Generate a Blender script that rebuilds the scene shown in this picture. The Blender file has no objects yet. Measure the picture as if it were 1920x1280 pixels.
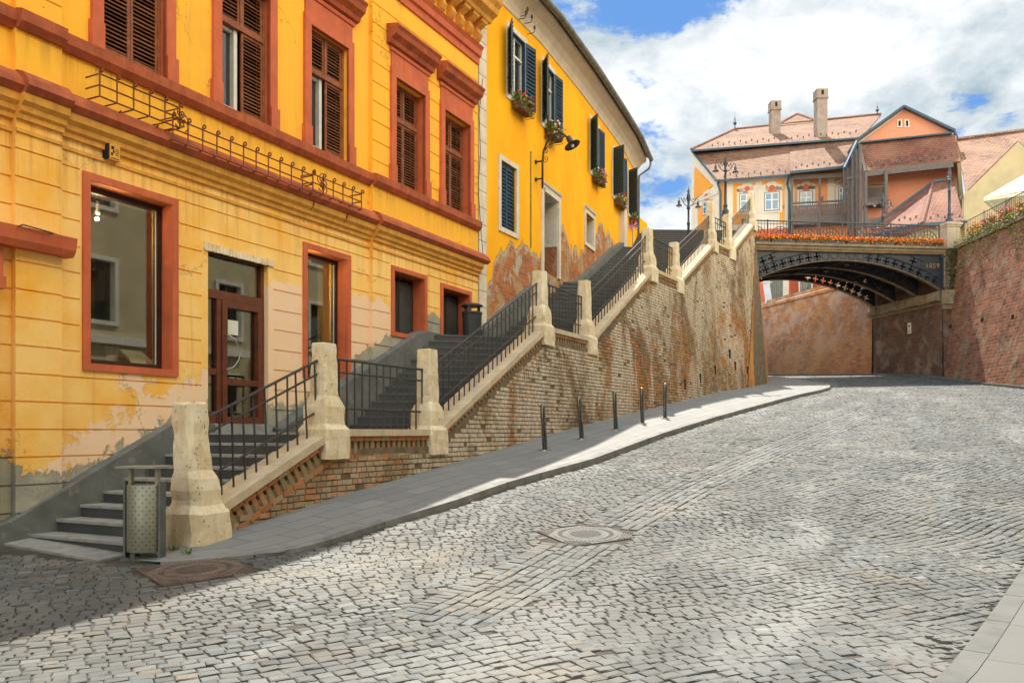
import bpy, math, random
import numpy as np
from mathutils import Vector, Matrix
random.seed(7); rs = np.random.RandomState(5)
R_ = math.radians
# ------------------------------------------------------------------ camera, sky, sun, exposure
FP, CX, HY = 1560.0, 960.0, 810.0          # focal length (px of a 1920 wide picture), centre column, horizon row
SC = bpy.context.scene
cd = bpy.data.cameras.new("camera"); cam = bpy.data.objects.new("camera", cd); SC.collection.objects.link(cam)
cam.location = (0, 0, 0); cam.rotation_euler = (R_(90), 0, 0)
cd.sensor_width = 36; cd.lens = FP/1920*36; cd.shift_y = 170/1920; cd.clip_start = .05; cd.clip_end = 3000
SC.camera = cam
SUN_EL, SUN_AZ = 62.0, 2.0                 # azimuth measured from +Y toward -X (sun ahead, a little left)
SUN_STRENGTH, SKY_STRENGTH, EXPOSURE = 3.9, 0.15, 1.22
sd = bpy.data.lights.new("sun", 'SUN'); sd.energy = SUN_STRENGTH; sd.angle = R_(.53); sd.color = (1, .93, .82)
so = bpy.data.objects.new("sun", sd); SC.collection.objects.link(so)
_e, _a = R_(SUN_EL), R_(SUN_AZ)
sdir = Vector((-math.sin(_a)*math.cos(_e), math.cos(_a)*math.cos(_e), math.sin(_e)))
so.rotation_euler = sdir.to_track_quat('Z', 'Y').to_euler(); so.location = (0, 0, 60)
W = bpy.data.worlds.new("World"); SC.world = W; W.use_nodes = True
SC.view_settings.view_transform = 'Standard'; SC.view_settings.look = 'None'
SC.view_settings.exposure = EXPOSURE; SC.view_settings.gamma = 1
SC.cycles.max_bounces = 8; SC.cycles.diffuse_bounces = 5; SC.cycles.glossy_bounces = 3; SC.cycles.transparent_max_bounces = 12
SC.cycles.caustics_reflective = False; SC.cycles.caustics_refractive = False

# ------------------------------------------------------------------ node helpers
class NT:
    def __init__(s, tree): s.t = tree; s.L = tree.links.new
    def n(s, typ, **kw):
        nd = s.t.nodes.new(typ)
        for k, v in kw.items(): setattr(nd, k, v)
        return nd
    def put(s, sock, v):
        if isinstance(v, bpy.types.NodeSocket): s.L(v, sock)
        elif isinstance(v, (tuple, list)) and len(v) == 3 and sock.type == 'RGBA': sock.default_value = (*v, 1)
        else: sock.default_value = v
    def math(s, op, a, b=None, c=None, clamp=False):
        nd = s.n('ShaderNodeMath', operation=op, use_clamp=clamp)
        for i, v in enumerate((a, b, c)):
            if v is not None: s.put(nd.inputs[i], v)
        return nd.outputs[0]
    def noise(s, vec, scale, detail=4, rough=.55, dist=0, col=False):
        nd = s.n('ShaderNodeTexNoise'); s.L(vec, nd.inputs['Vector'])
        nd.inputs['Scale'].default_value = scale; nd.inputs['Detail'].default_value = detail
        nd.inputs['Roughness'].default_value = rough; nd.inputs['Distortion'].default_value = dist
        return nd.outputs['Color' if col else 'Fac']
    def rng(s, v, a, b, c=0., d=1., smooth=False):
        nd = s.n('ShaderNodeMapRange'); nd.clamp = True
        if smooth: nd.interpolation_type = 'SMOOTHSTEP'
        s.put(nd.inputs[0], v)
        for i, x in enumerate((a, b, c, d)): s.put(nd.inputs[i+1], x)
        return nd.outputs[0]
    def mix(s, f, a, b, mode='MIX'):
        nd = s.n('ShaderNodeMix', data_type='RGBA', blend_type=mode)
        s.put(nd.inputs[0], f); s.put(nd.inputs[6], a); s.put(nd.inputs[7], b)
        return nd.outputs[2]
    def attr(s, name, out='Fac'):
        return s.n('ShaderNodeAttribute', attribute_name=name).outputs[out]
    def scale(s, vec, sc, loc=(0, 0, 0)):
        nd = s.n('ShaderNodeMapping'); s.L(vec, nd.inputs[0]); nd.inputs['Scale'].default_value = sc; nd.inputs['Location'].default_value = loc
        return nd.outputs[0]
    def rot(s, vec, ang, sc):
        nd = s.n('ShaderNodeVectorRotate'); nd.rotation_type = 'Z_AXIS'; s.L(vec, nd.inputs['Vector']); nd.inputs['Angle'].default_value = ang
        return s.scale(nd.outputs[0], sc)
    def pos(s): return s.n('ShaderNodeNewGeometry').outputs['Position']
    def uv(s): return s.n('ShaderNodeTexCoord').outputs['UV']
    def bump(s, h, strength=.5, dist=.02, normal=None):
        nd = s.n('ShaderNodeBump'); s.put(nd.inputs['Height'], h); nd.inputs['Strength'].default_value = strength
        nd.inputs['Distance'].default_value = dist
        if normal: s.L(normal, nd.inputs['Normal'])
        return nd.outputs[0]

def world_nodes():
    q = NT(W.node_tree); W.node_tree.nodes.clear()
    sky = q.n('ShaderNodeTexSky', sky_type='NISHITA'); sky.sun_disc = False
    sky.sun_elevation = R_(SUN_EL); sky.sun_rotation = R_(-SUN_AZ); sky.dust_density = .6; sky.ozone_density = 1.6; sky.air_density = 1.0
    d = q.n('ShaderNodeTexCoord').outputs['Generated']
    sp = q.n('ShaderNodeSeparateXYZ'); q.L(d, sp.inputs[0])
    z = q.math('MAXIMUM', sp.outputs[2], .02)
    zz = q.math('ADD', z, .32)
    cb = q.n('ShaderNodeCombineXYZ'); q.L(q.math('DIVIDE', sp.outputs[0], zz), cb.inputs[0]); q.L(q.math('DIVIDE', sp.outputs[1], zz), cb.inputs[1])
    P = q.scale(cb.outputs[0], (1, 1, 1), (3.1, 1.7, 0))
    n1 = q.noise(P, 1.5, 9, .58, .15)
    n2 = q.noise(P, 5.0, 10, .66, .3)
    dens = q.math('ADD', q.math('MULTIPLY', n1, .72), q.math('MULTIPLY', n2, .28))
    # broad clearing high up ahead and one low on the right
    hi = q.rng(sp.outputs[2], .405, .455, 0, .13, True)
    bx = q.rng(sp.outputs[0], .02, .22, 1, 0, True)
    dens = q.math('SUBTRACT', dens, q.math('MULTIPLY', hi, q.rng(sp.outputs[0], .20, .36, 1, 0, True)))
    dx = q.math('SUBTRACT', sp.outputs[0], .465); dz = q.math('SUBTRACT', sp.outputs[2], .318)
    rr = q.math('ADD', q.math('MULTIPLY', dx, dx), q.math('MULTIPLY', q.math('MULTIPLY', dz, dz), 4))
    dens = q.math('SUBTRACT', dens, q.rng(rr, 0, .012, .17, 0, True))
    dx = q.math('SUBTRACT', sp.outputs[0], .16); dz = q.math('SUBTRACT', sp.outputs[2], .27)
    rr = q.math('ADD', q.math('MULTIPLY', dx, dx), q.math('MULTIPLY', dz, dz))
    dens = q.math('SUBTRACT', dens, q.rng(rr, 0, .008, .06, 0, True))
    dens = q.math('ADD', dens, q.rng(sp.outputs[0], .25, .40, 0, .07, True)); dens = q.math('ADD', dens, .028); cov = q.rng(dens, .41, .45, 0, 1, True)
    shade = q.rng(q.math('ADD', q.math('MULTIPLY', q.noise(q.scale(P, (1, 1, 1), (.05, -.06, 0)), 2.6, 10, .62, .1), .75), q.math('MULTIPLY', q.noise(P, 9, 8, .6), .25)), .40, .60, 0, 1)
    ccol = q.mix(shade, CLOUD_DARK, CLOUD_LIGHT)
    blue = q.mix(.85, sky.outputs[0], (.10, .62, 1.75))
    out = q.mix(cov, blue, ccol)
    # unseen sky behind and above the viewer: brightness and warmth added as facade fill
    back = q.rng(sp.outputs[1], .45, -.35, 1.0, BACK_FILL, True)
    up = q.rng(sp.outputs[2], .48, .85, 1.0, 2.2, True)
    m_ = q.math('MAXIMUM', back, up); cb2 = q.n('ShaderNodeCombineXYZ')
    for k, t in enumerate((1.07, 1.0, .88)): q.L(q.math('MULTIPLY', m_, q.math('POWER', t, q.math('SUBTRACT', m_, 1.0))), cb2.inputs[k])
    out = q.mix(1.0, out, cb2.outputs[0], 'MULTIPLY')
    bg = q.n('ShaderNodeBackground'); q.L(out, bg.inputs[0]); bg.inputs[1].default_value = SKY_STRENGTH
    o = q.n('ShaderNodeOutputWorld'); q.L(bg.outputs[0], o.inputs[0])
CLOUD_DARK = (1.08, 1.46, 1.70); CLOUD_LIGHT = (3.4, 3.42, 3.42); BACK_FILL = 4.1
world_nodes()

# ------------------------------------------------------------------ materials
def newmat(name):
    m = bpy.data.materials.new(name); m.use_nodes = True; q = NT(m.node_tree)
    b = m.node_tree.nodes['Principled BSDF']
    return m, q, b
def simple(name, c, rough=.7, metal=0, c2=None, sc=4, bump=0, bsc=60, spec=.4, dirt=None, grime=0):
    """two-tone procedural material: large mottling c..c2, optional fine bump and dirt colour patches"""
    m, q, b = newmat(name); p = q.pos()
    c2 = c2 or tuple(x*.8 for x in c)
    col = q.mix(q.rng(q.noise(p, sc, 6, .6), .35, .65), c, c2)
    if dirt: col = q.mix(q.rng(q.noise(p, sc*2.3, 8, .65, .3), .58, .70), col, dirt)
    if grime: col = q.mix(q.rng(q.noise(q.scale(p, (6, 6, .8)), 1.2, 6, .6), .45, .8, 0, grime), col, tuple(x*.35 for x in c))
    q.put(b.inputs['Base Color'], col); b.inputs['Roughness'].default_value = rough; b.inputs['Metallic'].default_value = metal
    b.inputs['Specular IOR Level'].default_value = spec
    if bump: q.L(q.bump(q.noise(p, bsc, 5, .6), bump, .01), b.inputs['Normal'])
    return m
M = {}
M['black_iron'] = simple('black_iron', (.022, .020, .019), .42, 0, (.042, .034, .028), 12, .25, 90, .5)
M['blue_iron'] = simple('blue_black_iron', (.022, .03, .048), .45, 0, (.04, .045, .06), 5, .2, 60, .5, dirt=(.09, .08, .065))
M['rust_iron'] = simple('rust_red_iron', (.27, .055, .018), .6, 0, (.12, .03, .015), 20, .3, 120)
M['travertine'] = None
def travertine():
    m, q, b = newmat('travertine'); p = q.pos()
    col = q.mix(q.rng(q.noise(q.scale(p, (2, 2, 1.1)), 3, 8, .68, .5), .42, .70), (.78, .67, .47), (.60, .43, .22))
    col = q.mix(q.rng(q.noise(p, 2.2, 8, .6), .52, .66), col, (.84, .74, .56))
    col = q.mix(q.rng(q.noise(p, 9, 8, .7), .60, .72, 0, .7), col, (.30, .25, .16))
    v = q.n('ShaderNodeTexVoronoi'); q.L(q.scale(p, (1, 1, .6)), v.inputs[0]); v.inputs['Scale'].default_value = 24
    pit = q.math('MULTIPLY', q.rng(v.outputs['Distance'], .10, .26, 1, 0), q.rng(q.noise(p, 7, 4), .5, .6))
    col = q.mix(q.rng(q.noise(q.scale(p, (4, 4, 1.6)), 3, 9, .75, .6), .60, .66, 0, .6), col, (.42, .27, .11))
    col = q.mix(q.math('MULTIPLY', pit, .9), col, (.10, .07, .04))
    q.put(b.inputs['Base Color'], col); b.inputs['Roughness'].default_value = .85
    h = q.math('SUBTRACT', q.math('MULTIPLY', q.noise(p, 25, 8, .7), .5), pit)
    q.L(q.bump(h, .7, .02), b.inputs['Normal']); return m
M['travertine'] = travertine()
M['coping'] = simple('coping_limestone', (.64, .51, .34), .85, 0, (.50, .41, .29), 3, .5, 40, dirt=(.62, .58, .5), grime=.3)
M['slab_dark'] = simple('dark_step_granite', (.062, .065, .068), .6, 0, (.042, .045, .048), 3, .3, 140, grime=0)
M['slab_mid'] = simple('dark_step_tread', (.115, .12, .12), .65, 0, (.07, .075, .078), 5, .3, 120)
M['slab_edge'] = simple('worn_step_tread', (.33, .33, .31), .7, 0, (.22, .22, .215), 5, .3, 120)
M['plinth'] = simple('grey_cement_plinth', (.155, .16, .155), .85, 0, (.10, .105, .10), 2.2, .4, 60, dirt=(.24, .23, .2))
M['red'] = simple('brick_red_paint', (.62, .145, .058), .75, 0, (.50, .11, .045), 2.5, .25, 60, dirt=(.56, .17, .09), grime=.35)
M['red_worn'] = simple('worn_red_ledge', (.52, .125, .045), .8, 0, (.32, .075, .03), 3.5, .4, 50, dirt=(.22, .12, .07), grime=.5)
M['soffit'] = simple('orange_soffit', (.52, .15, .035), .8, 0, (.42, .12, .03), 3, .2, 60)
M['yellow_mould'] = simple('ochre_moulding', (.78, .40, .075), .8, 0, (.64, .30, .05), 3, .3, 50, dirt=(.5, .24, .05), grime=.4)
M['wood_brown'] = simple('weathered_brown_wood', (.32, .10, .034), .6, 0, (.18, .055, .024), 9, .5, 60, dirt=(.26, .15, .10))
M['wood_slat'] = simple('shutter_slats', (.28, .11, .05), .6, 0, (.16, .06, .028), 10, .4, 60, dirt=(.30, .20, .14))
M['door_brown'] = simple('varnished_door_wood', (.17, .045, .018), .35, 0, (.10, .028, .014), 6, .1, 60, .5)
M['frame_dark'] = simple('dark_bronze_frame', (.045, .016, .012), .35, 0, (.03, .012, .01), 6)
M['blue_shutter'] = simple('navy_shutter', (.025, .065, .125), .42, 0, (.016, .045, .08), 6, .2, 80)
M['blue_dark'] = simple('navy_shutter_slats', (.022, .058, .105), .42, 0, (.035, .075, .11), 6)
M['white_trim'] = simple('white_lime_trim', (.74, .68, .58), .85, 0, (.62, .55, .44), 3, .3, 60, dirt=(.5, .44, .34), grime=.25)
M['beige_cove'] = simple('beige_cove', (.66, .56, .42), .85, 0, (.56, .48, .37), 2, .2, 40, dirt=(.5, .42, .3))
M['white_frame'] = simple('white_window_frame', (.72, .72, .68), .5, 0, (.6, .6, .56), 8)
M['zinc'] = simple('weathered_zinc', (.26, .26, .23), .55, .4, (.13, .13, .11), 4, .2, 60)
M['bollard_steel'] = simple('dull_bollard_steel', (.22, .22, .20), .36, .9, (.15, .15, .14), 12, .1, 200)
M['steel'] = simple('brushed_steel', (.50, .50, .47), .32, 1, (.40, .40, .38), 12, .1, 200)
M['bin_grey'] = simple('khaki_bin_metal', (.31, .31, .25), .5, .35, (.26, .26, .20), 6, .05, 200)
M['bin_dark'] = simple('bin_hole_dark', (.015, .015, .013), .8)
M['grey_metal'] = simple('grey_painted_metal', (.14, .15, .15), .45, .3, (.10, .11, .11), 6)
M['shutter_grey'] = simple('slate_metal_shutter', (.07, .085, .088), .35, .2, (.05, .062, .065), 4)
M['black_plastic'] = simple('black_bin_plastic', (.03, .033, .038), .5, 0, (.045, .048, .052), 6)
M['bridge_stone'] = simple('bridge_sandstone', (.33, .255, .16), .9, 0, (.20, .155, .10), 2.5, .6, 30, dirt=(.42, .36, .24), grime=.5)
M['pedestal'] = simple('pale_pedestal_stone', (.50, .42, .32), .85, 0, (.40, .33, .25), 3, .3, 40, grime=.3)
M['cast_iron'] = simple('manhole_cast_iron', (.20, .145, .12), .55, .3, (.13, .095, .08), 8, .5, 120)
M['cast_frame'] = simple('worn_manhole_frame', (.145, .13, .115), .75, 0, (.10, .09, .08), 8, .5, 120)
M['cast_steel'] = simple('worn_manhole_steel', (.165, .162, .155), .85, 0, (.14, .138, .13), 8, .5, 120)
M['paper'] = simple('paper_notice', (.72, .74, .66), .8, 0, (.66, .68, .6), 6)
M['cream'] = simple('cream_render', (.50, .41, .25), .85, 0, (.40, .33, .21), 1.2, .2, 20, dirt=(.42, .36, .25))
M['h_white'] = simple('white_render', (.66, .60, .53), .85, 0, (.58, .53, .47), 1.2, .15, 20)
M['h_orange'] = simple('orange_panel', (.78, .31, .035), .85, 0, (.66, .28, .06), 1.5, .15, 20)
M['h_salmon'] = simple('salmon_render', (.76, .33, .13), .85, 0, (.68, .27, .14), .8, .15, 20)
M['h_pink'] = simple('pink_render', (.70, .30, .20), .85, 0, (.66, .27, .17), .8, .15, 20)
M['h_red'] = simple('red_render', (.58, .13, .06), .85, 0, (.5, .11, .05), .8, .15, 20)
M['timber'] = simple('grey_brown_timber', (.15, .125, .12), .75, 0, (.10, .085, .083), 6, .3, 30)
M['chimney'] = simple('chimney_render', (.36, .30, .26), .9, 0, (.27, .22, .19), 2, .3, 20, dirt=(.22, .18, .14))
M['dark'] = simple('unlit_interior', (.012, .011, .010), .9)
M['interior'] = simple('shop_interior_wall', (.62, .46, .17), .9, 0, (.34, .26, .11), 1)
M['canvas'] = simple('cream_canvas', (.74, .70, .52), .9, 0, (.66, .62, .44), 2)
M['white_cloth'] = simple('pale_cloth', (.68, .68, .76), .9, 0, (.60, .60, .70), 2)
M['gold'] = simple('gilt_numerals', (.62, .42, .12), .4, .6, (.5, .34, .1), 20)
M['pinkflower'] = simple('pink_cloth_flower', (.62, .25, .22), .9, 0, (.48, .16, .14), 14)
M['greencloth'] = simple('pale_green_cloth', (.42, .44, .24), .9, 0, (.36, .38, .22), 6)
M['leaf'] = simple('leaf_green', (.13, .24, .035), .55, 0, (.06, .14, .02), 9)
M['leafy'] = simple('leaf_yellow_green', (.36, .36, .05), .6, 0, (.20, .26, .04), 9)
M['ivy'] = simple('ivy_leaf', (.17, .16, .06), .7, 0, (.09, .095, .035), 6, dirt=(.24, .21, .08))
M['moss'] = simple('moss', (.05, .075, .02), .9, 0, (.09, .10, .03), 9)
for nm, c in dict(fl_red=(.80, .035, .02), fl_orange=(.95, .20, .025), fl_yellow=(.90, .58, .04), fl_pink=(.72, .12, .24), fl_white=(.75, .70, .65)).items():
    M[nm] = simple('petal_'+nm[3:], c, .6, 0, tuple(x*.8 for x in c), 20)
M['terracotta'] = simple('terracotta_planter', (.22, .085, .04), .8, 0, (.15, .06, .03), 10, .3)
M['blueflag'] = simple('blue_plastic', (.03, .12, .42), .5)

def glassmat(name, tint=(.02, .024, .026), rough=.03, alpha=1.0):
    m, q, b = newmat(name); p = q.pos()
    b.inputs['Base Color'].default_value = (*tint, 1); b.inputs['Roughness'].default_value = rough
    b.inputs['Specular IOR Level'].default_value = .9; b.inputs['IOR'].default_value = 1.6
    q.L(q.bump(q.noise(p, 1.1, 2), .08, .05), b.inputs['Normal'])
    if alpha < 1:
        tr = q.n('ShaderNodeBsdfTransparent'); tr.inputs[0].default_value = (.80, .84, .80, 1)
        mx = q.n('ShaderNodeMixShader'); gl = q.n('ShaderNodeBsdfGlossy'); gl.inputs['Roughness'].default_value = .015; gl.inputs[0].default_value = (.95, .95, .9, 1)
        lw = q.n('ShaderNodeFresnel'); lw.inputs[0].default_value = 1.7; q.put(mx.inputs[0], q.math('ADD', q.math('MULTIPLY', lw.outputs[0], .8), alpha, clamp=True))
        q.L(tr.outputs[0], mx.inputs[1]); q.L(gl.outputs[0], mx.inputs[2])
        q.L(mx.outputs[0], m.node_tree.nodes['Material Output'].inputs[0])
    return m
M['glass'] = glassmat('dark_window_glass')
M['shop_glass'] = glassmat('shop_glass', (.01, .012, .01), .02, .07)
M['sky_glass'] = glassmat('blue_sky_glass', (.05, .16, .34), .05)
def emis(name, c, s):
    m, q, b = newmat(name); b.inputs['Emission Color'].default_value = (*c, 1); b.inputs['Emission Strength'].default_value = s
    return m
M['bulb'] = emis('lit_bulb', (1, .62, .25), 6)

def plaster_A():
    """ochre facade: bright upper coat, repair patches in pale pink where 'peach' is high, bare cement where 'cement' is high"""
    m, q, b = newmat('ochre_plaster'); p = q.pos()
    sp = q.n('ShaderNodeSeparateXYZ'); q.L(p, sp.inputs[0])
    base = q.mix(q.rng(sp.outputs[2], 3.9, 4.2), (.95, .62, .21), (.95, .50, .048))
    base = q.mix(q.rng(q.noise(p, 1.1, 6, .6), .42, .68), base, (.92, .46, .06))
    base = q.mix(q.rng(q.noise(q.scale(p, (1, 1, .25)), 2.4, 7, .6), .55, .8, 0, .5), base, (.72, .35, .06))
    base = q.mix(q.rng(q.noise(q.scale(p, (5, 5, .25)), 1.5, 6, .6, .2), .60, .74, 0, .35), base, (.58, .30, .09))
    base = q.mix(q.rng(q.noise(p, 5, 8, .7), .60, .74, 0, .35), base, (.93, .60, .26))
    zc_ = sp.outputs[2]; st = q.rng(q.noise(q.scale(p, (6, 6, .22)), 1.6, 7, .65, .1), .48, .66)
    band = q.math('MAXIMUM', q.math('MULTIPLY', q.rng(zc_, 4.55, 5.02), q.rng(zc_, 5.03, 5.05, 1, 0)), q.math('MULTIPLY', q.rng(zc_, 2.9, 3.75), q.rng(zc_, 3.9, 3.95, 1, 0)))
    base = q.mix(q.math('MULTIPLY', q.math('MULTIPLY', st, band), .55), base, (.45, .22, .06))
    n = q.noise(p, 2.6, 10, .68, .5); n3 = q.noise(p, .9, 5, .55, .2)
    pe = q.math('ADD', q.attr('peach'), q.math('MULTIPLY', q.math('SUBTRACT', n, .5), 3.2))
    base = q.mix(q.rng(pe, -.02, .05), base, q.mix(q.rng(q.noise(p, 4, 6), .35, .65), (.90, .62, .38), (.88, .64, .46)))
    ce = q.math('ADD', q.attr('cement'), q.math('MULTIPLY', q.math('SUBTRACT', q.noise(q.scale(p, (1, 1, 1), (5, 3, 2)), 3.2, 10, .72, .6), .5), 2.6))
    base = q.mix(q.rng(ce, -.05, .08), base, q.mix(q.rng(q.noise(p, 3, 7, .6), .35, .65), (.44, .41, .32), (.30, .29, .24)))
    vc = q.n('ShaderNodeTexVoronoi', feature='DISTANCE_TO_EDGE'); wv = q.n('ShaderNodeVectorMath', operation='ADD'); q.L(p, wv.inputs[0])
    wn = q.n('ShaderNodeVectorMath', operation='SCALE'); q.L(q.noise(p, 2.2, 6, .7, col=True), wn.inputs[0]); wn.inputs['Scale'].default_value = .9
    q.L(wn.outputs[0], wv.inputs[1]); q.L(wv.outputs[0], vc.inputs[0]); vc.inputs['Scale'].default_value = .55
    crack = q.math('MULTIPLY', q.rng(vc.outputs['Distance'], .002, .007, 1, 0), q.rng(q.noise(p, .6, 3), .50, .56))
    base = q.mix(q.math('MULTIPLY', crack, .6), base, (.22, .11, .03))
    base = q.mix(q.rng(q.noise(p, 11, 8, .75), .60, .70, 0, .22), base, (.60, .36, .12))
    v = q.n('ShaderNodeTexVoronoi'); q.L(p, v.inputs[0]); v.inputs['Scale'].default_value = 5
    spot = q.rng(v.outputs['Distance'], .035, .055, 1, 0)
    base = q.mix(q.math('MULTIPLY', spot, q.rng(q.noise(p, .8, 2), .52, .56)), base, (.16, .10, .05))
    q.put(b.inputs['Base Color'], base); b.inputs['Roughness'].default_value = .85; b.inputs['Specular IOR Level'].default_value = .2
    h = q.math('ADD', q.math('MULTIPLY', q.noise(p, 45, 5, .6), .25), q.math('ADD', q.math('MULTIPLY', q.rng(pe, -.05, .06), .25), q.math('MULTIPLY', q.rng(ce, -.05, .08), -.5)))
    q.L(q.bump(q.math('ADD', h, q.math('MULTIPLY', n3, .8)), .7, .03), b.inputs['Normal'])
    return m
M['A'] = plaster_A()

def bricktex(q, vec, bw, bh, mortar, c1, c2, cm):
    nd = q.n('ShaderNodeTexBrick'); q.L(vec, nd.inputs['Vector']); nd.offset = .5
    for k, v in (('Color1', c1), ('Color2', c2), ('Mortar', cm)): nd.inputs[k].default_value = (*v, 1)
    nd.inputs['Scale'].default_value = 1; nd.inputs['Mortar Size'].default_value = mortar; nd.inputs['Mortar Smooth'].default_value = .2
    nd.inputs['Bias'].default_value = 0; nd.inputs['Brick Width'].default_value = bw; nd.inputs['Row Height'].default_value = bh
    return nd
def plaster_B():
    m, q, b = newmat('golden_plaster'); p = q.pos(); uv = q.uv()
    base = q.mix(q.rng(q.noise(q.scale(p, (1, 1, .4)), 1.0, 7, .6), .35, .68), (.95, .49, .012), (.90, .38, .010))
    base = q.mix(q.rng(q.noise(q.scale(p, (2, 2, .5)), 2.2, 7, .6), .58, .8, 0, .6), base, (.90, .55, .07))
    wuv = q.n('ShaderNodeVectorMath', operation='ADD'); q.L(uv, wuv.inputs[0])
    ns = q.n('ShaderNodeVectorMath', operation='SCALE'); q.L(q.noise(p, 3, 3, col=True), ns.inputs[0]); ns.inputs['Scale'].default_value = .06
    q.L(ns.outputs[0], wuv.inputs[1])
    bt = bricktex(q, wuv.outputs[0], .27, .085, .012, (.56, .17, .05), (.34, .10, .035), (.30, .21, .13))
    n = q.noise(q.scale(p, (1, 1, .45)), 1.7, 9, .62, .5)
    f = q.math('ADD', q.attr('bare'), q.math('MULTIPLY', q.math('SUBTRACT', n, .5), 2.6))
    under = q.mix(q.rng(q.noise(p, 1.3, 8, .6, .4), .50, .57), bt.outputs['Color'], q.mix(q.rng(q.noise(p, 4, 6), .35, .65), (.50, .30, .15), (.40, .26, .15)))
    under = q.mix(q.rng(q.noise(p, 2.1, 8, .6, .6), .56, .62), under, (.44, .40, .33))
    rim = q.rng(q.math('ABSOLUTE', q.math('SUBTRACT', f, .10)), .05, .16, 1, 0)
    mask = q.rng(f, -.03, .03)
    base = q.mix(mask, base, q.mix(q.math('MULTIPLY', rim, .8), under, (.50, .45, .36)))
    q.put(b.inputs['Base Color'], base); b.inputs['Roughness'].default_value = .87; b.inputs['Specular IOR Level'].default_value = .2
    h = q.math('ADD', q.math('MULTIPLY', q.noise(p, 35, 5, .6), .15), q.math('MULTIPLY', mask, q.math('SUBTRACT', q.math('MULTIPLY', bt.outputs['Fac'], -.5), 1.0)))
    q.L(q.bump(h, .8, .03), b.inputs['Normal'])
    return m
M['B'] = plaster_B()

def wallbrick(name, c1, c2, cm, pale, pale_amt, dark, zr=None, mo=.45, bw=.30, bh=.105, pscale=.35, ochre=None, plo=.5, rough=.9):
    """weathered brickwork on UV metres: pale lime bloom and dark soot in big patches"""
    m, q, b = newmat(name); p = q.pos(); uv = q.uv()
    ns = q.n('ShaderNodeVectorMath', operation='SCALE'); q.L(q.noise(p, 1.6, 3, col=True), ns.inputs[0]); ns.inputs['Scale'].default_value = .03
    wuv = q.n('ShaderNodeVectorMath', operation='ADD'); q.L(uv, wuv.inputs[0]); q.L(ns.outputs[0], wuv.inputs[1])
    bt = bricktex(q, wuv.outputs[0], bw, bh, .018, c1, c2, tuple(x*mo for x in cm))
    col = q.mix(q.rng(q.noise(p, 7, 6, .7), .3, .7, 0, .5), bt.outputs['Color'], tuple(x*.6 for x in c1))
    if ochre: col = q.mix(q.rng(q.noise(q.scale(p, (1, 1, 1), (9, 2, 4)), pscale*1.3, 7, .6, .3), .45, .62, 0, .75), col, ochre)
    pf = q.rng(q.noise(p, pscale*2.6, 10, .72, .2), plo, plo+.10, 0, pale_amt)
    if zr: spz = q.n('ShaderNodeSeparateXYZ'); q.L(p, spz.inputs[0]); pf = q.math('MULTIPLY', pf, q.rng(spz.outputs[2], zr[0], zr[1], .12, 1))
    col = q.mix(pf, col, pale)
    col = q.mix(q.rng(q.noise(q.scale(p, (1, 1, .9), (3, 7, 1)), pscale*2.0, 9, .70, .3), .50, .64, 0, .5), col, dark)
    
    q.put(b.inputs['Base Color'], col); b.inputs['Roughness'].default_value = rough; b.inputs['Specular IOR Level'].default_value = .2
    h = q.math('SUBTRACT', q.math('MULTIPLY', q.noise(p, 18, 6, .7), .8), q.math('MULTIPLY', bt.outputs['Fac'], .9))
    q.L(q.bump(h, .45, .02), b.inputs['Normal']); return m
M['back_brick'] = wallbrick('back_brickwork', (.70, .29, .11), (.36, .13, .06), (.40, .33, .26), (.60, .48, .40), .45, (.30, .15, .08), zr=(4.6, 6.6), ochre=(.58, .28, .11), plo=.46, bw=.42, bh=.15)
M['right_brick'] = wallbrick('mossy_brickwork', (.44, .165, .085), (.17, .065, .04), (.30, .24, .18), (.34, .28, .18), .55, (.08, .05, .04), plo=.50, pscale=.55, bw=.38, bh=.15, mo=.9)
M['abut_brick'] = wallbrick('sooty_brickwork', (.23, .115, .075), (.14, .07, .05), (.22, .18, .14), (.30, .25, .19), .55, (.045, .035, .03), plo=.5, pscale=.5)
M['end_brick'] = wallbrick('orange_brickwork', (.66, .27, .075), (.46, .17, .05), (.40, .30, .18), (.55, .46, .32), .3, (.36, .15, .05), plo=.6, ochre=(.60, .27, .07))

def tiles(name, c1, c2, pale, bw=.24, bh=.22):
    m, q, b = newmat(name); p = q.pos(); uv = q.uv()
    bt = bricktex(q, uv, bw, bh, .02, c1, c2, tuple(x*.35 for x in c1))
    bt.inputs['Mortar Smooth'].default_value = .6
    col = q.mix(q.rng(q.noise(p, .5, 7, .6), .4, .65, 0, .7), bt.outputs['Color'], pale)
    col = q.mix(q.rng(q.noise(p, 2.5, 7, .7), .58, .75, 0, .6), col, tuple(x*.5 for x in c2))
    q.put(b.inputs['Base Color'], col); b.inputs['Roughness'].default_value = .85
    sp = q.n('ShaderNodeSeparateXYZ'); q.L(uv, sp.inputs[0])
    fr = q.math('FRACT', q.math('DIVIDE', sp.outputs[1], bh))
    h = q.math('SUBTRACT', q.math('SUBTRACT', 1, fr), q.math('MULTIPLY', bt.outputs['Fac'], .7))
    q.L(q.bump(h, 1.0, .05), b.inputs['Normal']); return m
M['tile_pale'] = tiles('pale_clay_tiles', (.22, .10, .055), (.11, .05, .032), (.26, .145, .085))
M['tile_red'] = tiles('red_clay_tiles', (.23, .075, .045), (.11, .038, .028), (.28, .13, .08))
M['tile_mix'] = tiles('mixed_clay_tiles', (.25, .115, .062), (.12, .055, .038), (.29, .165, .10), .26, .26)

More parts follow.
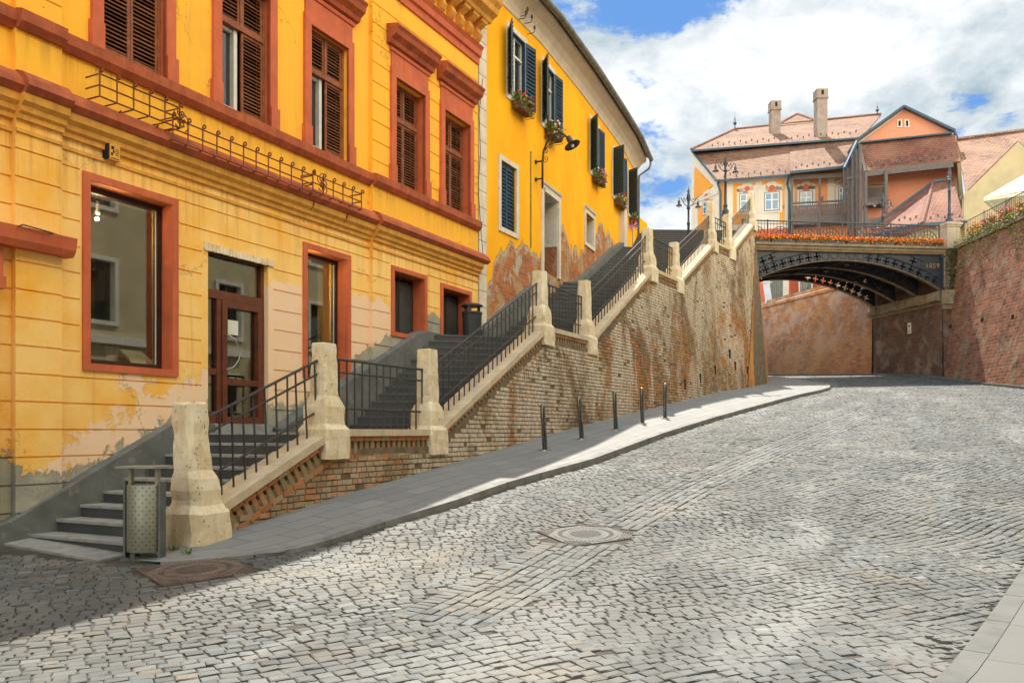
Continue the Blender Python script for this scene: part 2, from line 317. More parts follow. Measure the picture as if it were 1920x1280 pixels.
def colmat(name, rough=.85, bump=.5, bsc=60, extra=None, spec=.3):
    """per-stone colour attribute 'Col' with grain"""
    m, q, b = newmat(name); p = q.pos(); c = q.attr('Col', 'Color')
    c = q.mix(q.rng(q.noise(p, 70, 4, .7), .35, .7, 0, .35), c, q.mix(.5, c, (0, 0, 0)))
    if extra: c = extra(q, p, c)
    q.put(b.inputs['Base Color'], c); b.inputs['Roughness'].default_value = rough; b.inputs['Specular IOR Level'].default_value = spec
    q.L(q.bump(q.noise(p, bsc, 6, .7), bump, .012), b.inputs['Normal']); return m
def road_extra(q, p, c):
    f = q.noise(p, .45, 8, .62, .5)
    tr_ = q.rng(q.noise(q.rot(p, R_(27), (.9, .16, 1)), .9, 8, .66, .3), .50, .62, 0, .6)
    c = q.mix(tr_, c, (.235, .235, .225))
    c = q.mix(q.rng(f, .50, .60, 0, .5), c, (.20, .195, .175))
    c = q.mix(q.rng(q.noise(q.scale(p, (1, .35, 1), (1, 8, 0)), .5, 6, .6, .3), .45, .60, 0, .5), c, (.085, .083, .075))
    c = q.mix(q.rng(q.noise(q.scale(p, (1, 1, 1), (2, 5, 0)), .7, 8, .65, .4), .52, .64, 0, .5), c, (.12, .115, .10))
    c = q.mix(q.rng(q.noise(q.scale(p, (1, 1, 1), (4, 9, 0)), .6, 8, .65, .3), .56, .68, 0, .28), c, (.26, .20, .12))
    return c
M['sett'] = colmat('granite_setts', .72, .5, 55, road_extra, .35)
M['road_bed'] = simple('dirty_road_sand', (.075, .068, .056), .95, 0, (.04, .036, .03), 3, .6, 40, dirt=(.19, .16, .11))
def wall_extra(q, p, c):
    uv = q.uv(); sp = q.n('ShaderNodeSeparateXYZ'); q.L(uv, sp.inputs[0])      # u = metres along the wall, v = height
    s = q.scale(uv, (1, .55, 1))
    pale = q.rng(q.noise(s, .55, 9, .70, .6), .46, .55, 0, .85)
    pale = q.math('MULTIPLY', pale, q.rng(sp.outputs[0], 1.5, 6, .15, 1))
    c = q.mix(pale, c, q.mix(q.rng(q.noise(p, 9, 5), .3, .7), (.78, .69, .55), (.46, .35, .23)))
    streak = q.rng(q.noise(q.scale(uv, (2.2, .16, 1)), 1.6, 6, .6, .2), .58, .70, 0, .75)
    c = q.mix(q.math('MULTIPLY', streak, q.rng(sp.outputs[0], 3, 9)), c, (.70, .67, .58))
    soot = q.rng(q.noise(q.scale(uv, (.9, .5, 1), (7, 3, 0)), .8, 8, .65, .4), .52, .68, 0, .65)
    c = q.mix(soot, c, (.15, .105, .06)); return c
M['wall_brick'] = colmat('weathered_wall_bricks', .88, .7, 40, wall_extra, .2)
M['loose_brick'] = colmat('cornice_bricks', .88, .7, 40)
M['mortar'] = simple('old_mortar', (.20, .15, .095), .95, 0, (.11, .08, .05), 4, .7, 30)
def paving(name, c1, c2, lw=.62, lh=.36, joint=(.07, .075, .075)):
    m, q, b = newmat(name); p = q.pos(); uv = q.uv()
    bt = bricktex(q, uv, lw, lh, .010, c1, c2, joint)
    c = q.mix(q.rng(q.noise(p, 1.1, 7, .6), .35, .7, 0, .5), bt.outputs['Color'], tuple(x*.78 for x in c1))
    c = q.mix(q.rng(q.noise(p, 90, 3, .7), .4, .7, 0, .3), c, tuple(x*.6 for x in c2))
    q.put(b.inputs['Base Color'], c); b.inputs['Roughness'].default_value = .75
    q.L(q.bump(q.math('SUBTRACT', q.math('MULTIPLY', q.noise(p, 80, 5), .3), bt.outputs['Fac']), .4, .008), b.inputs['Normal']); return m
M['paving'] = paving('granite_paving', (.25, .245, .235), (.19, .19, .185))
M['paving_pale'] = paving('pale_granite_paving', (.145, .143, .13), (.125, .125, .115), 1.1, .75)
M['kerb_pale'] = simple('pale_kerb', (.15, .15, .14), .85, 0, (.11, .11, .10), 3, .4, 60)
M['kerb'] = simple('granite_kerb', (.24, .235, .22), .8, 0, (.15, .15, .14), 3, .4, 60, dirt=(.3, .29, .26))
M['earth'] = simple('packed_earth', (.14, .12, .09), .95, 0, (.10, .085, .065), 2, .4, 10)
M['plaza'] = simple('plaza_setts', (.26, .25, .23), .9, 0, (.20, .19, .175), 3, .4, 20)

# ------------------------------------------------------------------ mesh builder
ORG = {}
class MB:
    def __init__(s): s.v = []; s.f = []; s.m = []; s.u = {}; s.c = {}
    def face(s, pts, m=0, uv=None, col=None):
        i = len(s.v); s.v += [tuple(p) for p in pts]; s.f.append(tuple(range(i, i+len(pts)))); s.m.append(m)
        if uv: s.u[len(s.f)-1] = uv
        if col: s.c[len(s.f)-1] = col
    def hexa(s, b, t, m=0, col=None):
        """b, t: bottom and top quads (same winding)"""
        i = len(s.v); s.v += [tuple(p) for p in b]+[tuple(p) for p in t]
        for q in ((3, 2, 1, 0), (4, 5, 6, 7), (0, 1, 5, 4), (1, 2, 6, 5), (2, 3, 7, 6), (3, 0, 4, 7)):
            s.f.append(tuple(i+k for k in q)); s.m.append(m)
            if col: s.c[len(s.f)-1] = col
    def box(s, c, h, ax=None, m=0, col=None):
        X, Y, Z = ax or (Vector((1, 0, 0)), Vector((0, 1, 0)), Vector((0, 0, 1))); c = Vector(c)
        q = [c+X*(h[0]*a)+Y*(h[1]*b) for a, b in ((-1, -1), (1, -1), (1, 1), (-1, 1))]
        s.hexa([p-Z*h[2] for p in q], [p+Z*h[2] for p in q], m, col)
    def beam(s, a, b, w, h, m=0, up=(0, 0, 1)):
        a = Vector(a); b = Vector(b); d = (b-a); L = d.length; d.normalize(); side = d.cross(Vector(up)).normalized(); u = side.cross(d)
        s.box((a+b)/2, (L/2, w/2, h/2), (d, side, u), m)
    def tube(s, pts, r, n=6, m=0, cap=True):
        pts = [Vector(p) for p in pts]; N = len(pts); rr = r if isinstance(r, (list, tuple)) else [r]*N; i0 = len(s.v)
        ref = None
        for k, p in enumerate(pts):
            d = (pts[min(k+1, N-1)]-pts[max(k-1, 0)]).normalized()
            if ref is None: ref = Vector((0, 0, 1)) if abs(d.z) < .9 else Vector((1, 0, 0))
            x = d.cross(ref).normalized(); y = d.cross(x).normalized(); ref = -y if False else (ref - d*ref.dot(d)).normalized() if (ref-d*ref.dot(d)).length > 1e-3 else ref
            for j in range(n):
                a = 2*math.pi*j/n; s.v.append(tuple(p+x*(rr[k]*math.cos(a))+y*(rr[k]*math.sin(a))))
        for k in range(N-1):
            for j in range(n):
                a = i0+k*n+j; b = i0+k*n+(j+1) % n; s.f.append((a, b, b+n, a+n)); s.m.append(m)
        if cap:
            s.f.append(tuple(i0+j for j in range(n))[::-1]); s.m.append(m)
            s.f.append(tuple(i0+(N-1)*n+j for j in range(n))); s.m.append(m)
    def lathe(s, c, prof, n=12, m=0, ax=None):
        c = Vector(c); X, Y, Z = ax or (Vector((1, 0, 0)), Vector((0, 1, 0)), Vector((0, 0, 1))); i0 = len(s.v)
        for r, z in prof:
            for j in range(n):
                a = 2*math.pi*j/n; s.v.append(tuple(c+X*(r*math.cos(a))+Y*(r*math.sin(a))+Z*z))
        for k in range(len(prof)-1):
            for j in range(n):
                a = i0+k*n+j; b = i0+k*n+(j+1) % n; s.f.append((a, b, b+n, a+n)); s.m.append(m)
        s.f.append(tuple(i0+j for j in range(n))[::-1]); s.m.append(m)
        s.f.append(tuple(i0+(len(prof)-1)*n+j for j in range(n))); s.m.append(m)
    def slab(s, pts, th, m=0, m2=None):
        """planar polygon given thickness th along -normal"""
        pts = [Vector(p) for p in pts]; n = Vector((0, 0, 0))
        for i in range(len(pts)): n += (pts[i]-pts[0]).cross(pts[(i+1) % len(pts)]-pts[0])
        n.normalize(); q = [p-n*th for p in pts]; m2 = m if m2 is None else m2
        s.face(pts, m); s.face(q[::-1], m2)
        for i in range(len(pts)):
            j = (i+1) % len(pts); s.face([pts[j], pts[i], q[i], q[j]], m2)
    def build(s, name, mats, parent=None, smooth=False, uv=False, attrs=None):
        org = ORG.get(parent.name, Vector((0, 0, 0))) if parent is not None else Vector((0, 0, 0))
        return rawmesh(name, np.array(s.v, dtype=float).reshape(-1, 3)-np.array(org), s.f, s.m, mats, parent, smooth, uv, s.u, s.c, attrs, org)

def rawmesh(name, V, Fc, mi, mats, parent=None, smooth=False, uv=False, uvs=None, cols=None, attrs=None, org=Vector((0, 0, 0))):
    me = bpy.data.meshes.new(name); me.from_pydata(V.tolist() if len(V) else [], [], Fc)
    if not isinstance(mats, (list, tuple)): mats = [mats]
    for x in mats: me.materials.append(M[x] if isinstance(x, str) else x)
    if mi is not None and len(mats) > 1: me.polygons.foreach_set('material_index', np.array(mi, dtype=np.int32))
    if smooth: me.polygons.foreach_set('use_smooth', np.ones(len(me.polygons), dtype=bool))
    if uv or uvs:
        lay = me.uv_layers.new(name='UVMap'); O = Vector(org)
        data = np.zeros((len(me.loops), 2))
        for pl in me.polygons:
            if uvs and pl.index in uvs:
                for k, li in enumerate(pl.loop_indices): data[li] = uvs[pl.index][k]
            else:
                n = pl.normal; t = Vector((-n.y, n.x, 0))
                t = t.normalized() if t.length > 1e-3 else Vector((1, 0, 0)); bb = n.cross(t)
                for li in pl.loop_indices:
                    co = me.vertices[me.loops[li].vertex_index].co+O; data[li] = (co.dot(t), co.dot(bb))
        lay.data.foreach_set('uv', data.ravel())
    if cols:
        ca = me.color_attributes.new('Col', 'FLOAT_COLOR', 'CORNER'); d = np.ones((len(me.loops), 4)); d[:, :3] = .3
        for pl in me.polygons:
            if pl.index in cols: d[pl.loop_start:pl.loop_start+pl.loop_total, :3] = cols[pl.index]
        ca.data.foreach_set('color', d.ravel())
    if attrs:
        for k, arr in attrs.items():
            a = me.attributes.new(k, 'FLOAT', 'POINT'); a.data.foreach_set('value', np.array(arr if hasattr(arr, '__len__') else [arr]*len(me.vertices), dtype=np.float32))
    me.validate(clean_customdata=False)
    o = bpy.data.objects.new(name, me); SC.collection.objects.link(o)
    if parent is not None: o.parent = parent
    ORG[o.name] = Vector(org)
    return o
def tag(o, label=None, cat=None, group=None, kind=None):
    if label: o['label'] = label
    if cat: o['category'] = cat
    if group: o['group'] = group
    if kind: o['kind'] = kind
    return o
def thing(name, loc, label, cat, group=None):
    o = bpy.data.objects.new(name, None); SC.collection.objects.link(o); o.location = loc; o.empty_display_size = .2
    ORG[o.name] = Vector(loc); return tag(o, label, cat, group)

# ------------------------------------------------------------------ picture <-> place
def P(x, y, Y): return Vector(((x-CX)*Y/FP, Y, (HY-y)*Y/FP))
GT = np.array([[-200, -1.62], [3, -1.62], [6, -1.6], [7.5, -1.56], [9, -1.47], [10.5, -1.34], [15, -.75], [20, -.1], [25, .56], [30, 1.2], [35, 1.76], [39, 2.19], [43, 2.78], [46, 3.10], [60, 4.02], [80, 5.36], [120, 8.0]])
def xw(Y): return .52*Y-9.34
def g(X, Y):
    X = np.asarray(X, float); Y = np.asarray(Y, float)
    t = Y+.1*np.clip(X-xw(Y), 0, 12)
    r = 0
    for k in (-.8, -.4, 0, .4, .8): r = r+np.interp(t+k, GT[:, 0], GT[:, 1])
    return r/5
def gz(X, Y): return float(g(X, Y))
def R(x, y):
    Y = 3.0
    while Y < 90 and (HY-y)*Y/FP > gz((x-CX)*Y/FP, Y): Y += .02
    p = P(x, y, Y); return Vector((p.x, Y, gz(p.x, Y)))

class Frame:
    """a facade standing on a plan polyline; u along it, z up, d out toward the street"""
    def __init__(s, pts):
        s.p = [Vector((a, b)) for a, b in pts]; s.u = [0]; s.t = []
        for i in range(len(pts)-1):
            d = s.p[i+1]-s.p[i]; s.u.append(s.u[-1]+d.length); s.t.append(d.normalized())
        s.n = []
        for i in range(len(pts)):
            a = s.t[max(i-1, 0)]; b = s.t[min(i, len(s.t)-1)]; n = (a+b).normalized(); n = Vector((n.y, -n.x)); n /= max(.3, n.dot(Vector((b.y, -b.x)))); s.n.append(n)
    def seg(s, u):
        i = 0
        while i < len(s.t)-1 and u > s.u[i+1]: i += 1
        return i
    def pt(s, u, z, d=0):
        i = s.seg(u); p = s.p[i]+s.t[i]*(u-s.u[i])
        if len(s.t) == 1: n = s.n[0]
        else:
            f = min(1, max(0, (u-s.u[i])/(s.u[i+1]-s.u[i]))); n = s.n[i].lerp(s.n[i+1], f)
        return Vector((p.x+n.x*d, p.y+n.y*d, z))
    def ux(s, x, d=0):
        k = (x-CX)/FP; best = None
        for i, t in enumerate(s.t):
            p = s.p[i]; n = Vector((t.y, -t.x)); px = p.x+n.x*d; py = p.y+n.y*d
            den = t.x-k*t.y
            if abs(den) < 1e-9: continue
            w = (k*py-px)/den
            if (w >= -1e-6 or i == 0) and (w <= s.u[i+1]-s.u[i]+1e-6 or i == len(s.t)-1): best = s.u[i]+w; break
        return best
    def uz(s, x, y, d=0):
        u = s.ux(x, d); return u, (HY-y)*s.pt(u, 0, d).y/FP
    def ax(s, u):
        t = s.t[s.seg(u)]; return Vector((t.x, t.y, 0)), Vector((t.y, -t.x, 0)), Vector((0, 0, 1))
    def box(s, mb, u0, u1, z0, z1, d0, d1, m=0, col=None):
        cuts = [u0]+[c for c in s.u[1:-1] if u0+1e-3 < c < u1-1e-3]+[u1]
        for a, b in zip(cuts, cuts[1:]):
            q = [(a, d0), (a, d1), (b, d1), (b, d0)]
            mb.hexa([s.pt(u, z0, d) for u, d in q], [s.pt(u, z1, d) for u, d in q], m, col)
    def strip(s, mb, u0, u1, prof, m=0, mit=(0, 0)):
        """moulding: prof = [(d, z)...] swept from u0 to u1, closed, ends capped"""
        cuts = [u0]+[c for c in s.u[1:-1] if u0+1e-3 < c < u1-1e-3]+[u1]
        rings = []
        for k, c in enumerate(cuts):
            e = mit[0] if k == 0 else (mit[1] if k == len(cuts)-1 else 0)
            rings.append([s.pt(c, z, d) if not e else s.pt(c, z, d)+s.ax(c)[0]*(e*d) for d, z in prof])
        for a, b in zip(rings, rings[1:]):
            for i in range(len(prof)):
                j = (i+1) % len(prof); mb.face([a[i], a[j], b[j], b[i]], m)
        mb.face(rings[0][::-1], m); mb.face(rings[-1], m)

def relief(fr, us, zs, fn, attrf=None, hole_depth=-.3):
    """wall skin whose depth is constant per cell; returns verts/faces with side faces at every step"""
    us = sorted(set(round(u, 4) for u in us)); zs = sorted(set(round(z, 4) for z in zs))
    mb = MB(); A = {k: [] for k in (attrf or {})}
    def addf(pts, m, uvq):
        mb.face([fr.pt(u, z, d) for u, z, d in pts], m, uvq)
        for k in A:
            for u, z, d in pts: A[k].append(attrf[k](u, z))
    nu, nz = len(us)-1, len(zs)-1
    D = [[fn((us[i]+us[i+1])/2, (zs[j]+zs[j+1])/2) for j in range(nz)] for i in range(nu)]
    for i in range(nu):
        for j in range(nz):
            c = D[i][j]; a, b, lo, hi = us[i], us[i+1], zs[j], zs[j+1]
            if c is not None:
                d, m = c; addf([(a, lo, d), (b, lo, d), (b, hi, d), (a, hi, d)], m, [(a, lo), (b, lo), (b, hi), (a, hi)])
            for di, dj in ((1, 0), (0, 1)):
                if i+di >= nu or j+dj >= nz: continue
                e = D[i+di][j+dj]
                if c is None and e is None: continue
                d1 = hole_depth if c is None else c[0]; d2 = hole_depth if e is None else e[0]
                if abs(d1-d2) < 1e-5: continue
                m = (e if d2 > d1 else c)[1]
                if di: q = [(b, lo, d1), (b, lo, d2), (b, hi, d2), (b, hi, d1)]
                else: q = [(a, hi, d2), (b, hi, d2), (b, hi, d1), (a, hi, d1)]
                if (d1 < d2) == bool(di): q = q[::-1]
                addf(q, m, [(0, 0)]*4 if False else [(u+dd, z+dd) for u, z, dd in q])
    return mb, A
# ------------------------------------------------------------------ ground, road, pavements
SWL = [(-3.93, 10.4), (-2.87, 12.6), (-1.57, 15.2), (.63, 19.8), (1.90, 22.2), (4.28, 26.5), (5.54, 28.6), (7.9, 33.3), (8.95, 34.7), (11.05, 38.6)]   # stair parapet line through the pillars
SW = Frame(SWL)
COP = [-.95, .05, .05, 2.5, 2.5, 5.2, 5.2, 7.6, 7.6, 9.75]          # coping level at each pillar
base_px = [(430, 1009), (580, 966), (652, 947), (860, 880), (1019, 827), (1088, 804), (1240, 771), (1282, 758)]
WB = [R(x, y) for x, y in base_px]
C1 = Vector((10.86, 38.5, 0)); C1.z = gz(C1.x, C1.y)
C2 = Vector((12.15, 39.2, 0)); C2.z = gz(C2.x, C2.y)
kerb_px = [(300, 1056), (400, 1050), (460, 1044), (528, 1038), (621, 1017), (738, 981), (860, 947), (960, 912), (1110, 870), (1241, 820), (1335, 790), (1444, 759), (1540, 735)]
KL = [R(x, y) for x, y in kerb_px]+[R(1556, 730), Vector((14.3, 37.6, 0)), Vector((14.2, 40.0, 0)), Vector((13.3, 45, 0)), Vector((10.5, 56, 0)), Vector((6, 66, 0))]
KR = [Vector((.5, 2.6, 0)), R(1788, 1280), R(1955, 1026), Vector((20.7, 33, 0)), Vector((21.0, 37, 0)), Vector((20.75, 41, 0)), Vector((19.6, 46.8, 0)), Vector((16.4, 57.4, 0)), Vector((12.5, 68, 0))]
AT = 790/1560.
def ax_(Y): return AT*Y-11.5        # ochre facade line

def inpoly(X, Y, poly):
    c = np.zeros(X.shape, bool); n = len(poly); j = n-1
    for i in range(n):
        xi, yi = poly[i]; xj, yj = poly[j]
        if yi != yj:
            m = ((yi > Y) != (yj > Y)) & (X < (xj-xi)*(Y-yi)/(yj-yi)+xi); c ^= m
        j = i
    return c
ROADPOLY = [(ax_(-2), -2), (ax_(9.9), 9.9), (-4.35, 9.15)]+[(p.x, p.y) for p in KL]+[(p.x, p.y) for p in KR[::-1]]+[(.5, -2)]
MH = [(Vector((-3.36, 8.85)), 0.60, R_(40)), (None, .60, R_(27))]
_m2 = R(1098, 1002); MH[1] = (Vector((_m2.x, _m2.y)), .56, R_(27))
strip_px = [(860, 1142), (1100, 1012), (1300, 908), (1440, 850), (1560, 800), (1640, 768), (1690, 746), (1740, 728)]
SP = [R(x, y) for x, y in strip_px]; SPF = Frame([(p.x, p.y) for p in SP])

def dist_poly(X, Y, pts):
    best = np.full(X.shape, 1e9); sgn = np.zeros(X.shape)
    for (ax, ay), (bx, by) in zip(pts, pts[1:]):
        dx, dy = bx-ax, by-ay; L = dx*dx+dy*dy; t = np.clip(((X-ax)*dx+(Y-ay)*dy)/L, 0, 1)
        d = np.hypot(X-ax-t*dx, Y-ay-t*dy); s = np.sign((X-ax)*dy-(Y-ay)*dx)
        m = d < best; best[m] = d[m]; sgn[m] = s[m]
    return best, sgn

def setts():
    C = []                                              # centre x, y, half a, half b, angle
    th0 = R_(27)
    e1 = np.array([math.cos(th0), math.sin(th0)]); e2 = np.array([-math.sin(th0), math.cos(th0)])
    A, Bq = [], []
    b = -30.0; k = 0; ST = []
    while b < 60:
        hb = .108+rs.uniform(-.011, .013); a = -16+rs.uniform(0, .15)
        while a < 64:
            w = .128+rs.uniform(-.024, .034); ST.append((a+w/2, b+hb/2, w, hb)); a += w
        b += hb
    S = np.array(ST)
    a0, b0 = S[:, 0], S[:, 1]
    # slow swing of the courses, as laid in sagging arcs
    aw = a0+.35*np.sin(b0*.55+1)+.12*np.sin(b0*1.7+a0*.4)
    bw = b0+.42*np.sin(a0*.42+b0*.13)+.10*np.sin(a0*1.5+1.3+b0*.3)+.012*np.sin(a0*5.1+b0*2.3)
    X = aw*e1[0]+bw*e2[0]; Y = aw*e1[1]+bw*e2[1]
    ang = th0+np.arctan(.42*.42*np.cos(a0*.42+b0*.13)+.15*np.cos(a0*1.5+1.3+b0*.3))*.9
    keep = inpoly(X, Y, ROADPOLY) & (Y > 3.2) & (Y < 62) & (np.abs(X) < Y*.66+2.5)
    d, s = dist_poly(X, Y, [(p.x, p.y) for p in SP]); keep &= ~((d < .47))
    dk, _ = dist_poly(X, Y, [(p.x, p.y) for p in KL]); keep &= dk > .10
    dk, _ = dist_poly(X, Y, [(p.x, p.y) for p in KR]); keep &= dk > .10
    for c, r, an in MH:
        ca, sa = math.cos(an), math.sin(an); dx, dy = X-c.x, Y-c.y
        keep &= ~((np.abs(dx*ca+dy*sa) < r*.80+.05) & (np.abs(-dx*sa+dy*ca) < r*.80+.05))
    X, Y, ang, w, h = X[keep], Y[keep], ang[keep], S[keep, 2], S[keep, 3]
    rows = [X, Y, ang, w, h]
    ex = []
    L = SPF.u[-1]
    for off, wl, ww, tr in ((-.36, .10, .20, 1), (-.20, .17, .12, 0), (-.075, .16, .12, 0), (.05, .19, .12, 0), (.17, .16, .12, 0), (.29, .19, .12, 0), (.41, .17, .11, 0)):
        u = -.42
        while u < L-.3:
            l = wl*(1+rs.uniform(-.15, .2)); p = SPF.pt(u+l/2, 0, off); t = SPF.ax(u+l/2)[0]
            ex.append((p.x, p.y, math.atan2(t.y, t.x), l, ww)); u += l
    ex = np.array(ex); okk = np.ones(len(ex), bool)
    for c, r, an in MH:
        okk &= np.hypot(ex[:, 0]-c.x, ex[:, 1]-c.y) > r*1.05
    ex = ex[okk]
    X = np.r_[X, ex[:, 0]]; Y = np.r_[Y, ex[:, 1]]; ang = np.r_[ang, ex[:, 2]]; w = np.r_[w, ex[:, 3]]; h = np.r_[h, ex[:, 4]]
    n = len(X); isx = np.r_[np.zeros(n-len(ex)), np.ones(len(ex))]
    ang = ang+rs.normal(0, .035, n); gap = .0035+.004*rs.rand(n)
    hw, hh = w/2-gap, h/2-gap
    lift = rs.normal(0, .0028, n); miss = rs.rand(n) < .004; lift[miss] -= .03
    tx, ty = rs.normal(0, .022, n), rs.normal(0, .022, n)
    V = np.zeros((n, 12, 3))
    corners = np.array([(-1, -1), (1, -1), (1, 1), (-1, 1)])
    for ring, (ins, dz) in enumerate(((0, -.05), (.001, -.006), (.011, .0))):
        for k in range(4):
            lx = corners[k, 0]*(hw-ins)+rs.normal(0, .004, n); ly = corners[k, 1]*(hh-ins)+rs.normal(0, .004, n)
            V[:, ring*4+k, 0] = X+lx*np.cos(ang)-ly*np.sin(ang); V[:, ring*4+k, 1] = Y+lx*np.sin(ang)+ly*np.cos(ang)
            V[:, ring*4+k, 2] = dz+lift+tx*lx+ty*ly
    V[:, :, 2] += g(X, Y)[:, None]+(g(V[:, :, 0], V[:, :, 1])-g(X, Y)[:, None])
    Fq = np.array([[8, 9, 10, 11]]+[[k, (k+1) % 4, 4+(k+1) % 4, 4+k] for k in range(4)]+[[4+k, 4+(k+1) % 4, 8+(k+1) % 4, 8+k] for k in range(4)])
    faces = (Fq[None]+12*np.arange(n)[:, None, None]).reshape(-1, 4)
    me = bpy.data.meshes.new('cobblestones'); me.vertices.add(n*12); me.vertices.foreach_set('co', V.reshape(-1))
    nf = len(faces); me.loops.add(nf*4); me.loops.foreach_set('vertex_index', faces.reshape(-1).astype(np.int32))
    me.polygons.add(nf); me.polygons.foreach_set('loop_start', np.arange(0, nf*4, 4, dtype=np.int32)); me.update(calc_edges=True)
    sm = np.zeros(nf, bool); me.polygons.foreach_set('use_smooth', sm)
    base = np.array([.108, .113, .109]); v = np.clip(rs.normal(1, .17, n), .6, 1.5)
    pale = rs.rand(n) < .03; v[pale] *= 1.5; v[isx > 0] *= 1.04
    tint = rs.normal(0, .018, n)
    col = base[None]*v[:, None]; col[:, 0] *= 1+tint; col[:, 2] *= 1-tint
    br = rs.rand(n) < .02; col[br] = col[br]*np.array([1.15, .95, .72])
    cc = np.ones((nf*4, 4)); cc[:, :3] = np.repeat(col, 36, axis=0)
    ca = me.color_attributes.new('Col', 'FLOAT_COLOR', 'CORNER'); ca.data.foreach_set('color', cc.ravel())
    me.materials.append(M['sett']); o = bpy.data.objects.new('cobblestone_road', me); SC.collection.objects.link(o)
    tag(o, kind='structure'); print('setts', n)
setts()

def gridsheet(name, xs, ys, zf, mat):
    nx, ny = len(xs), len(ys); X, Y = np.meshgrid(xs, ys); Z = zf(X, Y)
    V = np.stack([X, Y, Z], -1).reshape(-1, 3)
    Fc = [(j*nx+i, j*nx+i+1, (j+1)*nx+i+1, (j+1)*nx+i) for j in range(ny-1) for i in range(nx-1)]
    return tag(rawmesh(name, V, Fc, None, mat, smooth=True, uv=False), kind='structure')
gridsheet('road_bed', np.linspace(-16, 34, 90), np.linspace(-6, 72, 150), lambda X, Y: g(X, Y)-.014, 'road_bed')
gridsheet('ground', np.r_[np.linspace(-900, -40, 12), np.linspace(-34, 60, 40), np.linspace(80, 900, 12)], np.r_[np.linspace(-600, -20, 10), np.linspace(-10, 120, 60), np.linspace(150, 1500, 12)],
          lambda X, Y: np.minimum(g(X, Y), 5.)-.35, 'earth')

def ribbon(name, La, Lb, n, mat, dz, uvs=1.0):
    """paving sheet between two plan polylines"""
    Fa, Fb = Frame([(p.x, p.y) for p in La]), Frame([(p.x, p.y) for p in Lb]); mb = MB()
    for i in range(n):
        r = []
        for t in (i/n, (i+1)/n):
            a = Fa.pt(Fa.u[-1]*t, 0); b = Fb.pt(Fb.u[-1]*t, 0); r.append((a, b, Fb.u[-1]*t))
        m = 3
        for j in range(m):
            q = []; uv = []
            for k, (a, b, L) in enumerate(r):
                for w in ((j/m, (j+1)/m) if k == 0 else ((j+1)/m, j/m)):
                    c = a.lerp(b, w); q.append((c.x, c.y, gz(c.x, c.y)+dz)); uv.append((L, w*(a-b).length))
            q = [q[0], q[1], q[2], q[3]]
            mb.face(q[::-1], 0, uv[::-1])
    return tag(mb.build(name, mat, smooth=True), kind='structure')
KH = .10
wl_ = [Vector((-4.45, 9.05, 0)), Vector((-4.1, 9.75, 0))]+[Vector((p.x-.25, p.y+.05, 0)) for p in WB]+[C1-Vector((.3, .3, 0)), C2, Vector((12.3, 43, 0)), Vector((11.5, 46, 0)), Vector((8, 58, 0)), Vector((4, 66, 0))]
# pair each kerb vertex with the nearest spot on the wall line by arc fraction per section
def paired(Lk, Lw, n):
    Fk, Fw = Frame([(p.x, p.y) for p in Lk]), Frame([(p.x, p.y) for p in Lw]); out = []
    for i in range(n+1):
        u = Fk.u[-1]*i/n; k = Fk.pt(u, 0); best = None
        for j in range(400):
            v = Fw.u[-1]*j/399; w = Fw.pt(v, 0); d = (w-k).length
            if best is None or d < best[0]: best = (d, v)
        out.append((k, best[1], u))
    vs = [o[1] for o in out]
    for i in range(1, len(vs)): vs[i] = max(vs[i], vs[i-1])
    return [(k, Fw.pt(v, 0), u) for (k, _, u), v in zip(out, vs)]
def pavement(name, prs, mat, dz, rot=1):
    mb = MB(); m = 4
    for (k0, w0, u0), (k1, w1, u1) in zip(prs, prs[1:]):
        for j in range(m):
            a, b = j/m, (j+1)/m; q = []; uv = []
            for (k, w, u, t) in ((k0, w0, u0, a), (k1, w1, u1, a), (k1, w1, u1, b), (k0, w0, u0, b)):
                c = k.lerp(w, t); q.append((c.x, c.y, gz(c.x, c.y)+(khy(c.x, c.y) if rot > 0 else dz))); uv.append((u, (k-w).length*t))
            mb.face(q if rot > 0 else q[::-1], 0, uv if rot > 0 else uv[::-1])
    return tag(mb.build(name, mat), kind='structure')
prs = paired(KL, wl_, 150)
def khy(x, y): return float(np.interp(y, [8.9, 9.6, 10.6, 12.5], [.012, .02, .055, KH])) if x < 2 and y > 5 and x < y*.3 and y < 14 else KH
_pv = pavement('pavement', prs, 'paving', KH)
def kerb(name, L, side, u0=0.0, u1=None):
    Fk = Frame([(p.x, p.y) for p in L]); mb = MB(); u = u0; u1 = u1 or Fk.u[-1]
    while u < u1-.2:
        l = min(1.0, u1-u)
        for a, b in ((u+.007, u+l*.5), (u+l*.5, u+l-.007)):
            q = []
            for uu, d in ((a, -.02*side), (a, .14*side), (b, .14*side), (b, -.02*side)):
                p = Fk.pt(uu, 0, -d); q.append(p)
            if side < 0: q = q[::-1]
            lo = [Vector((p.x, p.y, gz(p.x, p.y)-.15)) for p in q]; hi = [Vector((p.x, p.y, gz(p.x, p.y)+khy(p.x, p.y)+.006)) for p in q]
            mb.hexa(lo, hi)
        u += l
    return tag(mb.build(name, 'kerb' if side > 0 else 'kerb_pale'), kind='structure')
kerb('kerb', KL, 1)
kerb('kerb', KR, -1)
KRo = [Vector((4.2, 1.6, 0)), Vector((8.6, 8.0, 0)), Vector((19.3, 27, 0)), Vector((21.6, 33, 0)), Vector((22.2, 41, 0)), Vector((20.8, 46.8, 0)), Vector((17.5, 57.4, 0)), Vector((13.6, 68, 0))]
pavement('pavement', paired(KR, KRo, 120), 'paving_pale', KH, -1)
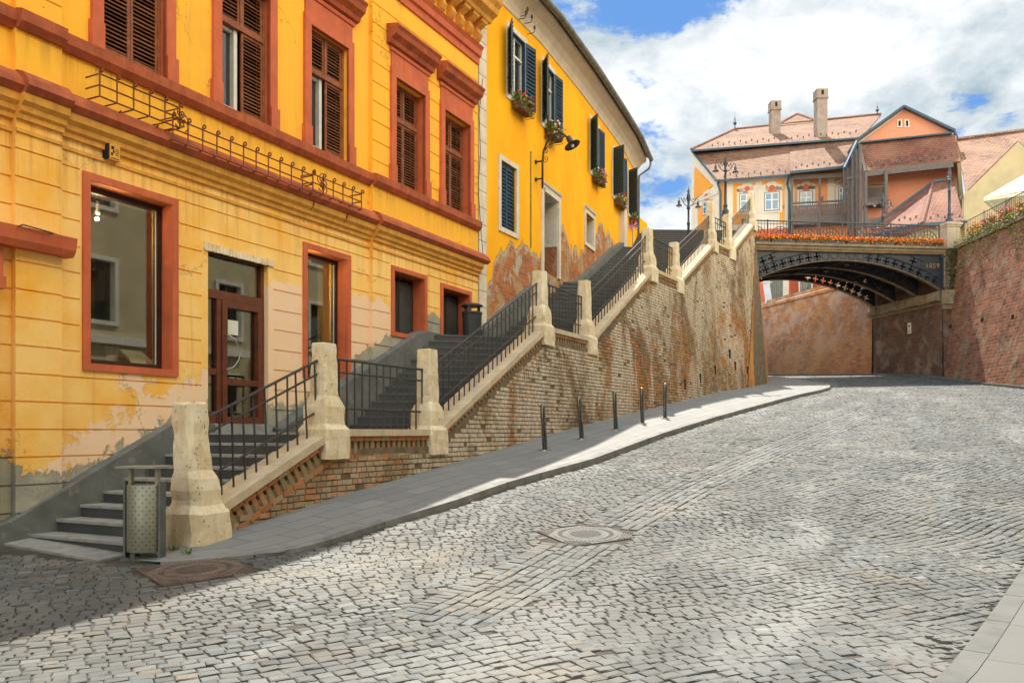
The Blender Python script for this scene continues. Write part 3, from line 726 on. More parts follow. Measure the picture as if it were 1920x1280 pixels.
# landing strip of slabs in front of the first step
mb = MB()
q = [(-6.34, 10.22), (-4.62, 9.30), (-4.42, 9.66), (-6.2, 10.55)]
mb.hexa([(x, y, gz(x, y)-.1) for x, y in q], [(x, y, gz(x, y)+.012) for x, y in q]); tag(mb.build('stone_threshold_path', 'slab_edge'), kind='structure')

# manhole covers: square frame with ribbed corners, round lid
def manhole(c, r, an, lid, lab):
    z = gz(c.x, c.y); e = .3
    nx = -(gz(c.x+e, c.y)-gz(c.x-e, c.y))/(2*e); ny = -(gz(c.x, c.y+e)-gz(c.x, c.y-e))/(2*e)
    Z = Vector((nx, ny, 1)).normalized(); X = Vector((math.cos(an), math.sin(an), 0)); X = (X-Z*X.dot(Z)).normalized(); Y = Z.cross(X)
    t = thing('manhole_cover', (c.x, c.y, z), lab, 'manhole cover', 'manhole covers in the road'); O = Vector((c.x, c.y, z)); s = r*.80
    mb = MB(); mb.box(O-Z*.04, (s, s, .045), (X, Y, Z))
    for sx in (-1, 1):
        for sy in (-1, 1):
            for k in range(6):
                o = .34*s+.11*s*k
                a = O+X*(sx*s*.98)+Y*(sy*(s*.98-(.62-.11*k)*s*.9)); b = O+Y*(sy*s*.98)+X*(sx*(s*.98-(.62-.11*k)*s*.9))
                mid = (a+b)/2; mb.beam(a.lerp(mid, .05)+Z*.008, b.lerp(mid, .05)+Z*.008, .016, .012, up=Z)
    mb.build('frame', 'cast_iron' if lid == 'cast_iron' else 'cast_frame', t)
    lb = MB(); R0 = s*.90
    lb.lathe(O, [(R0, -.02), (R0, .010), (R0*.93, .014), (R0*.9, .009), (R0*.62, .009), (R0*.60, .015), (R0*.56, .015), (R0*.54, .009), (.02, .009)], 48, 0, (X, Y, Z))
    for k in range(44):
        a = 2*math.pi*k/44; d = X*math.cos(a)+Y*math.sin(a); lb.box(O+d*(R0*.80)+Z*.011, (R0*.07, .010, .004), (d, Z.cross(d), Z))
    for k in range(-4, 5):
        w = R0*.48*math.sqrt(max(0, 1-(k/4.8)**2)); lb.box(O+Y*(k*R0*.1)+Z*.011, (w, .010, .004), (X, Y, Z))
    lb.build('lid', lid, t, smooth=False)
manhole(MH[0][0], MH[0][1], MH[0][2], 'cast_iron', 'rust brown manhole cover in the shade beside the litter bin')
manhole(MH[1][0], MH[1][1], MH[1][2], 'cast_steel', 'pale worn round manhole cover out in the sunlit road')

# ------------------------------------------------------------------ stair retaining wall: real bricks
def ztop(u): return float(np.interp(u, SW.u, COP))
def basept(u):
    """wall foot below parapet position u"""
    p = SW.pt(u, 0, .21); zt = ztop(u); zb = gz(p.x, p.y); return zb
BAT = .075
zl = lambda u: float(np.interp(u, [0, SW.u[-1]], [-.4, 9.5]))
def front(u, z, d=0): return SW.pt(u, z, .19+BAT*max(0, zl(u)-z)*(.4+.6*u/SW.u[-1])+d)
wall = thing('brick_retaining_wall', (3.5, 24, gz(3.5, 24)), 'tall weathered brick retaining wall carrying the stairway above the pavement', 'wall')
def retaining():
    mb = MB(); UL = SW.u[-1]+.25
    core = MB(); n = 130
    for i in range(n):
        a, b = UL*i/n, UL*(i+1)/n
        za, zb = ztop(a)-.30, ztop(b)-.30
        ga, gb = [gz(*(front(u, 0).xy))-.5 for u in (a, b)]
        m = 8
        for j in range(m):
            q = [front(a, ga+(za-ga)*j/m, -.014), front(b, gb+(zb-gb)*j/m, -.014), front(b, gb+(zb-gb)*(j+1)/m, -.014), front(a, ga+(za-ga)*(j+1)/m, -.014)]
            core.face(q, 0)
        core.face([SW.pt(b, gb, -.2), SW.pt(a, ga, -.2), SW.pt(a, za, -.2), SW.pt(b, zb, -.2)], 0)
        core.face([front(a, za, -.014), front(b, zb, -.014), SW.pt(b, zb, -.2), SW.pt(a, za, -.2)], 0)
    core.face([front(0, gz(*front(0, 0).xy)-.5), front(0, ztop(0)-.3), SW.pt(0, ztop(0)-.3, -.2), SW.pt(0, gz(*front(0, 0).xy)-.5, -.2)], 0)
    core.build('mortar_core', 'mortar', wall)
    H = .088; row = 0; z = -1.6; cnt = 0
    while z < 9.6:
        u = (.13 if row % 2 else 0)-.1; head = row % 2
        while u < UL:
            l = .225+rs.uniform(-.01, .01)
            if rs.rand() < .35: l *= .55
            um = u+l/2
            if 0 <= um <= UL:
                zt = ztop(max(0, um))-.50; f = front(um, z); zb = gz(f.x, f.y)-.03
                if z+H*.6 < zt+.10 and z+H > zb and um < UL-.05-3.7*max(0, 9.2-z)/7.5:
                    if rs.rand() < .003: u += l; continue
                    lose = rs.rand() < (.04+.05*max(0, 1-um/8))
                    d = rs.uniform(-.008, .010) - (.014 if lose else 0)
                    e = .008; zz0, zz1 = z+.005, z+H-.006; a, b = u+.006, u+l-.006
                    jz = rs.uniform(-.003, .003, 4)
                    o = [front(a, zz0+jz[0], -.03), front(b, zz0+jz[1], -.03), front(b, zz1+jz[2], -.03), front(a, zz1+jz[3], -.03)]
                    i_ = [front(a+e, zz0+e*.8+jz[0], d), front(b-e, zz0+e*.8+jz[1], d), front(b-e, zz1-e*.8+jz[2], d), front(a+e, zz1-e*.8+jz[3], d)]
                    nz = math.sin(um*.9+z*.7)*.5+math.sin(um*.37-z*1.1+2)*.5+rs.normal(0, .35)
                    if um < 5: c = (.43, .20, .085) if nz > .1 else (.36, .25, .14)
                    elif nz > .75: c = (.50, .20, .06)
                    elif nz > .1: c = (.40, .22, .10)
                    elif nz > -.35: c = (.40, .29, .165)
                    else: c = (.30, .19, .11)
                    hot = math.exp(-((um-9.6)/1.2)**2-((z-.0-(um*.145-1.55)-.45)/.45)**2)+.9*math.exp(-((um-16.5)/1.6)**2-((z-1.6)/1.0)**2)+.8*math.exp(-((um-27.5)/2.0)**2-((z-3.3)/1.5)**2)
                    if rs.rand() < hot*.8: c = (.56, .21, .05)
                    v = rs.uniform(.72, 1.2); c = tuple(x*v for x in c)
                    uv = [(a, zz0), (b, zz0), (b, zz1), (a, zz1)]
                    mb.face(i_, 0, uv, c)
                    for k in range(4):
                        kk = (k+1) % 4; mb.face([o[k], o[kk], i_[kk], i_[k]], 0, [uv[k], uv[kk], uv[kk], uv[k]], c)
                    cnt += 1
            u += l
        z += H; row += 1
    mb.build('brickwork', 'wall_brick', wall); print('bricks', cnt)
    # drain slots
    for x, y in ((1284, 720), (1313, 709), (1341, 693), (1368, 663), (1378, 686), (1401, 694)):
        best = None
        for kk in range(1200):
            uu_ = SW.u[-1]*kk/1200; pz = front(uu_, 1.5); z_ = (HY-y)*pz.y/FP; pz = front(uu_, z_); e_ = abs(CX+FP*pz.x/pz.y-x)
            if best is None or e_ < best[0]: best = (e_, uu_, z_)
        u, zz = best[1:]; s = MB(); A = SW.ax(u)
        s.box(front(u, zz, .004), (.06, .02, .17), A); tag(s.build('drain_slot', 'bin_dark', wall))
retaining()

def coping():
    sl = MB(); cor = MB(); br = []
    segs = len(SWL)-1
    for i in range(segs):
        a, b = SW.u[i], SW.u[i+1]; za, zb = COP[i], COP[i+1]
        if i in (0, 2, 4, 6, 8): a2, b2 = a+.05, b-.05
        else: a2, b2 = a, b
        L = b2-a2; t = SW.t[i]; n = Vector((t.y, -t.x, 0)); T = Vector((t.x*L, t.y*L, (zb-za))).normalized(); U = n.cross(T).normalized() if True else None
        U = T.cross(n); U = U if U.z > 0 else -U
        s0 = SW.pt(a2, za, 0); LL = math.hypot(L, zb-za)
        nb = max(1, int(round(LL/1.35)))
        for k in range(nb):
            m0, m1 = LL*k/nb+.004, LL*(k+1)/nb-.004; c = s0+T*((m0+m1)/2)+n*.02-U*.055
            sl.box(c, ((m1-m0)/2, .255, .055), (T, n, U))
            # chamfer lip
        # brick course, dentils, brick course under it
        def row(v0, v1, l, gap, d0, d1, colf, lean=0):
            s = .02
            while s < LL-l:
                c = s0+T*(s+l/2)+n*((d0+d1)/2)-U*((v0+v1)/2)
                w = rs.uniform(.8, 1.15); cc = colf()
                Tt, Uu = T, U
                if lean: q = Matrix.Rotation(lean, 3, n); Tt, Uu = q @ T, q @ U
                cor.box(c, ((l-gap)/2*rs.uniform(.94, 1.02), (d1-d0)/2, (v1-v0)/2), (Tt, n, Uu), 0, tuple(x*w for x in cc))
                s += l
        near = i < 2
        oc = lambda: ((.44, .19, .075) if rs.rand() < (.75 if near else .35) else (.42, .30, .17))
        row(.115, .185, .235, .012, -.1, .235, oc)
        row(.187, .40, .15, .062, -.1, .205, lambda: (.34, .24, .13) if rs.rand() < .7 else (.44, .22, .10), lean=(.18 if i % 2 == 0 else 0))
        row(.402, .47, .235, .012, -.1, .225, oc)
    sl.build('coping', 'coping', wall); cor.build('brick_cornice', 'loose_brick', wall)
coping()
# end pier: battered corner under the bridge
def endpier():
    mb = MB(); top = 9.25
    a = SW.pt(SW.u[-1]+.1, top, .2); b = SW.pt(SW.u[-1]+.25, top, -.05)
    ap = Vector((11.55, 39.7, top)); a = Vector((11.35, 39.35, top))
    c1, c2 = C1.copy(), C2.copy(); c1.z -= .3; c2.z -= .3
    f = front(SW.u[-1]+.2-3.7, c1.z, .03); c1.x, c1.y = f.x, f.y
    bk = Vector((11.2, 47, top)); bkb = Vector((11.2, 47, 2.5)); lf = SW.pt(SW.u[-1]+.2, top, -.3)
    n = 14
    A0, A1 = c1, c2
    for j in range(n):
        t0, t1 = j/n, (j+1)/n
        tl = front(SW.u[-1]+.2, top, .03)
        mb.face([A0.lerp(tl, t0), A1.lerp(ap, t0), A1.lerp(ap, t1), A0.lerp(tl, t1)], 0)
        mb.face([A1.lerp(ap, t0), bkb.lerp(bk, t0), bkb.lerp(bk, t1), A1.lerp(ap, t1)], 0)
    tl = front(SW.u[-1]+.25, top)
    mb.face([tl, ap, bk, lf], 0)
    mb.build('end_pier', 'end_brick', wall, uv=True)
endpier()

# ------------------------------------------------------------------ stone pillars
PROF = [(0, .0), ]
def pillar(i, u, zc, H, lab, sc=1.0, lamp=False):
    """square post on the parapet: base block, sloped weathering, stepped shoulder, tapering shaft; zc = foot level"""
    o = SW.pt(u, zc, .03); A = SW.ax(u); X, N, Z = A
    t = thing('stone_pillar', o, lab, 'pillar', 'stone pillars along the stair parapet')
    pr = [(.285, 0), (.285, .44), (.225, .52), (.225, .78), (.205, .86), (.165, .95), (.145, H-.012), (.138, H)]
    rings = []
    for (w0, z0), (w1, z1) in zip(pr, pr[1:]):
        n_ = max(1, int((z1-z0)/.09)); rings += [((w0+(w1-w0)*k_/n_)*sc, z0+(z1-z0)*k_/n_) for k_ in range(n_)]
    rings.append((pr[-1][0]*sc, pr[-1][1]))
    mb = MB(); vs = []
    for k, (w, z) in enumerate(rings):
        c = w*(.07 if z < .8 else .2)+rs.uniform(-.004, .006)+(rs.uniform(.01, .03) if rs.rand() < .12 else 0)
        loop = [(w-c, -w), (w, -w+c), (w, w-c), (w-c, w), (-w+c, w), (-w, w-c), (-w, -w+c), (-w+c, -w)]
        vs.append([o+X*(a+rs.uniform(-.006, .006))+N*(b+rs.uniform(-.006, .006))+Z*(z+rs.uniform(-.004, .004)) for a, b in loop])
    for a, b in zip(vs, vs[1:]):
        for k in range(8):
            j = (k+1) % 8; mb.face([a[k], a[j], b[j], b[k]], 0)
    mb.face(vs[-1], 0); mb.face(vs[0][::-1], 0)
    ob = mb.build('shaft', 'travertine', t)
    return t
pl_lab = ['leaning lowest pillar at the foot of the stairs beside the litter bin, big and pitted', 'second pillar from the bottom, at the top of the first short railing',
          'third pillar from the bottom, where the long second flight railing starts', 'fourth pillar, at the top of the long second flight', 'fifth pillar, at the far end of the second landing railing',
          'sixth pillar, at the top of the third flight against the sky', 'seventh pillar, short one at the foot of the fourth flight', 'eighth pillar, at the top of the fourth flight left of the tall lamp',
          'ninth pillar, the pedestal that carries the tall twin lamp', 'topmost pillar at the head of the stairs beside the bridge railing']
tops = [0, 1.34, 1.51, 3.82, 4.03, 6.46, 6.5, 9.2, 9.05, 11.15]
for i in range(1, 10):
    zc = COP[i]-.45; pillar(i, SW.u[i], zc, tops[i]-zc, pl_lab[i], 1.0 if i < 9 else .9)
def foot_pillar():
    """the big eroded first pillar"""
    o = Vector((-3.86, 10.25, -1.62)); X, N, Z = SW.ax(0); t = thing('stone_pillar', o, pl_lab[0], 'pillar', 'stone pillars along the stair parapet')
    mb = MB(); vs = []
    for w, z, lx in [(.325, 0, 0), (.335, .2, 0), (.325, .4, -.01), (.32, .64, -.02), (.25, .74, -.03), (.235, .80, -.04), (.24, .92, -.05), (.225, 1.06, -.07), (.185, 1.16, -.085), (.178, 1.3, -.10), (.175, 1.45, -.11), (.17, 1.6, -.12), (.172, 1.75, -.13), (.165, 1.96, -.145), (.155, 1.985, -.145)]:
        c = w*.34
        loop = [(w-c, -w), (w, -w+c), (w, w-c), (w-c, w), (-w+c, w), (-w, w-c), (-w, -w+c), (-w+c, -w)]
        vs.append([o+X*(a+lx+rs.uniform(-.012, .012))+N*(b+rs.uniform(-.016, .016))+Z*(z+rs.uniform(-.012, .012)) for a, b in loop])
    for a, b in zip(vs, vs[1:]):
        for k in range(8):
            j = (k+1) % 8; mb.face([a[k], a[j], b[j], b[k]], 0)
    mb.face(vs[-1], 0)
    ob = mb.build('shaft', 'travertine', t)
    sb = ob.modifiers.new('round', 'SUBSURF'); sb.levels = 2; sb.render_levels = 2; sb.subdivision_type = 'SIMPLE'
    bv = MB()
    for k in range(7):
        a = -2.3+k*.42; c = Vector((o.x, o.y, 0))+X*(.40*math.cos(a))+N*(.40*math.sin(a)); zz = gz(c.x, c.y)+.10
        bv.box((c.x, c.y, zz+.02), (.12, .05, .035), (Vector((-math.sin(a), math.cos(a), 0)), Vector((math.cos(a), math.sin(a), 0)), Z), 0, (.5*rs.uniform(.7, 1), .27, .12))
    bv.build('brick_footing', 'loose_brick', t)
foot_pillar()

# ------------------------------------------------------------------ iron railings
rail_lab = ['first short sloping railing beside the lowest steps', 'level railing of the first landing', 'long sloping railing of the second flight', 'level railing of the second landing, small panel',
            'sloping railing of the third flight above the white brick wall', 'level railing of the third landing, between close pillars', 'sloping railing of the fourth flight, sunlit', 'short level railing panel just left of the tall lamp pedestal', 'highest sloping railing, up to the bridge']
for i in range(9):
    u0, u1 = SW.u[i]+.17, SW.u[i+1]-.17; z0, z1 = COP[i], COP[i+1]
    zz = lambda u: z0+(z1-z0)*(u-SW.u[i])/(SW.u[i+1]-SW.u[i])
    t = thing('stair_railing', SW.pt(u0, z0, .02), rail_lab[i], 'railing', 'black iron railings of the stairway')
    ins = .0
    for h, r, nm in ((1.08, .021, 'top_rail'), (.88, .017, 'middle_rail'), (.32, .017, 'bottom_rail')):
        m = MB(); m.tube([SW.pt(u0-.12, zz(u0-.12)+h, .02), SW.pt(u1+.12, zz(u1+.12)+h, .02)], r, 8)
        for uu in (u0-.06, u1+.06): m.lathe(SW.pt(uu, zz(uu)+h, .02), [(.04, -.02), (.04, .02)], 8, 0, (Vector((0, 0, 1)), SW.ax(uu)[1], SW.ax(uu)[0]))
        m.build(nm, 'black_iron', t)
    n = max(3, int(round((u1-u0)/.205)))
    for k in range(n+1):
        u = u0+(u1-u0)*k/n; m = MB(); b = zz(u)+(.0 if i % 2 == 0 else 0)
        a = SW.pt(u, b-.01, .02); c = SW.pt(u, zz(u)+1.08, .02)
        if i == 0: c += Vector((rs.normal(0, .012), 0, 0)) - SW.ax(u)[0]*.05
        m.tube([a, c], .0155, 5); m.build('baluster', 'black_iron', t)

# ------------------------------------------------------------------ steps
FA = Frame([(ax_(0), 0), (ax_(20.87), 20.87)])       # ochre facade
BPL = [(-.84, 21.0), (.81, 24.3), (2.30, 27.9), (3.54, 31.1), (4.63, 34), (5.5, 36.8)]
FB = Frame(BPL)
def fac(Y):
    """point on the house side at depth Y"""
    if Y < 21: return Vector((ax_(Y), Y, 0))
    for (x0, y0), (x1, y1) in zip(BPL, BPL[1:]):
        if Y <= y1: return Vector((x0+(x1-x0)*(Y-y0)/(y1-y0), Y, 0))
    (x0, y0), (x1, y1) = BPL[-2:]; return Vector((x0+(x1-x0)*(Y-y0)/(y1-y0), Y, 0))
def rl(Y):
    for (x0, y0), (x1, y1) in zip(SWL, SWL[1:]):
        if Y <= y1: return Vector((x0+(x1-x0)*(Y-y0)/(y1-y0), Y, 0))
    (x0, y0), (x1, y1) = SWL[-2:]; return Vector((x0+(x1-x0)*(Y-y0)/(y1-y0), Y, 0))
def railpt(Y):
    p = rl(Y); return p+Vector((-.20*.88, .20*.46, 0))
# flights: (facade Y0, facade Y1, rail Y0, rail Y1, z0, z1, steps)
FL = [(10.53, 13.25, 9.62, 12.5, -1.44, 0.0, 9), (16.1, 19.0, 15.6, 19.4, 0.0, 2.2, 14), (21.3, 25.9, 22.2, 26.4, 2.2, 4.6, 15), (27.2, 33.0, 28.9, 33.2, 4.6, 7.25, 16), (34.5, 38.5, 34.8, 38.6, 7.25, 9.3, 13)]
stairs = thing('stone_stairway', (-5, 10.4, -1.5), 'dark grey stone stairway climbing in flights between the yellow houses and the pillars', 'stairway')
def stairs_build():
    prev = None
    for fi, (f0, f1, r0, r1, z0, z1, n) in enumerate(FL):
        if prev:
            pf, pr, pz = prev; m = MB()
            a, b, c, d = fac(pf), railpt(pr), railpt(r0), fac(f0)
            q = [b, c, d, a]
            m.hexa([(p.x, p.y, pz-.35) for p in q], [(p.x, p.y, pz) for p in q]); m.build('landing', 'slab_mid', stairs)
        for k in range(n):
            z = z0+(z1-z0)*(k+1)/n; m = MB()
            fa, fb = f0+(f1-f0)*k/n, f0+(f1-f0)*(k+1)/n; ra, rb = r0+(r1-r0)*k/n, r0+(r1-r0)*(k+1)/n
            a, b, c, d = fac(fa), railpt(ra), railpt(rb+.02), fac(fb+.02)
            if fi in (1, 2, 3): nn = Vector((.21, -.11, 0)); a, d = a+nn, d+nn
            if fi == 0 and ra < 10.6:
                b = Vector((-4.40+.44*(ra-9.62), ra, 0)); c = Vector((-4.40+.44*(rb-9.62), rb, 0))
            q = [b, c, d, a]; rise = (z1-z0)/n
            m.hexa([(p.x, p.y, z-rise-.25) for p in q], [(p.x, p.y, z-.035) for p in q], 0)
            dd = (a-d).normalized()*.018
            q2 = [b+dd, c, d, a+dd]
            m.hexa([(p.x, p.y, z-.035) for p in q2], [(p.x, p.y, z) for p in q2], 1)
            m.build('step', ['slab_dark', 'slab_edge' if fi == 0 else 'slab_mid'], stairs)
        prev = (f1, r1, z1)
    a, b, c, d = fac(38.5), railpt(38.6), Vector((11.2, 46, 0)), Vector((2, 47, 0)); m = MB()
    m.hexa([(p.x, p.y, 8.9) for p in (b, c, d, a)], [(p.x, p.y, 9.3) for p in (b, c, d, a)]); m.build('landing', 'slab_dark', stairs)
    # cement plinth running up along the house walls
    pts = [(9.9, -1.50, -1.22), (10.3, -1.5, -1.10), (12.45, -.4, .10), (13.2, -.05, .12)]
    pts2 = [(14.45, -.05, .05), (15.0, 0, .38), (18.2, 1.8, 2.12), (18.55, 2.0, 2.235), (20.3, 2.2, 2.24)]
    pts3 = [(20.9, 2.2, 2.55), (23.9, 3.6, 4.32), (24.4, 3.8, 4.5), (24.45, 3.8, 4.5)]
    pts4 = [(26.3, 4.5, 4.7), (27.3, 4.6, 4.95), (31.5, 6.6, 6.95), (33, 7.2, 7.5)]
    for pl, wd in ((pts, .15), (pts2, .26), (pts3, .24), (pts4, .20)):
        m = MB()
        for (y0, l0, t0), (y1, l1, t1) in zip(pl, pl[1:]):
            p0, p1 = fac(y0), fac(y1); n = Vector((.892, -.452, 0))
            p0w, p1w = p0-n*.02, p1-n*.02; o0, o1 = p0+n*wd, p1+n*wd
            m.hexa([(p.x, p.y, z) for p, z in ((p0w, l0-.6), (o0, l0-.6), (o1, l1-.6), (p1w, l1-.6))], [(p.x, p.y, z) for p, z in ((p0w, t0+.03), (o0, t0), (o1, t1), (p1w, t1+.03))])
        m.build('plinth', 'plinth', stairs)
stairs_build()
# ------------------------------------------------------------------ ochre corner house (left)
UE = FA.u[-1]
def uA(x): return FA.ux(x)
A_ = thing('ochre_house', (ax_(10.4), 10.4, -1.4), 'ochre yellow house with brick red window surrounds and brown shutters, filling the left side', 'house')
uL, uR = uA(108), uA(692); uP = uA(21)                     # edges of the projecting end bays
UP = [(190, 308), (412, 503), (580, 650), (733, 788), (825, 873)]
UPW = [(uA(a), uA(b)) for a, b in UP]; UPZ = (5.28, 7.50)
_w = UPW[0][0]-2.0; UPW = [(_w-1.05, _w)]+UPW
shop = (uA(166), uA(322), .94, 3.43); door = (uA(390), uA(503), .04, 2.93); tall = (uA(574), uA(650), 1.0, 3.37)
low1 = (uA(731), uA(789), 2.12, 3.42); low2 = (uA(823), uA(873), 2.2, 3.36)
OPEN = [shop, door, tall, low1, low2]+[(a, b, UPZ[0], UPZ[1]) for a, b in UPW]
# ground openings further left, outside the picture
lx = uP-.36; OPEN.append((lx-2.2, lx, -.9, 2.2))
stair_h = lambda u: float(np.interp(u*math.cos(math.atan(AT)), [9.5, 10.5, 13.2, 15.0, 18.4, 21], [-1.4, -1.3, 0, 0, 2.2, 2.3]))
def A_peach(u, z):
    h = z-stair_h(u); Y = u*math.cos(math.atan(AT)); v = -2.2
    v = max(v, .55-abs(h-.6)*1.6-max(0, 11.0-Y)*1.2 if Y < 14 else -9)
    v = max(v, 1.5-max(0, abs(Y-14.85)-.35)*6-max(0, z-2.35)*5)          # pier between door and tall window
    v = max(v, 1.2-max(0, abs(Y-16.9)-.45)*5-max(0, z-2.45)*4-max(0, .4-z)*2)
    v = max(v, .6-max(0, abs(Y-17.2)-.7)*4-max(0, abs(z-2.0)-.35)*3)
    v = max(v, .55-abs(Y-12.0)*1.6-abs(z-.72)*4)
    v = max(v, .2-max(0, abs(Y-19.0)-.3)*3-abs(z-2.5)*2.5)
    return v
def A_cem(u, z):
    h = z-stair_h(u); Y = u*math.cos(math.atan(AT))
    return .75-max(0, h-.15-max(0, 11-Y)*.7)*2.2 if Y < 14 else .8-max(0, h-.15)*2.6
def inside(u, z, r, e=0): return r[0]-e < u < r[1]+e and r[2]-e < z < r[3]+e
GZ = [.386+.35*k for k in range(-5, 10)]
def A_fn(u, z):
    for r in OPEN:
        if inside(u, z, r): return None
    d = 0.0
    if u < uL or u > uR: d = .09
    if u < uP: d = 0.
    if z < 3.72:
        if any(abs(z-k) < .011 for k in GZ):
            if not any(inside(u, z, r, .13) for r in OPEN): d -= .022
    elif z > 5.4 and z < 9.1 and (u > uR or u < uL) and any(abs(z-(5.55+.40*k)) < .011 for k in range(10)): d -= .02
    return d, 0
us = [x for x in np.arange(-1, UE, .25)]+[UE, uL, uR, uP]+[v for r in OPEN for v in (r[0], r[1], r[0]-.13, r[1]+.13)]
us = [u for u in us if -1 <= u <= UE]
zs = list(np.arange(-2.2, 10.5, .25))+[v for k in GZ for v in (k-.011, k+.011)]+[v for k in range(9) for v in (5.55+.40*k-.011, 5.55+.40*k+.011)]+[v for r in OPEN for v in (r[2], r[3], r[2]-.13, r[3]+.13)]+[3.72]
mb, at = relief(FA, us, zs, A_fn, {'peach': A_peach, 'cement': A_cem}, -.42)
mb.build('wall', 'A', A_, attrs=at)
# body behind the facade, side wall and roof
mb = MB()
def fp(Y, d, z): return FA.pt(Y/math.cos(math.atan(AT)), z, d)
b = [FA.pt(-1, -2.2, -.35), FA.pt(UE, -2.2, -.35), FA.pt(UE, -2.2, -11), FA.pt(-1, -2.2, -11)]
mb.face([FA.pt(UE, -2.2, .09), FA.pt(UE, -2.2, -11), FA.pt(UE, 10.3, -11), FA.pt(UE, 10.3, .09)])
mb.face([FA.pt(-1, -2.2, .0), FA.pt(-1, -2.2, -11), FA.pt(-1, 10.3, -11), FA.pt(-1, 10.3, .0)])
mb.face([FA.pt(-1, -2.2, -11), FA.pt(UE, -2.2, -11), FA.pt(UE, 10.3, -11), FA.pt(-1, 10.3, -11)])
mb.build('side_wall', 'A', A_, attrs={'peach': -3, 'cement': -3})
mb = MB(); mb.slab([FA.pt(-1.2, 10.75, .45), FA.pt(UE+.1, 10.75, .45), FA.pt(UE+.1, 14.2, -5.2), FA.pt(-1.2, 14.2, -5.2)], .12)
mb.slab([FA.pt(UE+.1, 10.75, -11.3), FA.pt(-1.2, 10.75, -11.3), FA.pt(-1.2, 14.2, -5.2), FA.pt(UE+.1, 14.2, -5.2)], .12)
mb.face([FA.pt(UE, 10.3, .3), FA.pt(UE, 10.3, -11), FA.pt(UE, 14.0, -5.2)]); mb.face([FA.pt(-1, 10.3, .3), FA.pt(-1, 10.3, -11), FA.pt(-1, 14.0, -5.2)])
mb.build('roof', 'tile_red', A_, uv=True)
def split_strip(fn, d1=.09):
    """run a moulding along the three bays, stepping out at the end bays"""
    for a, b, d in ((-1, uP, 0), (uP, uL, d1), (uL, uR, 0), (uR, UE, d1)):
        fn(a, b, d, a == uR)
mb = MB(); my = MB(); ms = MB()
def sc_(a, b, d, last):
    FA.strip(mb, a, b, [(d-.02, 4.20), (d+.20, 4.20), (d+.27, 4.27), (d+.24, 4.36), (d+.14, 4.46), (d+.02, 4.50), (d-.02, 4.50)], 0, (0, .5 if last else 0))
    FA.strip(my, a, b, [(d-.02, 3.90), (d+.05, 3.90), (d+.055, 3.96), (d+.10, 3.99), (d+.11, 4.05), (d+.17, 4.10), (d+.18, 4.198), (d-.02, 4.198)])
    FA.strip(my, a, b, [(d-.02, 3.74), (d+.025, 3.74), (d+.025, 3.785), (d-.02, 3.80)])
    FA.strip(ms, a, b, [(d-.02, 5.02), (d+.05, 5.02), (d+.12, 5.10), (d+.13, 5.24), (d+.02, 5.27), (d-.02, 5.27)])
split_strip(sc_)
mb.build('string_course', 'red_worn', A_); my.build('moulding', 'yellow_mould', A_); ms.build('sill_band', 'red_worn', A_)
# entablature: red architrave, console frieze, projecting cornice
mb = MB(); FA.strip(mb, -1, UE, [(.05, 9.18), (.13, 9.18), (.14, 9.34), (.19, 9.36), (.21, 9.50), (.27, 9.58), (.05, 9.60)]); mb.build('architrave', 'red', A_)
mb = MB(); FA.strip(mb, -1, UE+.1, [(.0, 10.18), (.42, 10.18), (.46, 10.26), (.60, 10.34), (.64, 10.46), (.72, 10.56), (.74, 10.70), (.0, 10.72)], 0, (0, .0)); mb.build('cornice', 'yellow_mould', A_)
mb = MB(); FA.strip(mb, -1, UE+.12, [(.5, 10.722), (.80, 10.722), (.82, 10.76), (.5, 10.80)]); mb.build('roof_edge', 'zinc', A_)
u = UE-.16
for k in range(34):
    m = MB(); w = .10
    prof = [(.09, 9.60), (.13, 9.62), (.13, 9.68), (.20, 9.74), (.26, 9.84), (.22, 9.93), (.20, 9.99), (.30, 10.04), (.38, 10.10), (.38, 10.18), (.09, 10.18)]
    FA.strip(m, u-w, u+w, prof); FA.strip(m, u-w-.04, u+w+.04, [(.09, 10.06), (.36, 10.10), (.40, 10.179), (.09, 10.179)])
    m.build('bracket', 'yellow_mould', A_); u -= .42

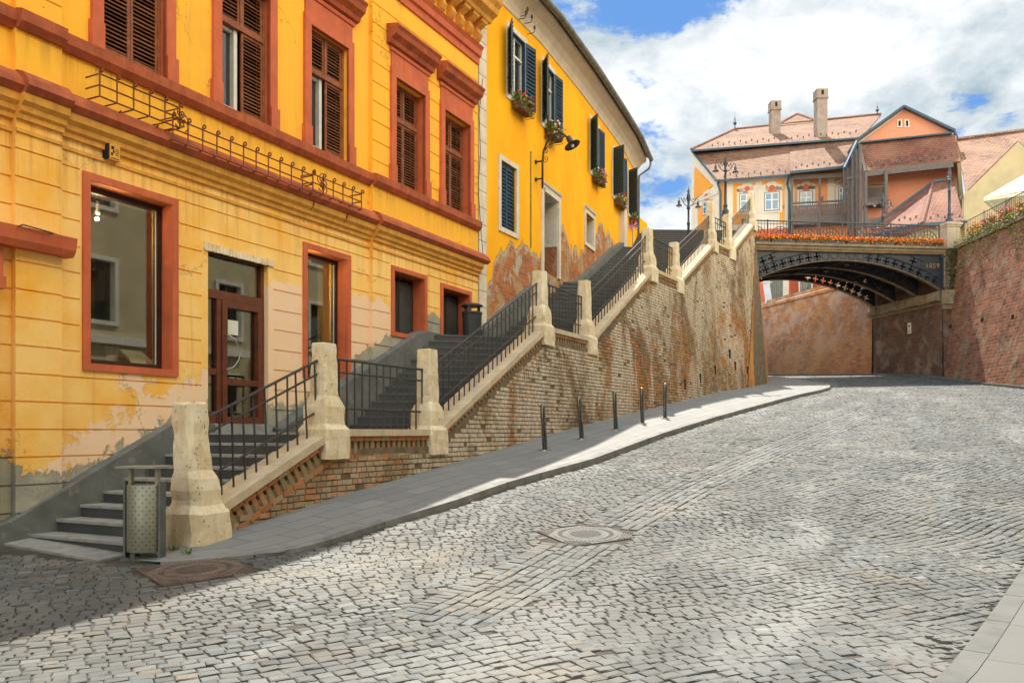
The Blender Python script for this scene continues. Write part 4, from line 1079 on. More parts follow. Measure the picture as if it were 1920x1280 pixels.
def frame_rect(fr, m, u0, u1, z0, z1, w, d0, d1, mi=0, bot=True, top=True):
    fr.box(m, u0, u0+w, z0, z1, d0, d1, mi); fr.box(m, u1-w, u1, z0, z1, d0, d1, mi)
    if top: fr.box(m, u0+w, u1-w, z1-w, z1, d0, d1, mi)
    if bot: fr.box(m, u0+w, u1-w, z0, z0+w, d0, d1, mi)
def leaf(fr, par, u0, u1, z0, z1, d, matf, mats_, pitch=.058, th=.022, st=.045, name='shutter_leaf', ang=None, hinge=None):
    """louvred leaf; if ang given it swings about the hinge u by ang (0 = closed in the wall plane)"""
    m = MB(); O = fr.pt(u0, 0, d); X, N, Z = fr.ax((u0+u1)/2); w = u1-u0
    if ang is not None:
        hu = u0 if hinge == 'L' else u1; O = fr.pt(hu, 0, d); s = 1 if hinge == 'L' else -1
        X = (X*s*math.cos(ang)+N*math.sin(ang)); N2 = N*math.cos(ang)-X*0; N = Vector((X.y, -X.x, 0))*1
    def bx(a, b, lo, hi, t, mi, tilt=0):
        c = O+X*((a+b)/2)+Z*((lo+hi)/2)
        if tilt:
            y = N*math.cos(tilt)+Z*math.sin(tilt); z = Z*math.cos(tilt)-N*math.sin(tilt); m.box(c, ((b-a)/2, pitch*.62, .0045), (X, y, z), mi)
        else: m.box(c, ((b-a)/2, t/2, (hi-lo)/2), (X, N, Z), mi)
    bx(0, st, z0, z1, th*1.6, 0); bx(w-st, w, z0, z1, th*1.6, 0); bx(st, w-st, z0, z0+st*1.3, th*1.5, 0); bx(st, w-st, z1-st, z1, th*1.5, 0)
    if mats_ == 'blue_dark': bx(st, w-st, z0+st, z1-st, .012, 1)
    n = int((z1-z0-2.3*st)/pitch)
    for k in range(n):
        zc = z0+st*1.3+(z1-z0-2.3*st)*(k+.5)/n; bx(st, w-st, zc, zc, 0, 1, -.75+rs.normal(0, .07))
    return m.build(name, [matf, mats_], par)
def upper_window(i, u0, u1, hood):
    z0, z1 = UPZ; w = MB(); d0 = .09 if (u0 > uR or u1 < uL) else 0
    F_ = .055; zt = z0+(z1-z0)*.655; dd = -.10
    frame_rect(FA, w, u0, u1, z0, z1, F_, dd-.10, dd+.03); FA.box(w, u0+F_, u1-F_, zt-.04, zt+.04, dd-.08, dd+.045)
    um = (u0+u1)/2; FA.box(w, um-.03, um+.03, zt+.04, z1-F_, dd-.06, dd+.03)
    win = w.build('window', 'wood_brown', A_)
    for a, b in ((u0+F_, um-.03), (um+.03, u1-F_)): leaf(FA, win, a, b, zt+.045, z1-F_, dd-.01, 'wood_brown', 'wood_slat')
    op = i in (2, 3)
    if op:
        g_ = MB(); FA.box(g_, u0+F_, um, z0+F_, zt-.05, dd-.12, dd-.11); g_.build('pane', 'glass', win)
        g_ = MB(); FA.box(g_, um-.13, um-.055, z0+F_, zt-.05, dd-.11, dd-.02, 0); FA.box(g_, u0+F_, u0+F_+.03, z0+F_, zt-.05, dd-.11, dd-.03, 0); FA.box(g_, u0+F_+.03, um-.13, zt-.10, zt-.05, dd-.11, dd-.05, 0); FA.box(g_, u0+F_+.03, um-.13, z0+F_, z0+F_+.06, dd-.11, dd-.05, 0); g_.build('casement', 'white_frame', win)
    else: leaf(FA, win, u0+F_, um-.005, z0+F_, zt-.045, dd, 'wood_brown', 'wood_slat')
    leaf(FA, win, um+.005, u1-F_, z0+F_, zt-.045, dd, 'wood_brown', 'wood_slat')
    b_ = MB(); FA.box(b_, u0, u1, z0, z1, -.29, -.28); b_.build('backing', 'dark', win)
    s = MB(); W_ = .17
    for a, b in ((u0-W_, u0), (u1, u1+W_)):
        FA.box(s, a, b, z0-.02, z1+.0, d0-.03, d0+.06); FA.box(s, a-.03 if a < u0 else a, b if a < u0 else b+.03, z0-.02, z0+.34, d0-.03, d0+.085)
    FA.box(s, u0-.03, u0, z0, z1, -.1, d0+.03); FA.box(s, u1, u1+.03, z0, z1, -.1, d0+.03)
    FA.box(s, u0-W_, u1+W_, z1, z1+.17, d0-.03, d0+.06)
    FA.box(s, u0-W_+.03, u1+W_-.03, z1+.17, z1+.50, d0-.03, d0+.035)
    FA.strip(s, u0-W_-.02, u1+W_+.02, [(d0-.02, z1+.50), (d0+.06, z1+.50), (d0+.07, z1+.56), (d0+.03, z1+.60), (d0-.02, z1+.60)])
    s.build('surround', 'red', win)
    h = MB(); FA.strip(h, u0-W_-.12, u1+W_+.12, [(d0-.02, z1+.60), (d0+.10, z1+.62), (d0+.13, z1+.70), (d0+.24, z1+.78), (d0+.27, z1+.88), (d0+.31, z1+.93), (d0+.30, z1+.97), (d0-.02, z1+1.02)]); h.build('hood', 'red_worn', win)
for i, (a, b) in enumerate(UPW): upper_window(i, a, b, True)
# surrounds of the ground floor
def gsur(r, par, d, w=.10, bot=True, mat='red', soff=True, dep=-.33):
    s = MB(); u0, u1, z0, z1 = r; frame_rect(FA, s, u0-w, u1+w, z0-(w if bot else 0), z1+w, w, d-.03, d+.035, 0, bot)
    s.build('surround', mat, par)
    for q_ in ((u0, u0+.012), (u1-.012, u1)): j = MB(); FA.box(j, *q_, z0, z1, dep, d+.03); j.build('jamb', mat, par)
    j = MB(); FA.box(j, u0+.012, u1-.012, z1-.012, z1, dep, d+.03); j.build('soffit', 'soffit', par)
def room(r, par, depth, mat, side, nm='room'):
    m = MB(); u0, u1, z0, z1 = r; e = .35; a, b, lo, hi = u0-e, u1+e*3, z0-.02, z1+.25
    p = lambda u, z, d: FA.pt(u, z, d)
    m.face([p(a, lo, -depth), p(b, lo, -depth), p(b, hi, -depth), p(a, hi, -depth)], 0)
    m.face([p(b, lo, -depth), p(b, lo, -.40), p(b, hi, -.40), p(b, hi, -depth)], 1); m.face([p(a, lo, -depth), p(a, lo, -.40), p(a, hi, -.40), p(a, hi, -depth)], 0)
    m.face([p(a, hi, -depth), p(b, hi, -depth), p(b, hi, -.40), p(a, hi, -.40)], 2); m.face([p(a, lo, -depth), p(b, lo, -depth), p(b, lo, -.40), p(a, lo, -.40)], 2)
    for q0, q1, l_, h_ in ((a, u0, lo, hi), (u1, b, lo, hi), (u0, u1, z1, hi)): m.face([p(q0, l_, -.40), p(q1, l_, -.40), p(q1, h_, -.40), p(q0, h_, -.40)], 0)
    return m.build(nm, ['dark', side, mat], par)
# shop window
u0, u1, z0, z1 = shop
w = MB(); frame_rect(FA, w, u0+.012, u1-.012, z0, z1-.012, .075, -.30, -.20); sw_ = w.build('shop_window', 'frame_dark', A_)
g_ = MB(); FA.box(g_, u0+.087, u1-.087, z0+.075, z1-.09, -.26, -.252); g_.build('pane', 'shop_glass', sw_)
gsur(shop, sw_, 0, .10); room(shop, sw_, 1.5, 'white_frame', 'interior')
g_ = MB(); FA.box(g_, u1-.095, u1-.088, z0+.08, z1-.09, -.25, -.23); g_.build('glazing_bead', 'white_frame', sw_)
# wooden door with transom, side light and leaf
u0, u1, z0, z1 = door
w = MB(); D0, D1 = -.20, -.10; us_ = u0+(u1-u0)*.20; zt = 2.20
frame_rect(FA, w, u0, u1, z0+.10, z1, .065, D0, D1, 0, False); FA.box(w, u0+.065, u1-.065, zt-.04, zt+.10, D0, D1+.02)
FA.box(w, us_, us_+.10, z0+.1, zt-.04, D0, D1+.01); FA.box(w, u0+.065, us_, z0+.1, z0+.30, D0, D1); FA.box(w, u0+.065, us_, .93, 1.03, D0, D1)
dr = w.build('door', 'door_brown', A_)
l_ = MB(); a, b = us_+.10, u1-.065; frame_rect(FA, l_, a, b, z0+.11, zt-.045, .105, D0+.01, D1+.035); FA.box(l_, a+.105, b-.105, .78, .88, D0+.01, D1+.03); lf = l_.build('door_leaf', 'door_brown', dr)
g_ = MB()
for q in ((u0+.065, us_, z0+.3, .93), (u0+.065, us_, 1.03, zt-.04), (u0+.065, u1-.065, zt+.10, z1-.065), (a+.105, b-.105, z0+.21, .78), (a+.105, b-.105, .88, zt-.15)): FA.box(g_, *q, -.16, -.152)
g_.build('pane', 'shop_glass', dr)
h_ = MB(); hc = a+.05
h_.tube([FA.pt(hc+du, zz_, dd_) for du, zz_, dd_ in ((0, 1.58, -.06), (.03, 1.585, .0), (.12, 1.52, .04), (.20, 1.38, .05), (.22, 1.28, .05), (.18, 1.18, .05), (.10, 1.07, .03), (.02, 1.03, -.02), (0, 1.04, -.06))], .009, 8); h_.build('door_handle', 'steel', dr, smooth=True)
room(door, dr, 2.2, 'interior', 'interior')
m = MB(); FA.box(m, a+.19, a+.42, 1.62, 1.86, D1-.048, D1-.045); m.build('paper_notice', 'paper', dr)
m = MB(); FA.box(m, u0+.0, u1-.0, z0-.12, z0+.10, -.28, .10); m.build('door_sill', 'slab_edge', dr)
m = MB()      # broken lintel
N_ = 40; e = 0
for k in range(N_):
    a_ = u0-.09+(u1-u0+.20)*k/N_; b_ = a_+(u1-u0+.20)/N_+.002; e = .7*e+rs.uniform(-.012, .012)
    FA.box(m, a_, b_, z1-.05-.012*rs.rand(), z1+.06+e, -.02, .025+rs.uniform(-.006, .012))
m.build('broken_lintel', 'travertine', dr)
m = MB(); FA.box(m, u0, u1, z1-.012, z1-.002, -.3, -.0); m.build('soffit', 'wood_brown', dr)
# tall red framed window
u0, u1, z0, z1 = tall
w = MB(); frame_rect(FA, w, u0+.012, u1-.012, z0, z1-.012, .06, -.32, -.22); tw = w.build('tall_window', 'frame_dark', A_)
g_ = MB(); FA.box(g_, u0+.07, u1-.07, z0+.06, z1-.07, -.28, -.272); g_.build('pane', 'shop_glass', tw)
g_ = MB(); FA.box(g_, u1-.078, u1-.071, z0+.06, z1-.09, -.27, -.25); g_.build('glazing_bead', 'white_frame', tw)
gsur(tall, tw, 0, .10, False); room(tall, tw, 1.6, 'white_frame', 'interior')
# two low windows with grey metal shutters
for r in (low1, low2):
    u0, u1, z0, z1 = r; w = MB(); frame_rect(FA, w, u0+.012, u1-.012, z0, z1-.012, .05, -.30, -.20)
    um = (u0+u1)/2; FA.box(w, um-.03, um+.03, z0+.05, z1-.062, -.3, -.18); lw = w.build('window', 'frame_dark', A_)
    for a, b in ((u0+.07, um-.035), (um+.035, u1-.07)):
        s = MB(); FA.box(s, a, b, z0+.06, z1-.13, -.23, -.205); frame_rect(FA, s, a, b, z0+.06, z1-.13, .022, -.205, -.19); s.build('metal_shutter', 'shutter_grey', lw)
    gsur(r, lw, .09, .09)
    k_ = MB()
    for uu in (um-.25, um, um+.25): k_.tube([FA.pt(uu, z1-.02, -.05), FA.pt(uu, z1-.10, -.02), FA.pt(uu, z1-.14, -.19)], .008, 5)
    k_.build('stay_hook', 'black_iron', lw)
# red ledge and pilaster of the gateway at the far left edge
m = MB(); FA.strip(m, lx-2.5, uA(118)-.0, [(.05, 2.28), (.22, 2.28), (.27, 2.36), (.30, 2.52), (.05, 2.56)]); m.build('gateway_cornice', 'red', A_)
m = MB(); a = uP
FA.box(m, lx, a-.24, -.3, 1.75, .0, .12); FA.box(m, lx, a-.16, 1.75, 1.9, -.0, .16); FA.box(m, lx, a-.18, 1.9, 2.28, .0, .13); m.build('gateway_pilaster', 'red', A_)
m = MB(); FA.box(m, lx, uP-.22, -1.6, -.3, 0, .13); m.build('gateway_plinth', 'plinth', A_)
m = MB(); FA.box(m, lx-2.2, lx, -.9, 2.2, -.28, -.24); m.build('gate', 'door_brown', A_)
m = MB(); uu, zz = FA.uz(192, 279); FA.box(m, uu, uu+.035, zz-.14, zz+.08, 0, .10, 1); FA.box(m, uu+.035, uu+.20, zz-.14, zz+.08, 0, .105, 0)
pq = m.build('number_plaque', ['yellow_mould', 'dark'], A_)
m = MB()
for k, (a, b, lo, hi) in enumerate(((.06, .10, .0, .045), (.085, .11, -.045, -.005), (.055, .085, -.085, -.045), (.125, .18, .005, .014), (.125, .18, -.02, -.012), (.125, .18, -.045, -.037), (.125, .18, -.07, -.062), (.05, .18, -.125, -.115))): FA.box(m, uu+a, uu+b, zz+lo, zz+hi, .105, .107)
m.build('plaque_print', 'dark', pq)

# cable drooping on the wall, wires at the corner
def cable(name, pts, r, lab, mat='black_plastic'):
    t = MB(); P3 = []
    for (x0, y0, d0), (x1, y1, d1) in zip(pts, pts[1:]):
        for k in range(5): f = k/5; P3.append((x0+(x1-x0)*f, y0+(y1-y0)*f, d0+(d1-d0)*f))
    P3.append(pts[-1]); t.tube([FA.pt(uA(min(x, 896)), FA.uz(min(x, 896), y)[1], d) for x, y, d in P3], r, 5)
    tag(t.build(name, mat), lab, 'cable')
cable('wall_cable', [(2, 430, .33), (12, 427, .33), (60, 440, .33), (100, 447, .20)], .010, 'black cable lying along the red ledge at the far left')
cable('wall_cable', [(896, 150, .14), (890, 215, .13), (893, 290, .12), (888, 350, .13), (893, 420, .12), (886, 480, .30)], .009, 'thin dark cable hanging down the corner of the ochre house')

# ------------------------------------------------------------------ wrought iron flower racks on the string course
def rack(name, x0, x1, y0, y1, H, lab, hooks):
    ua, z0 = FA.uz(x0, y0, .32); ub, zb = FA.uz(x1, y1, .32); zf = z0
    t = thing('flower_rack', FA.pt(ua, zf, .1), lab, 'flower rack', 'wrought iron flower racks above the shopfront')
    dn, df = .06, .34; m = MB()
    for h in (0, H*.5, H): 
        m.tube([FA.pt(ua, zf+h, dn), FA.pt(ua, zf+h, df), FA.pt(ub, zf+h, df), FA.pt(ub, zf+h, dn)], .0125, 5)
    m.tube([FA.pt(ua, zf, dn), FA.pt(ub, zf, dn)], .0125, 5); m.build('rails', 'rust_iron', t)
    n = max(2, int(round((ub-ua)/.27)))
    for k in range(n+1):
        u = ua+(ub-ua)*k/n; m = MB()
        pts = [FA.pt(u, zf, dn), FA.pt(u, zf, df), FA.pt(u, zf+H, df)]
        for j in range(9):
            a = math.pi*.5+j*.68; r = .038*(1-j*.06); pts.append(FA.pt(u, zf+H+.035+r*math.sin(a-1.6), df+.035-r*math.cos(a-1.6)))
        m.tube(pts, .0125, 5); m.build('scroll_bar', 'rust_iron', t)
    for u in hooks(ua, ub):
        m = MB(); pts = [FA.pt(u, zf-.02, df*.6)]
        for j in range(11):
            a = j*.62; r = .06; pts.append(FA.pt(u, zf-.10-.02*j+r*math.cos(a)*.6, .14+r*math.sin(a)))
        m.tube(pts, .0125, 5); m.build('bracket', 'rust_iron', t)
    return t
rack('flower_rack', 185, 335, 181, 228, .30, 'leftmost short flower rack of curled iron, hanging below the first shuttered window', lambda a, b: (a+(b-a)*.33, a+(b-a)*.8))
rack('flower_rack', 322, 585, 262, 362, .32, 'longest iron flower rack, in the middle, sitting on the red string course', lambda a, b: ())
rack('flower_rack', 585, 676, 358, 368, .30, 'rightmost small iron flower rack with a scrolled rosette', lambda a, b: (a+.2, b-.25))
# rosettes at the rack joints
for x, y, lab in ((333, 225, 'curled iron rosette where the left and middle flower racks meet'), (598, 345, 'curled iron rosette where the middle and right flower racks meet')):
    u, z = FA.uz(x, y, .3); m = MB()
    for k in range(5):
        pts = []
        for j in range(14):
            a = j*.55+k*1.26; r = .10-.006*j; pts.append(FA.pt(u+.05*math.cos(k*1.26)+r*math.cos(a), z+.09*math.sin(k*1.26)+r*math.sin(a), .36+.01*k))
        m.tube(pts, .009, 5)
    tag(m.build('iron_rosette', 'rust_iron'), lab, 'rosette', 'iron rosettes on the flower racks')

# items in the shop window
def fbox(name, u0, u1, z0, z1, d0, d1, mat, lab, cat):
    m = MB(); FA.box(m, u0, u1, z0, z1, d0, d1); o = m.build(name, mat); tag(o, lab, cat); return m
us0 = shop[0]+.09
m = MB(); p = [(0, 0, 0), (.30, 0, 0), (.27, .62, .03), (.02, .62, .03)]
q = [FA.pt(us0+.02+a, 1.52+b, -.42+c) for a, b, c in p]; q2 = [FA.pt(us0+.02+a, 1.52+b, -.54-c*.5) for a, b, c in p]
m.hexa([q[0], q[1], q2[1], q2[0]], [q[3], q[2], q2[2], q2[3]])
m.tube([FA.pt(us0+.08, 2.14, -.45), FA.pt(us0+.10, 2.42, -.45), FA.pt(us0+.18, 2.46, -.45), FA.pt(us0+.22, 2.14, -.45)], .008, 5)
tag(m.build('hanging_bag', 'greencloth'), 'pale green cloth bag hanging behind the shop window glass', 'bag')
m = MB()
for k in range(60):
    a = rs.uniform(0, 6.28); r = rs.uniform(.02, .13); c = Vector((us0+.15+r*math.cos(a)*.9, 2.32+r*math.sin(a)*1.5, 0)); s = .05
    v = [FA.pt(c.x+rs.uniform(-s, s), c.y+rs.uniform(-s, s), -.38+rs.uniform(-s, s)) for _ in range(4)]; m.face(v)
tag(m.build('cloth_flower', 'pinkflower'), 'pink cloth flower pinned above the green bag in the shop window', 'flower')
m = MB(); c = FA.pt(us0+.62, shop[2]+.08, -.45); m.lathe(c, [(.06, 0), (.065, .02), (.10, .22), (.105, .23), (.09, .225), (.06, .03)], 16); tag(m.build('display_pot', 'white_frame', smooth=False), 'white scalloped pot standing on the shop window sill', 'pot')
m = MB(); a = us0+.86; q = [FA.pt(a, shop[2]+.08, -.30), FA.pt(a+.42, shop[2]+.08, -.30), FA.pt(a+.34, shop[2]+.30, -.55), FA.pt(a-.02, shop[2]+.30, -.55)]; m.slab(q, .02)
tag(m.build('display_card', 'paper'), 'white tilted display card beside the pot in the shop window', 'card')
m = MB(); m.lathe(FA.pt(us0+.10, shop[2]+.08, -.5), [(.05, 0), (.09, .05), (.10, .16), (.05, .26), (.045, .30)], 14); tag(m.build('display_vase', 'white_frame'), 'white round vase at the left end of the shop window sill', 'vase')
def spots(par, pts, zz, d):
    for u in pts:
        ld = bpy.data.lights.new('spot_bulb_light', 'POINT'); ld.energy = 45; ld.color = (1, .72, .40); ld.shadow_soft_size = .03
        lo = bpy.data.objects.new('spot_bulb_light', ld); SC.collection.objects.link(lo); lo.location = FA.pt(u, zz-.09, d); lo.parent = par; lo.location = FA.pt(u, zz-.09, d)-ORG[par.name]; lo.matrix_parent_inverse.identity()
    for u in pts:
        m = MB(); m.lathe(FA.pt(u, zz, d), [(.02, .16), (.022, .08), (.03, .07), (.035, 0), (.03, 0)], 10); sp = m.build('spot_lamp', 'zinc', par)
        m = MB(); m.lathe(FA.pt(u, zz-.02, d), [(.006, -.01), (.024, 0), (.024, .018), (.01, .02)], 10); m.build('bulb', 'bulb', sp)
spots(sw_, (shop[0]+.30, shop[0]+.52), 3.17, -.5)
spots(tw, (tall[0]+.16, tall[0]+.32), 3.12, -.5)

# ------------------------------------------------------------------ golden house B
B_ = thing('golden_house', (BPL[0][0], BPL[0][1], 2.0), 'golden yellow house with navy shutters, peeling plaster and flower boxes, behind the stairs', 'house')
BU = FB.u[-1]
def uB(x): return FB.ux(x)
bw_g = (uB(938), uB(967), 5.45, 7.22); bd = (uB(1018), uB(1046), 4.75, 7.12); bw_s = (uB(1097), uB(1112), 6.5, 7.5)
BW = [(uB(a), uB(b)) for a, b in ((953, 979), (1017, 1034), (1107, 1118), (1149, 1162), (1178, 1186))]; BZ = (9.12, 10.92)
BW = [(a, a+1.02) if i < 4 else (a, a+.95) for i, (a, b) in enumerate(BW)]
BO = [bw_g, bd, bw_s]+[(a, b, BZ[0], BZ[1]) for a, b in BW]
def bare(u, z):
    Y = FB.pt(u, 0).y
    b = float(np.interp(Y, [21, 21.4, 21.8, 22.6, 23.6, 24.3, 24.4, 25.2, 26, 26.6, 27.4, 28.3, 28.9, 29.6, 30.4, 31.5, 37], [3.4, 3.9, 4.5, 5.1, 5.3, 5.2, 5.6, 6.2, 6.5, 6.2, 5.9, 6.3, 7.1, 7.2, 7.7, 7.4, 7.6]))
    return (b-z)*1.7-.1
usb = list(np.arange(0, BU, .22))+[BU]+FB.u+[v for r in BO for v in (r[0], r[1])]; zsb = list(np.arange(1.4, 11.5, .22))+[11.45]+[v for r in BO for v in (r[2], r[3])]
def B_fn(u, z):
    for r in BO:
        if inside(u, z, r): return None
    return 0.0, 0
mb, at = relief(FB, usb, zsb, B_fn, {'bare': bare}, -.45)
mb.build('wall', 'B', B_, attrs=at)
m = MB(); FB.box(m, uB(896.5), uB(910.5), 1.5, 11.45, -.05, .03)
m.build('corner_quoin', 'white_trim', B_)
g_ = MB()
for k in range(22): FB.box(g_, uB(896.5)-.001, uB(910.5)+.001, 1.9+k*.42, 1.915+k*.42, .02, .032)
g_.build('quoin_joint', 'plinth', B_)
m = MB(); e = FB.pt(BU, 0); nn = FB.ax(BU)[1]
m.face([FB.pt(BU, 1.4), FB.pt(BU, 1.4, -9), FB.pt(BU, 11.45, -9), FB.pt(BU, 11.45)]); m.face([FB.pt(0, 1.4, -9), FB.pt(BU, 1.4, -9), FB.pt(BU, 11.4, -9), FB.pt(0, 11.4, -9)])
m.face([FB.pt(0, 1.4, 0), FB.pt(0, 1.4, -9), FB.pt(0, 11.45, -9), FB.pt(0, 11.45, 0)])
m.face([FB.pt(BU, 11.45), FB.pt(BU, 11.45, -9), FB.pt(BU, 14.8, -4.5)]); m.build('side_wall', 'B', B_, uv=True, attrs={'bare': -3})
m = MB(); FB.strip(m, .0, BU, [(-.03, 11.38), (.03, 11.38), (.05, 11.48), (.10, 11.62), (.22, 11.78), (.38, 11.88), (.44, 11.92), (.44, 12.06), (-.03, 12.06)]); m.build('cove', 'beige_cove', B_)
m = MB()
for a, b in zip(FB.u, FB.u[1:]):
    m.slab([FB.pt(a, 12.14, .56), FB.pt(b, 12.14, .56), FB.pt(b, 15.3, -4.5), FB.pt(a, 15.3, -4.5)], .10); m.slab([FB.pt(b, 12.08, -9.4), FB.pt(a, 12.08, -9.4), FB.pt(a, 15.3, -4.5), FB.pt(b, 15.3, -4.5)], .10)
m.build('roof', 'tile_mix', B_, uv=True)
m = MB(); zg = 12.02; pts = [FB.pt(u, zg, .64) for u in np.linspace(.0, BU+.1, 24)]
m.tube(pts, .10, 10); gt = m.build('gutter', 'zinc', B_, smooth=True)
for k in range(14):
    u = .5+k*1.25
    if u < BU: h_ = MB(); h_.tube([FB.pt(u, zg+.16, .50), FB.pt(u, zg+.12, .64), FB.pt(u, zg, .72), FB.pt(u, zg-.09, .64)], .012, 5); h_.build('gutter_hook', 'black_iron', gt)
m = MB(); m.tube([FB.pt(BU+.05, zg, .62), FB.pt(BU+.05, zg-.25, .62), FB.pt(BU+.02, zg-.42, .55), FB.pt(BU-.05, zg-.72, .12), FB.pt(BU-.05, 7.4, .09)], .05, 8); m.build('downpipe', 'zinc', B_, smooth=True)
# surrounds
def bsur(r, w, d, nm='surround', head=0.0, bot=True):
    m = MB(); u0, u1, z0, z1 = r; frame_rect(FB, m, u0-w, u1+w, z0-(w if bot else 0), z1+w+head, w, -.03, d, 0, bot, False)
    FB.box(m, u0, u1, z1, z1+w+head, -.03, d-.005)
    if head: FB.strip(m, u0-w-.02, u1+w+.02, [(-.02, z1+w+head), (d+.03, z1+w+head), (d+.05, z1+w+head+.06), (-.02, z1+w+head+.07)])
    return m
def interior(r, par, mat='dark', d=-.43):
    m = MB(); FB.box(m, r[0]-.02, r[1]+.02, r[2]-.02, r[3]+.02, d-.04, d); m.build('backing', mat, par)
w = bsur(bw_g, .13, .04); gw = w.build('window', 'white_trim', B_); um = (bw_g[0]+bw_g[1])/2
for a, b in ((bw_g[0]+.01, um-.004), (um+.004, bw_g[1]-.01)): leaf(FB, gw, a, b, bw_g[2]+.02, bw_g[3]-.02, -.06, 'blue_shutter', 'blue_dark', .10)
interior(bw_g, gw)
w = bsur(bd, .17, .05, bot=False, head=.02); dw = w.build('door', 'white_trim', B_)
m = MB(); FB.box(m, bd[0], bd[1], bd[2], bd[3], -.46, -.43); m.build('door_leaf', 'blue_dark', dw)
m = MB(); FB.box(m, bd[0]+.01, bd[0]+.05, bd[2]+.05, bd[3]-.42, -.42, -.02); FB.box(m, bd[0]+.05, bd[0]+.10, 6.0, 6.1, -.2, -.05); m.build('open_leaf', 'blue_dark', dw)
m = MB(); FB.box(m, bd[1]-.02, bd[1]+.001, bd[2]+1.0, bd[3], -.43, .0); FB.box(m, bd[0], bd[1]-.02, bd[3]-.02, bd[3], -.43, .0); m.build('reveal', 'white_trim', dw)
w = bsur(bw_s, .13, .05, head=.02); sw2 = w.build('window', 'white_trim', B_); m = MB(); FB.box(m, bw_s[0], bw_s[1], bw_s[2], bw_s[3], -.3, -.26); m.build('shutter_leaf', 'blue_shutter', sw2)
m = MB(); FB.box(m, bw_s[1]-.02, bw_s[1]+.001, bw_s[2], bw_s[3], -.26, .0); m.build('reveal', 'white_trim', sw2)
SH = [(2.55, 3.02), (2.55, 3.02), (2.45, 3.02), (2.05, 2.8), (2.2, 2.8)]
for i, (u0, u1) in enumerate(BW):
    z0, z1 = BZ; w = bsur((u0, u1, z0, z1), .13, .035, head=.0); ww = w.build('window', 'white_trim', B_); um = (u0+u1)/2; F_ = .05
    f = MB(); frame_rect(FB, f, u0, u1, z0, z1, F_, -.16, -.08); FB.box(f, um-.03, um+.03, z0+F_, z1-F_, -.15, -.07); FB.box(f, u0+F_, u1-F_, z0+1.22, z0+1.28, -.15, -.065); f.build('window_frame', 'white_frame', ww)
    f = MB(); frame_rect(FB, f, u0-.0, u1+.0, z0, z1, .035, -.08, .02); f.build('outer_frame', 'blue_shutter', ww)
    g2 = MB(); FB.box(g2, u0+F_, u1-F_, z0+F_, z1-F_, -.14, -.132); g2.build('pane', 'glass', ww); interior((u0, u1, z0, z1), ww, d=-.42)
    c = MB(); FB.box(c, u0+F_+.04, um-.08, z0+F_, z1-F_-.02, -.22, -.21); FB.box(c, um+.06, u1-F_-.03, z0+F_, z1-F_-.02, -.22, -.21); c.build('curtain', 'white_cloth', ww)
    hw = (u1-u0)/2
    la, ra = SH[i]
    leaf(FB, ww, u0, u0+hw, z0, z1, .04, 'blue_shutter', 'blue_dark', .10, ang=la, hinge='L')
    leaf(FB, ww, u1-hw, u1, z0, z1, .04, 'blue_shutter', 'blue_dark', .10, ang=ra, hinge='R')

# flower boxes
def flowers(m, c, n, s, box, mats, axes=None, droop=0):
    X, N, Z = axes or (Vector((1, 0, 0)), Vector((0, 1, 0)), Vector((0, 0, 1)))
    for _ in range(n):
        p = c+X*rs.uniform(-box[0], box[0])+N*rs.uniform(-box[1], box[1])+Z*(rs.uniform(-box[2], box[2])-(droop*rs.rand() if rs.rand() < .3 else 0))
        mi = mats[rs.randint(len(mats))]; a = rs.uniform(0, 6.28); b = rs.uniform(-1, 1); d1 = Vector((math.cos(a)*math.cos(b), math.sin(a)*math.cos(b), math.sin(b)))
        d2 = d1.cross(Vector(rs.normal(0, 1, 3))).normalized(); r = s*rs.uniform(.6, 1.3)
        m.face([p-d1*r, p-d2*r*.7, p+d1*r, p+d2*r*.7], mi)
fb_lab = ['first flower box with red geraniums, under the nearest upper window', 'second flower box, pink and red flowers just above the curved wall lamp', 'third flower box, full of pink flowers under the middle upper window', 'fourth flower box, small with yellowish flowers', 'fifth flower box, last and nearly empty at the far end of the golden house']
for i, (u0, u1) in enumerate(BW):
    uc = (u0+u1)/2+.05; X, N, Z = FB.ax(uc); o = FB.pt(uc, BZ[0]-.34, .16)
    t = thing('window_flower_box', o, fb_lab[i], 'flower box', 'flower boxes on the golden house')
    m = MB(); FB.box(m, uc-.40, uc+.40, BZ[0]-.33, BZ[0]-.12, .07, .27); m.build('planter', 'terracotta', t)
    m = MB()
    for h in (.0, .11, .22): m.tube([FB.pt(uc-.44, BZ[0]-.36+h, .04), FB.pt(uc-.44, BZ[0]-.36+h, .30), FB.pt(uc+.44, BZ[0]-.36+h, .30), FB.pt(uc+.44, BZ[0]-.36+h, .04)], .008, 4)
    for k in range(7): uu = uc-.44+k*.1467; m.tube([FB.pt(uu, BZ[0]-.36, .04), FB.pt(uu, BZ[0]-.36, .30), FB.pt(uu, BZ[0]-.10, .31)], .007, 4)
    m.build('iron_cage', 'black_iron', t)
    m = MB(); c = FB.pt(uc, BZ[0]-.05, .20); n_ = (420, 420, 460, 200, 60)[i]
    flowers(m, c, n_, .045, (.46, .14, .13), [0, 0, 1], (X, N, Z), .25); m.build('foliage', ['leaf', 'leafy'], t)
    m = MB(); flowers(m, c+N*.06+Z*.05, (90, 110, 130, 60, 6)[i], .042, (.46, .16, .15), ([0], [0, 1, 2], [1, 1, 2], [3, 3, 0], [3])[i], (X, N, Z), .2); m.build('blossoms', ['fl_red', 'fl_pink', 'fl_white', 'fl_yellow'], t)

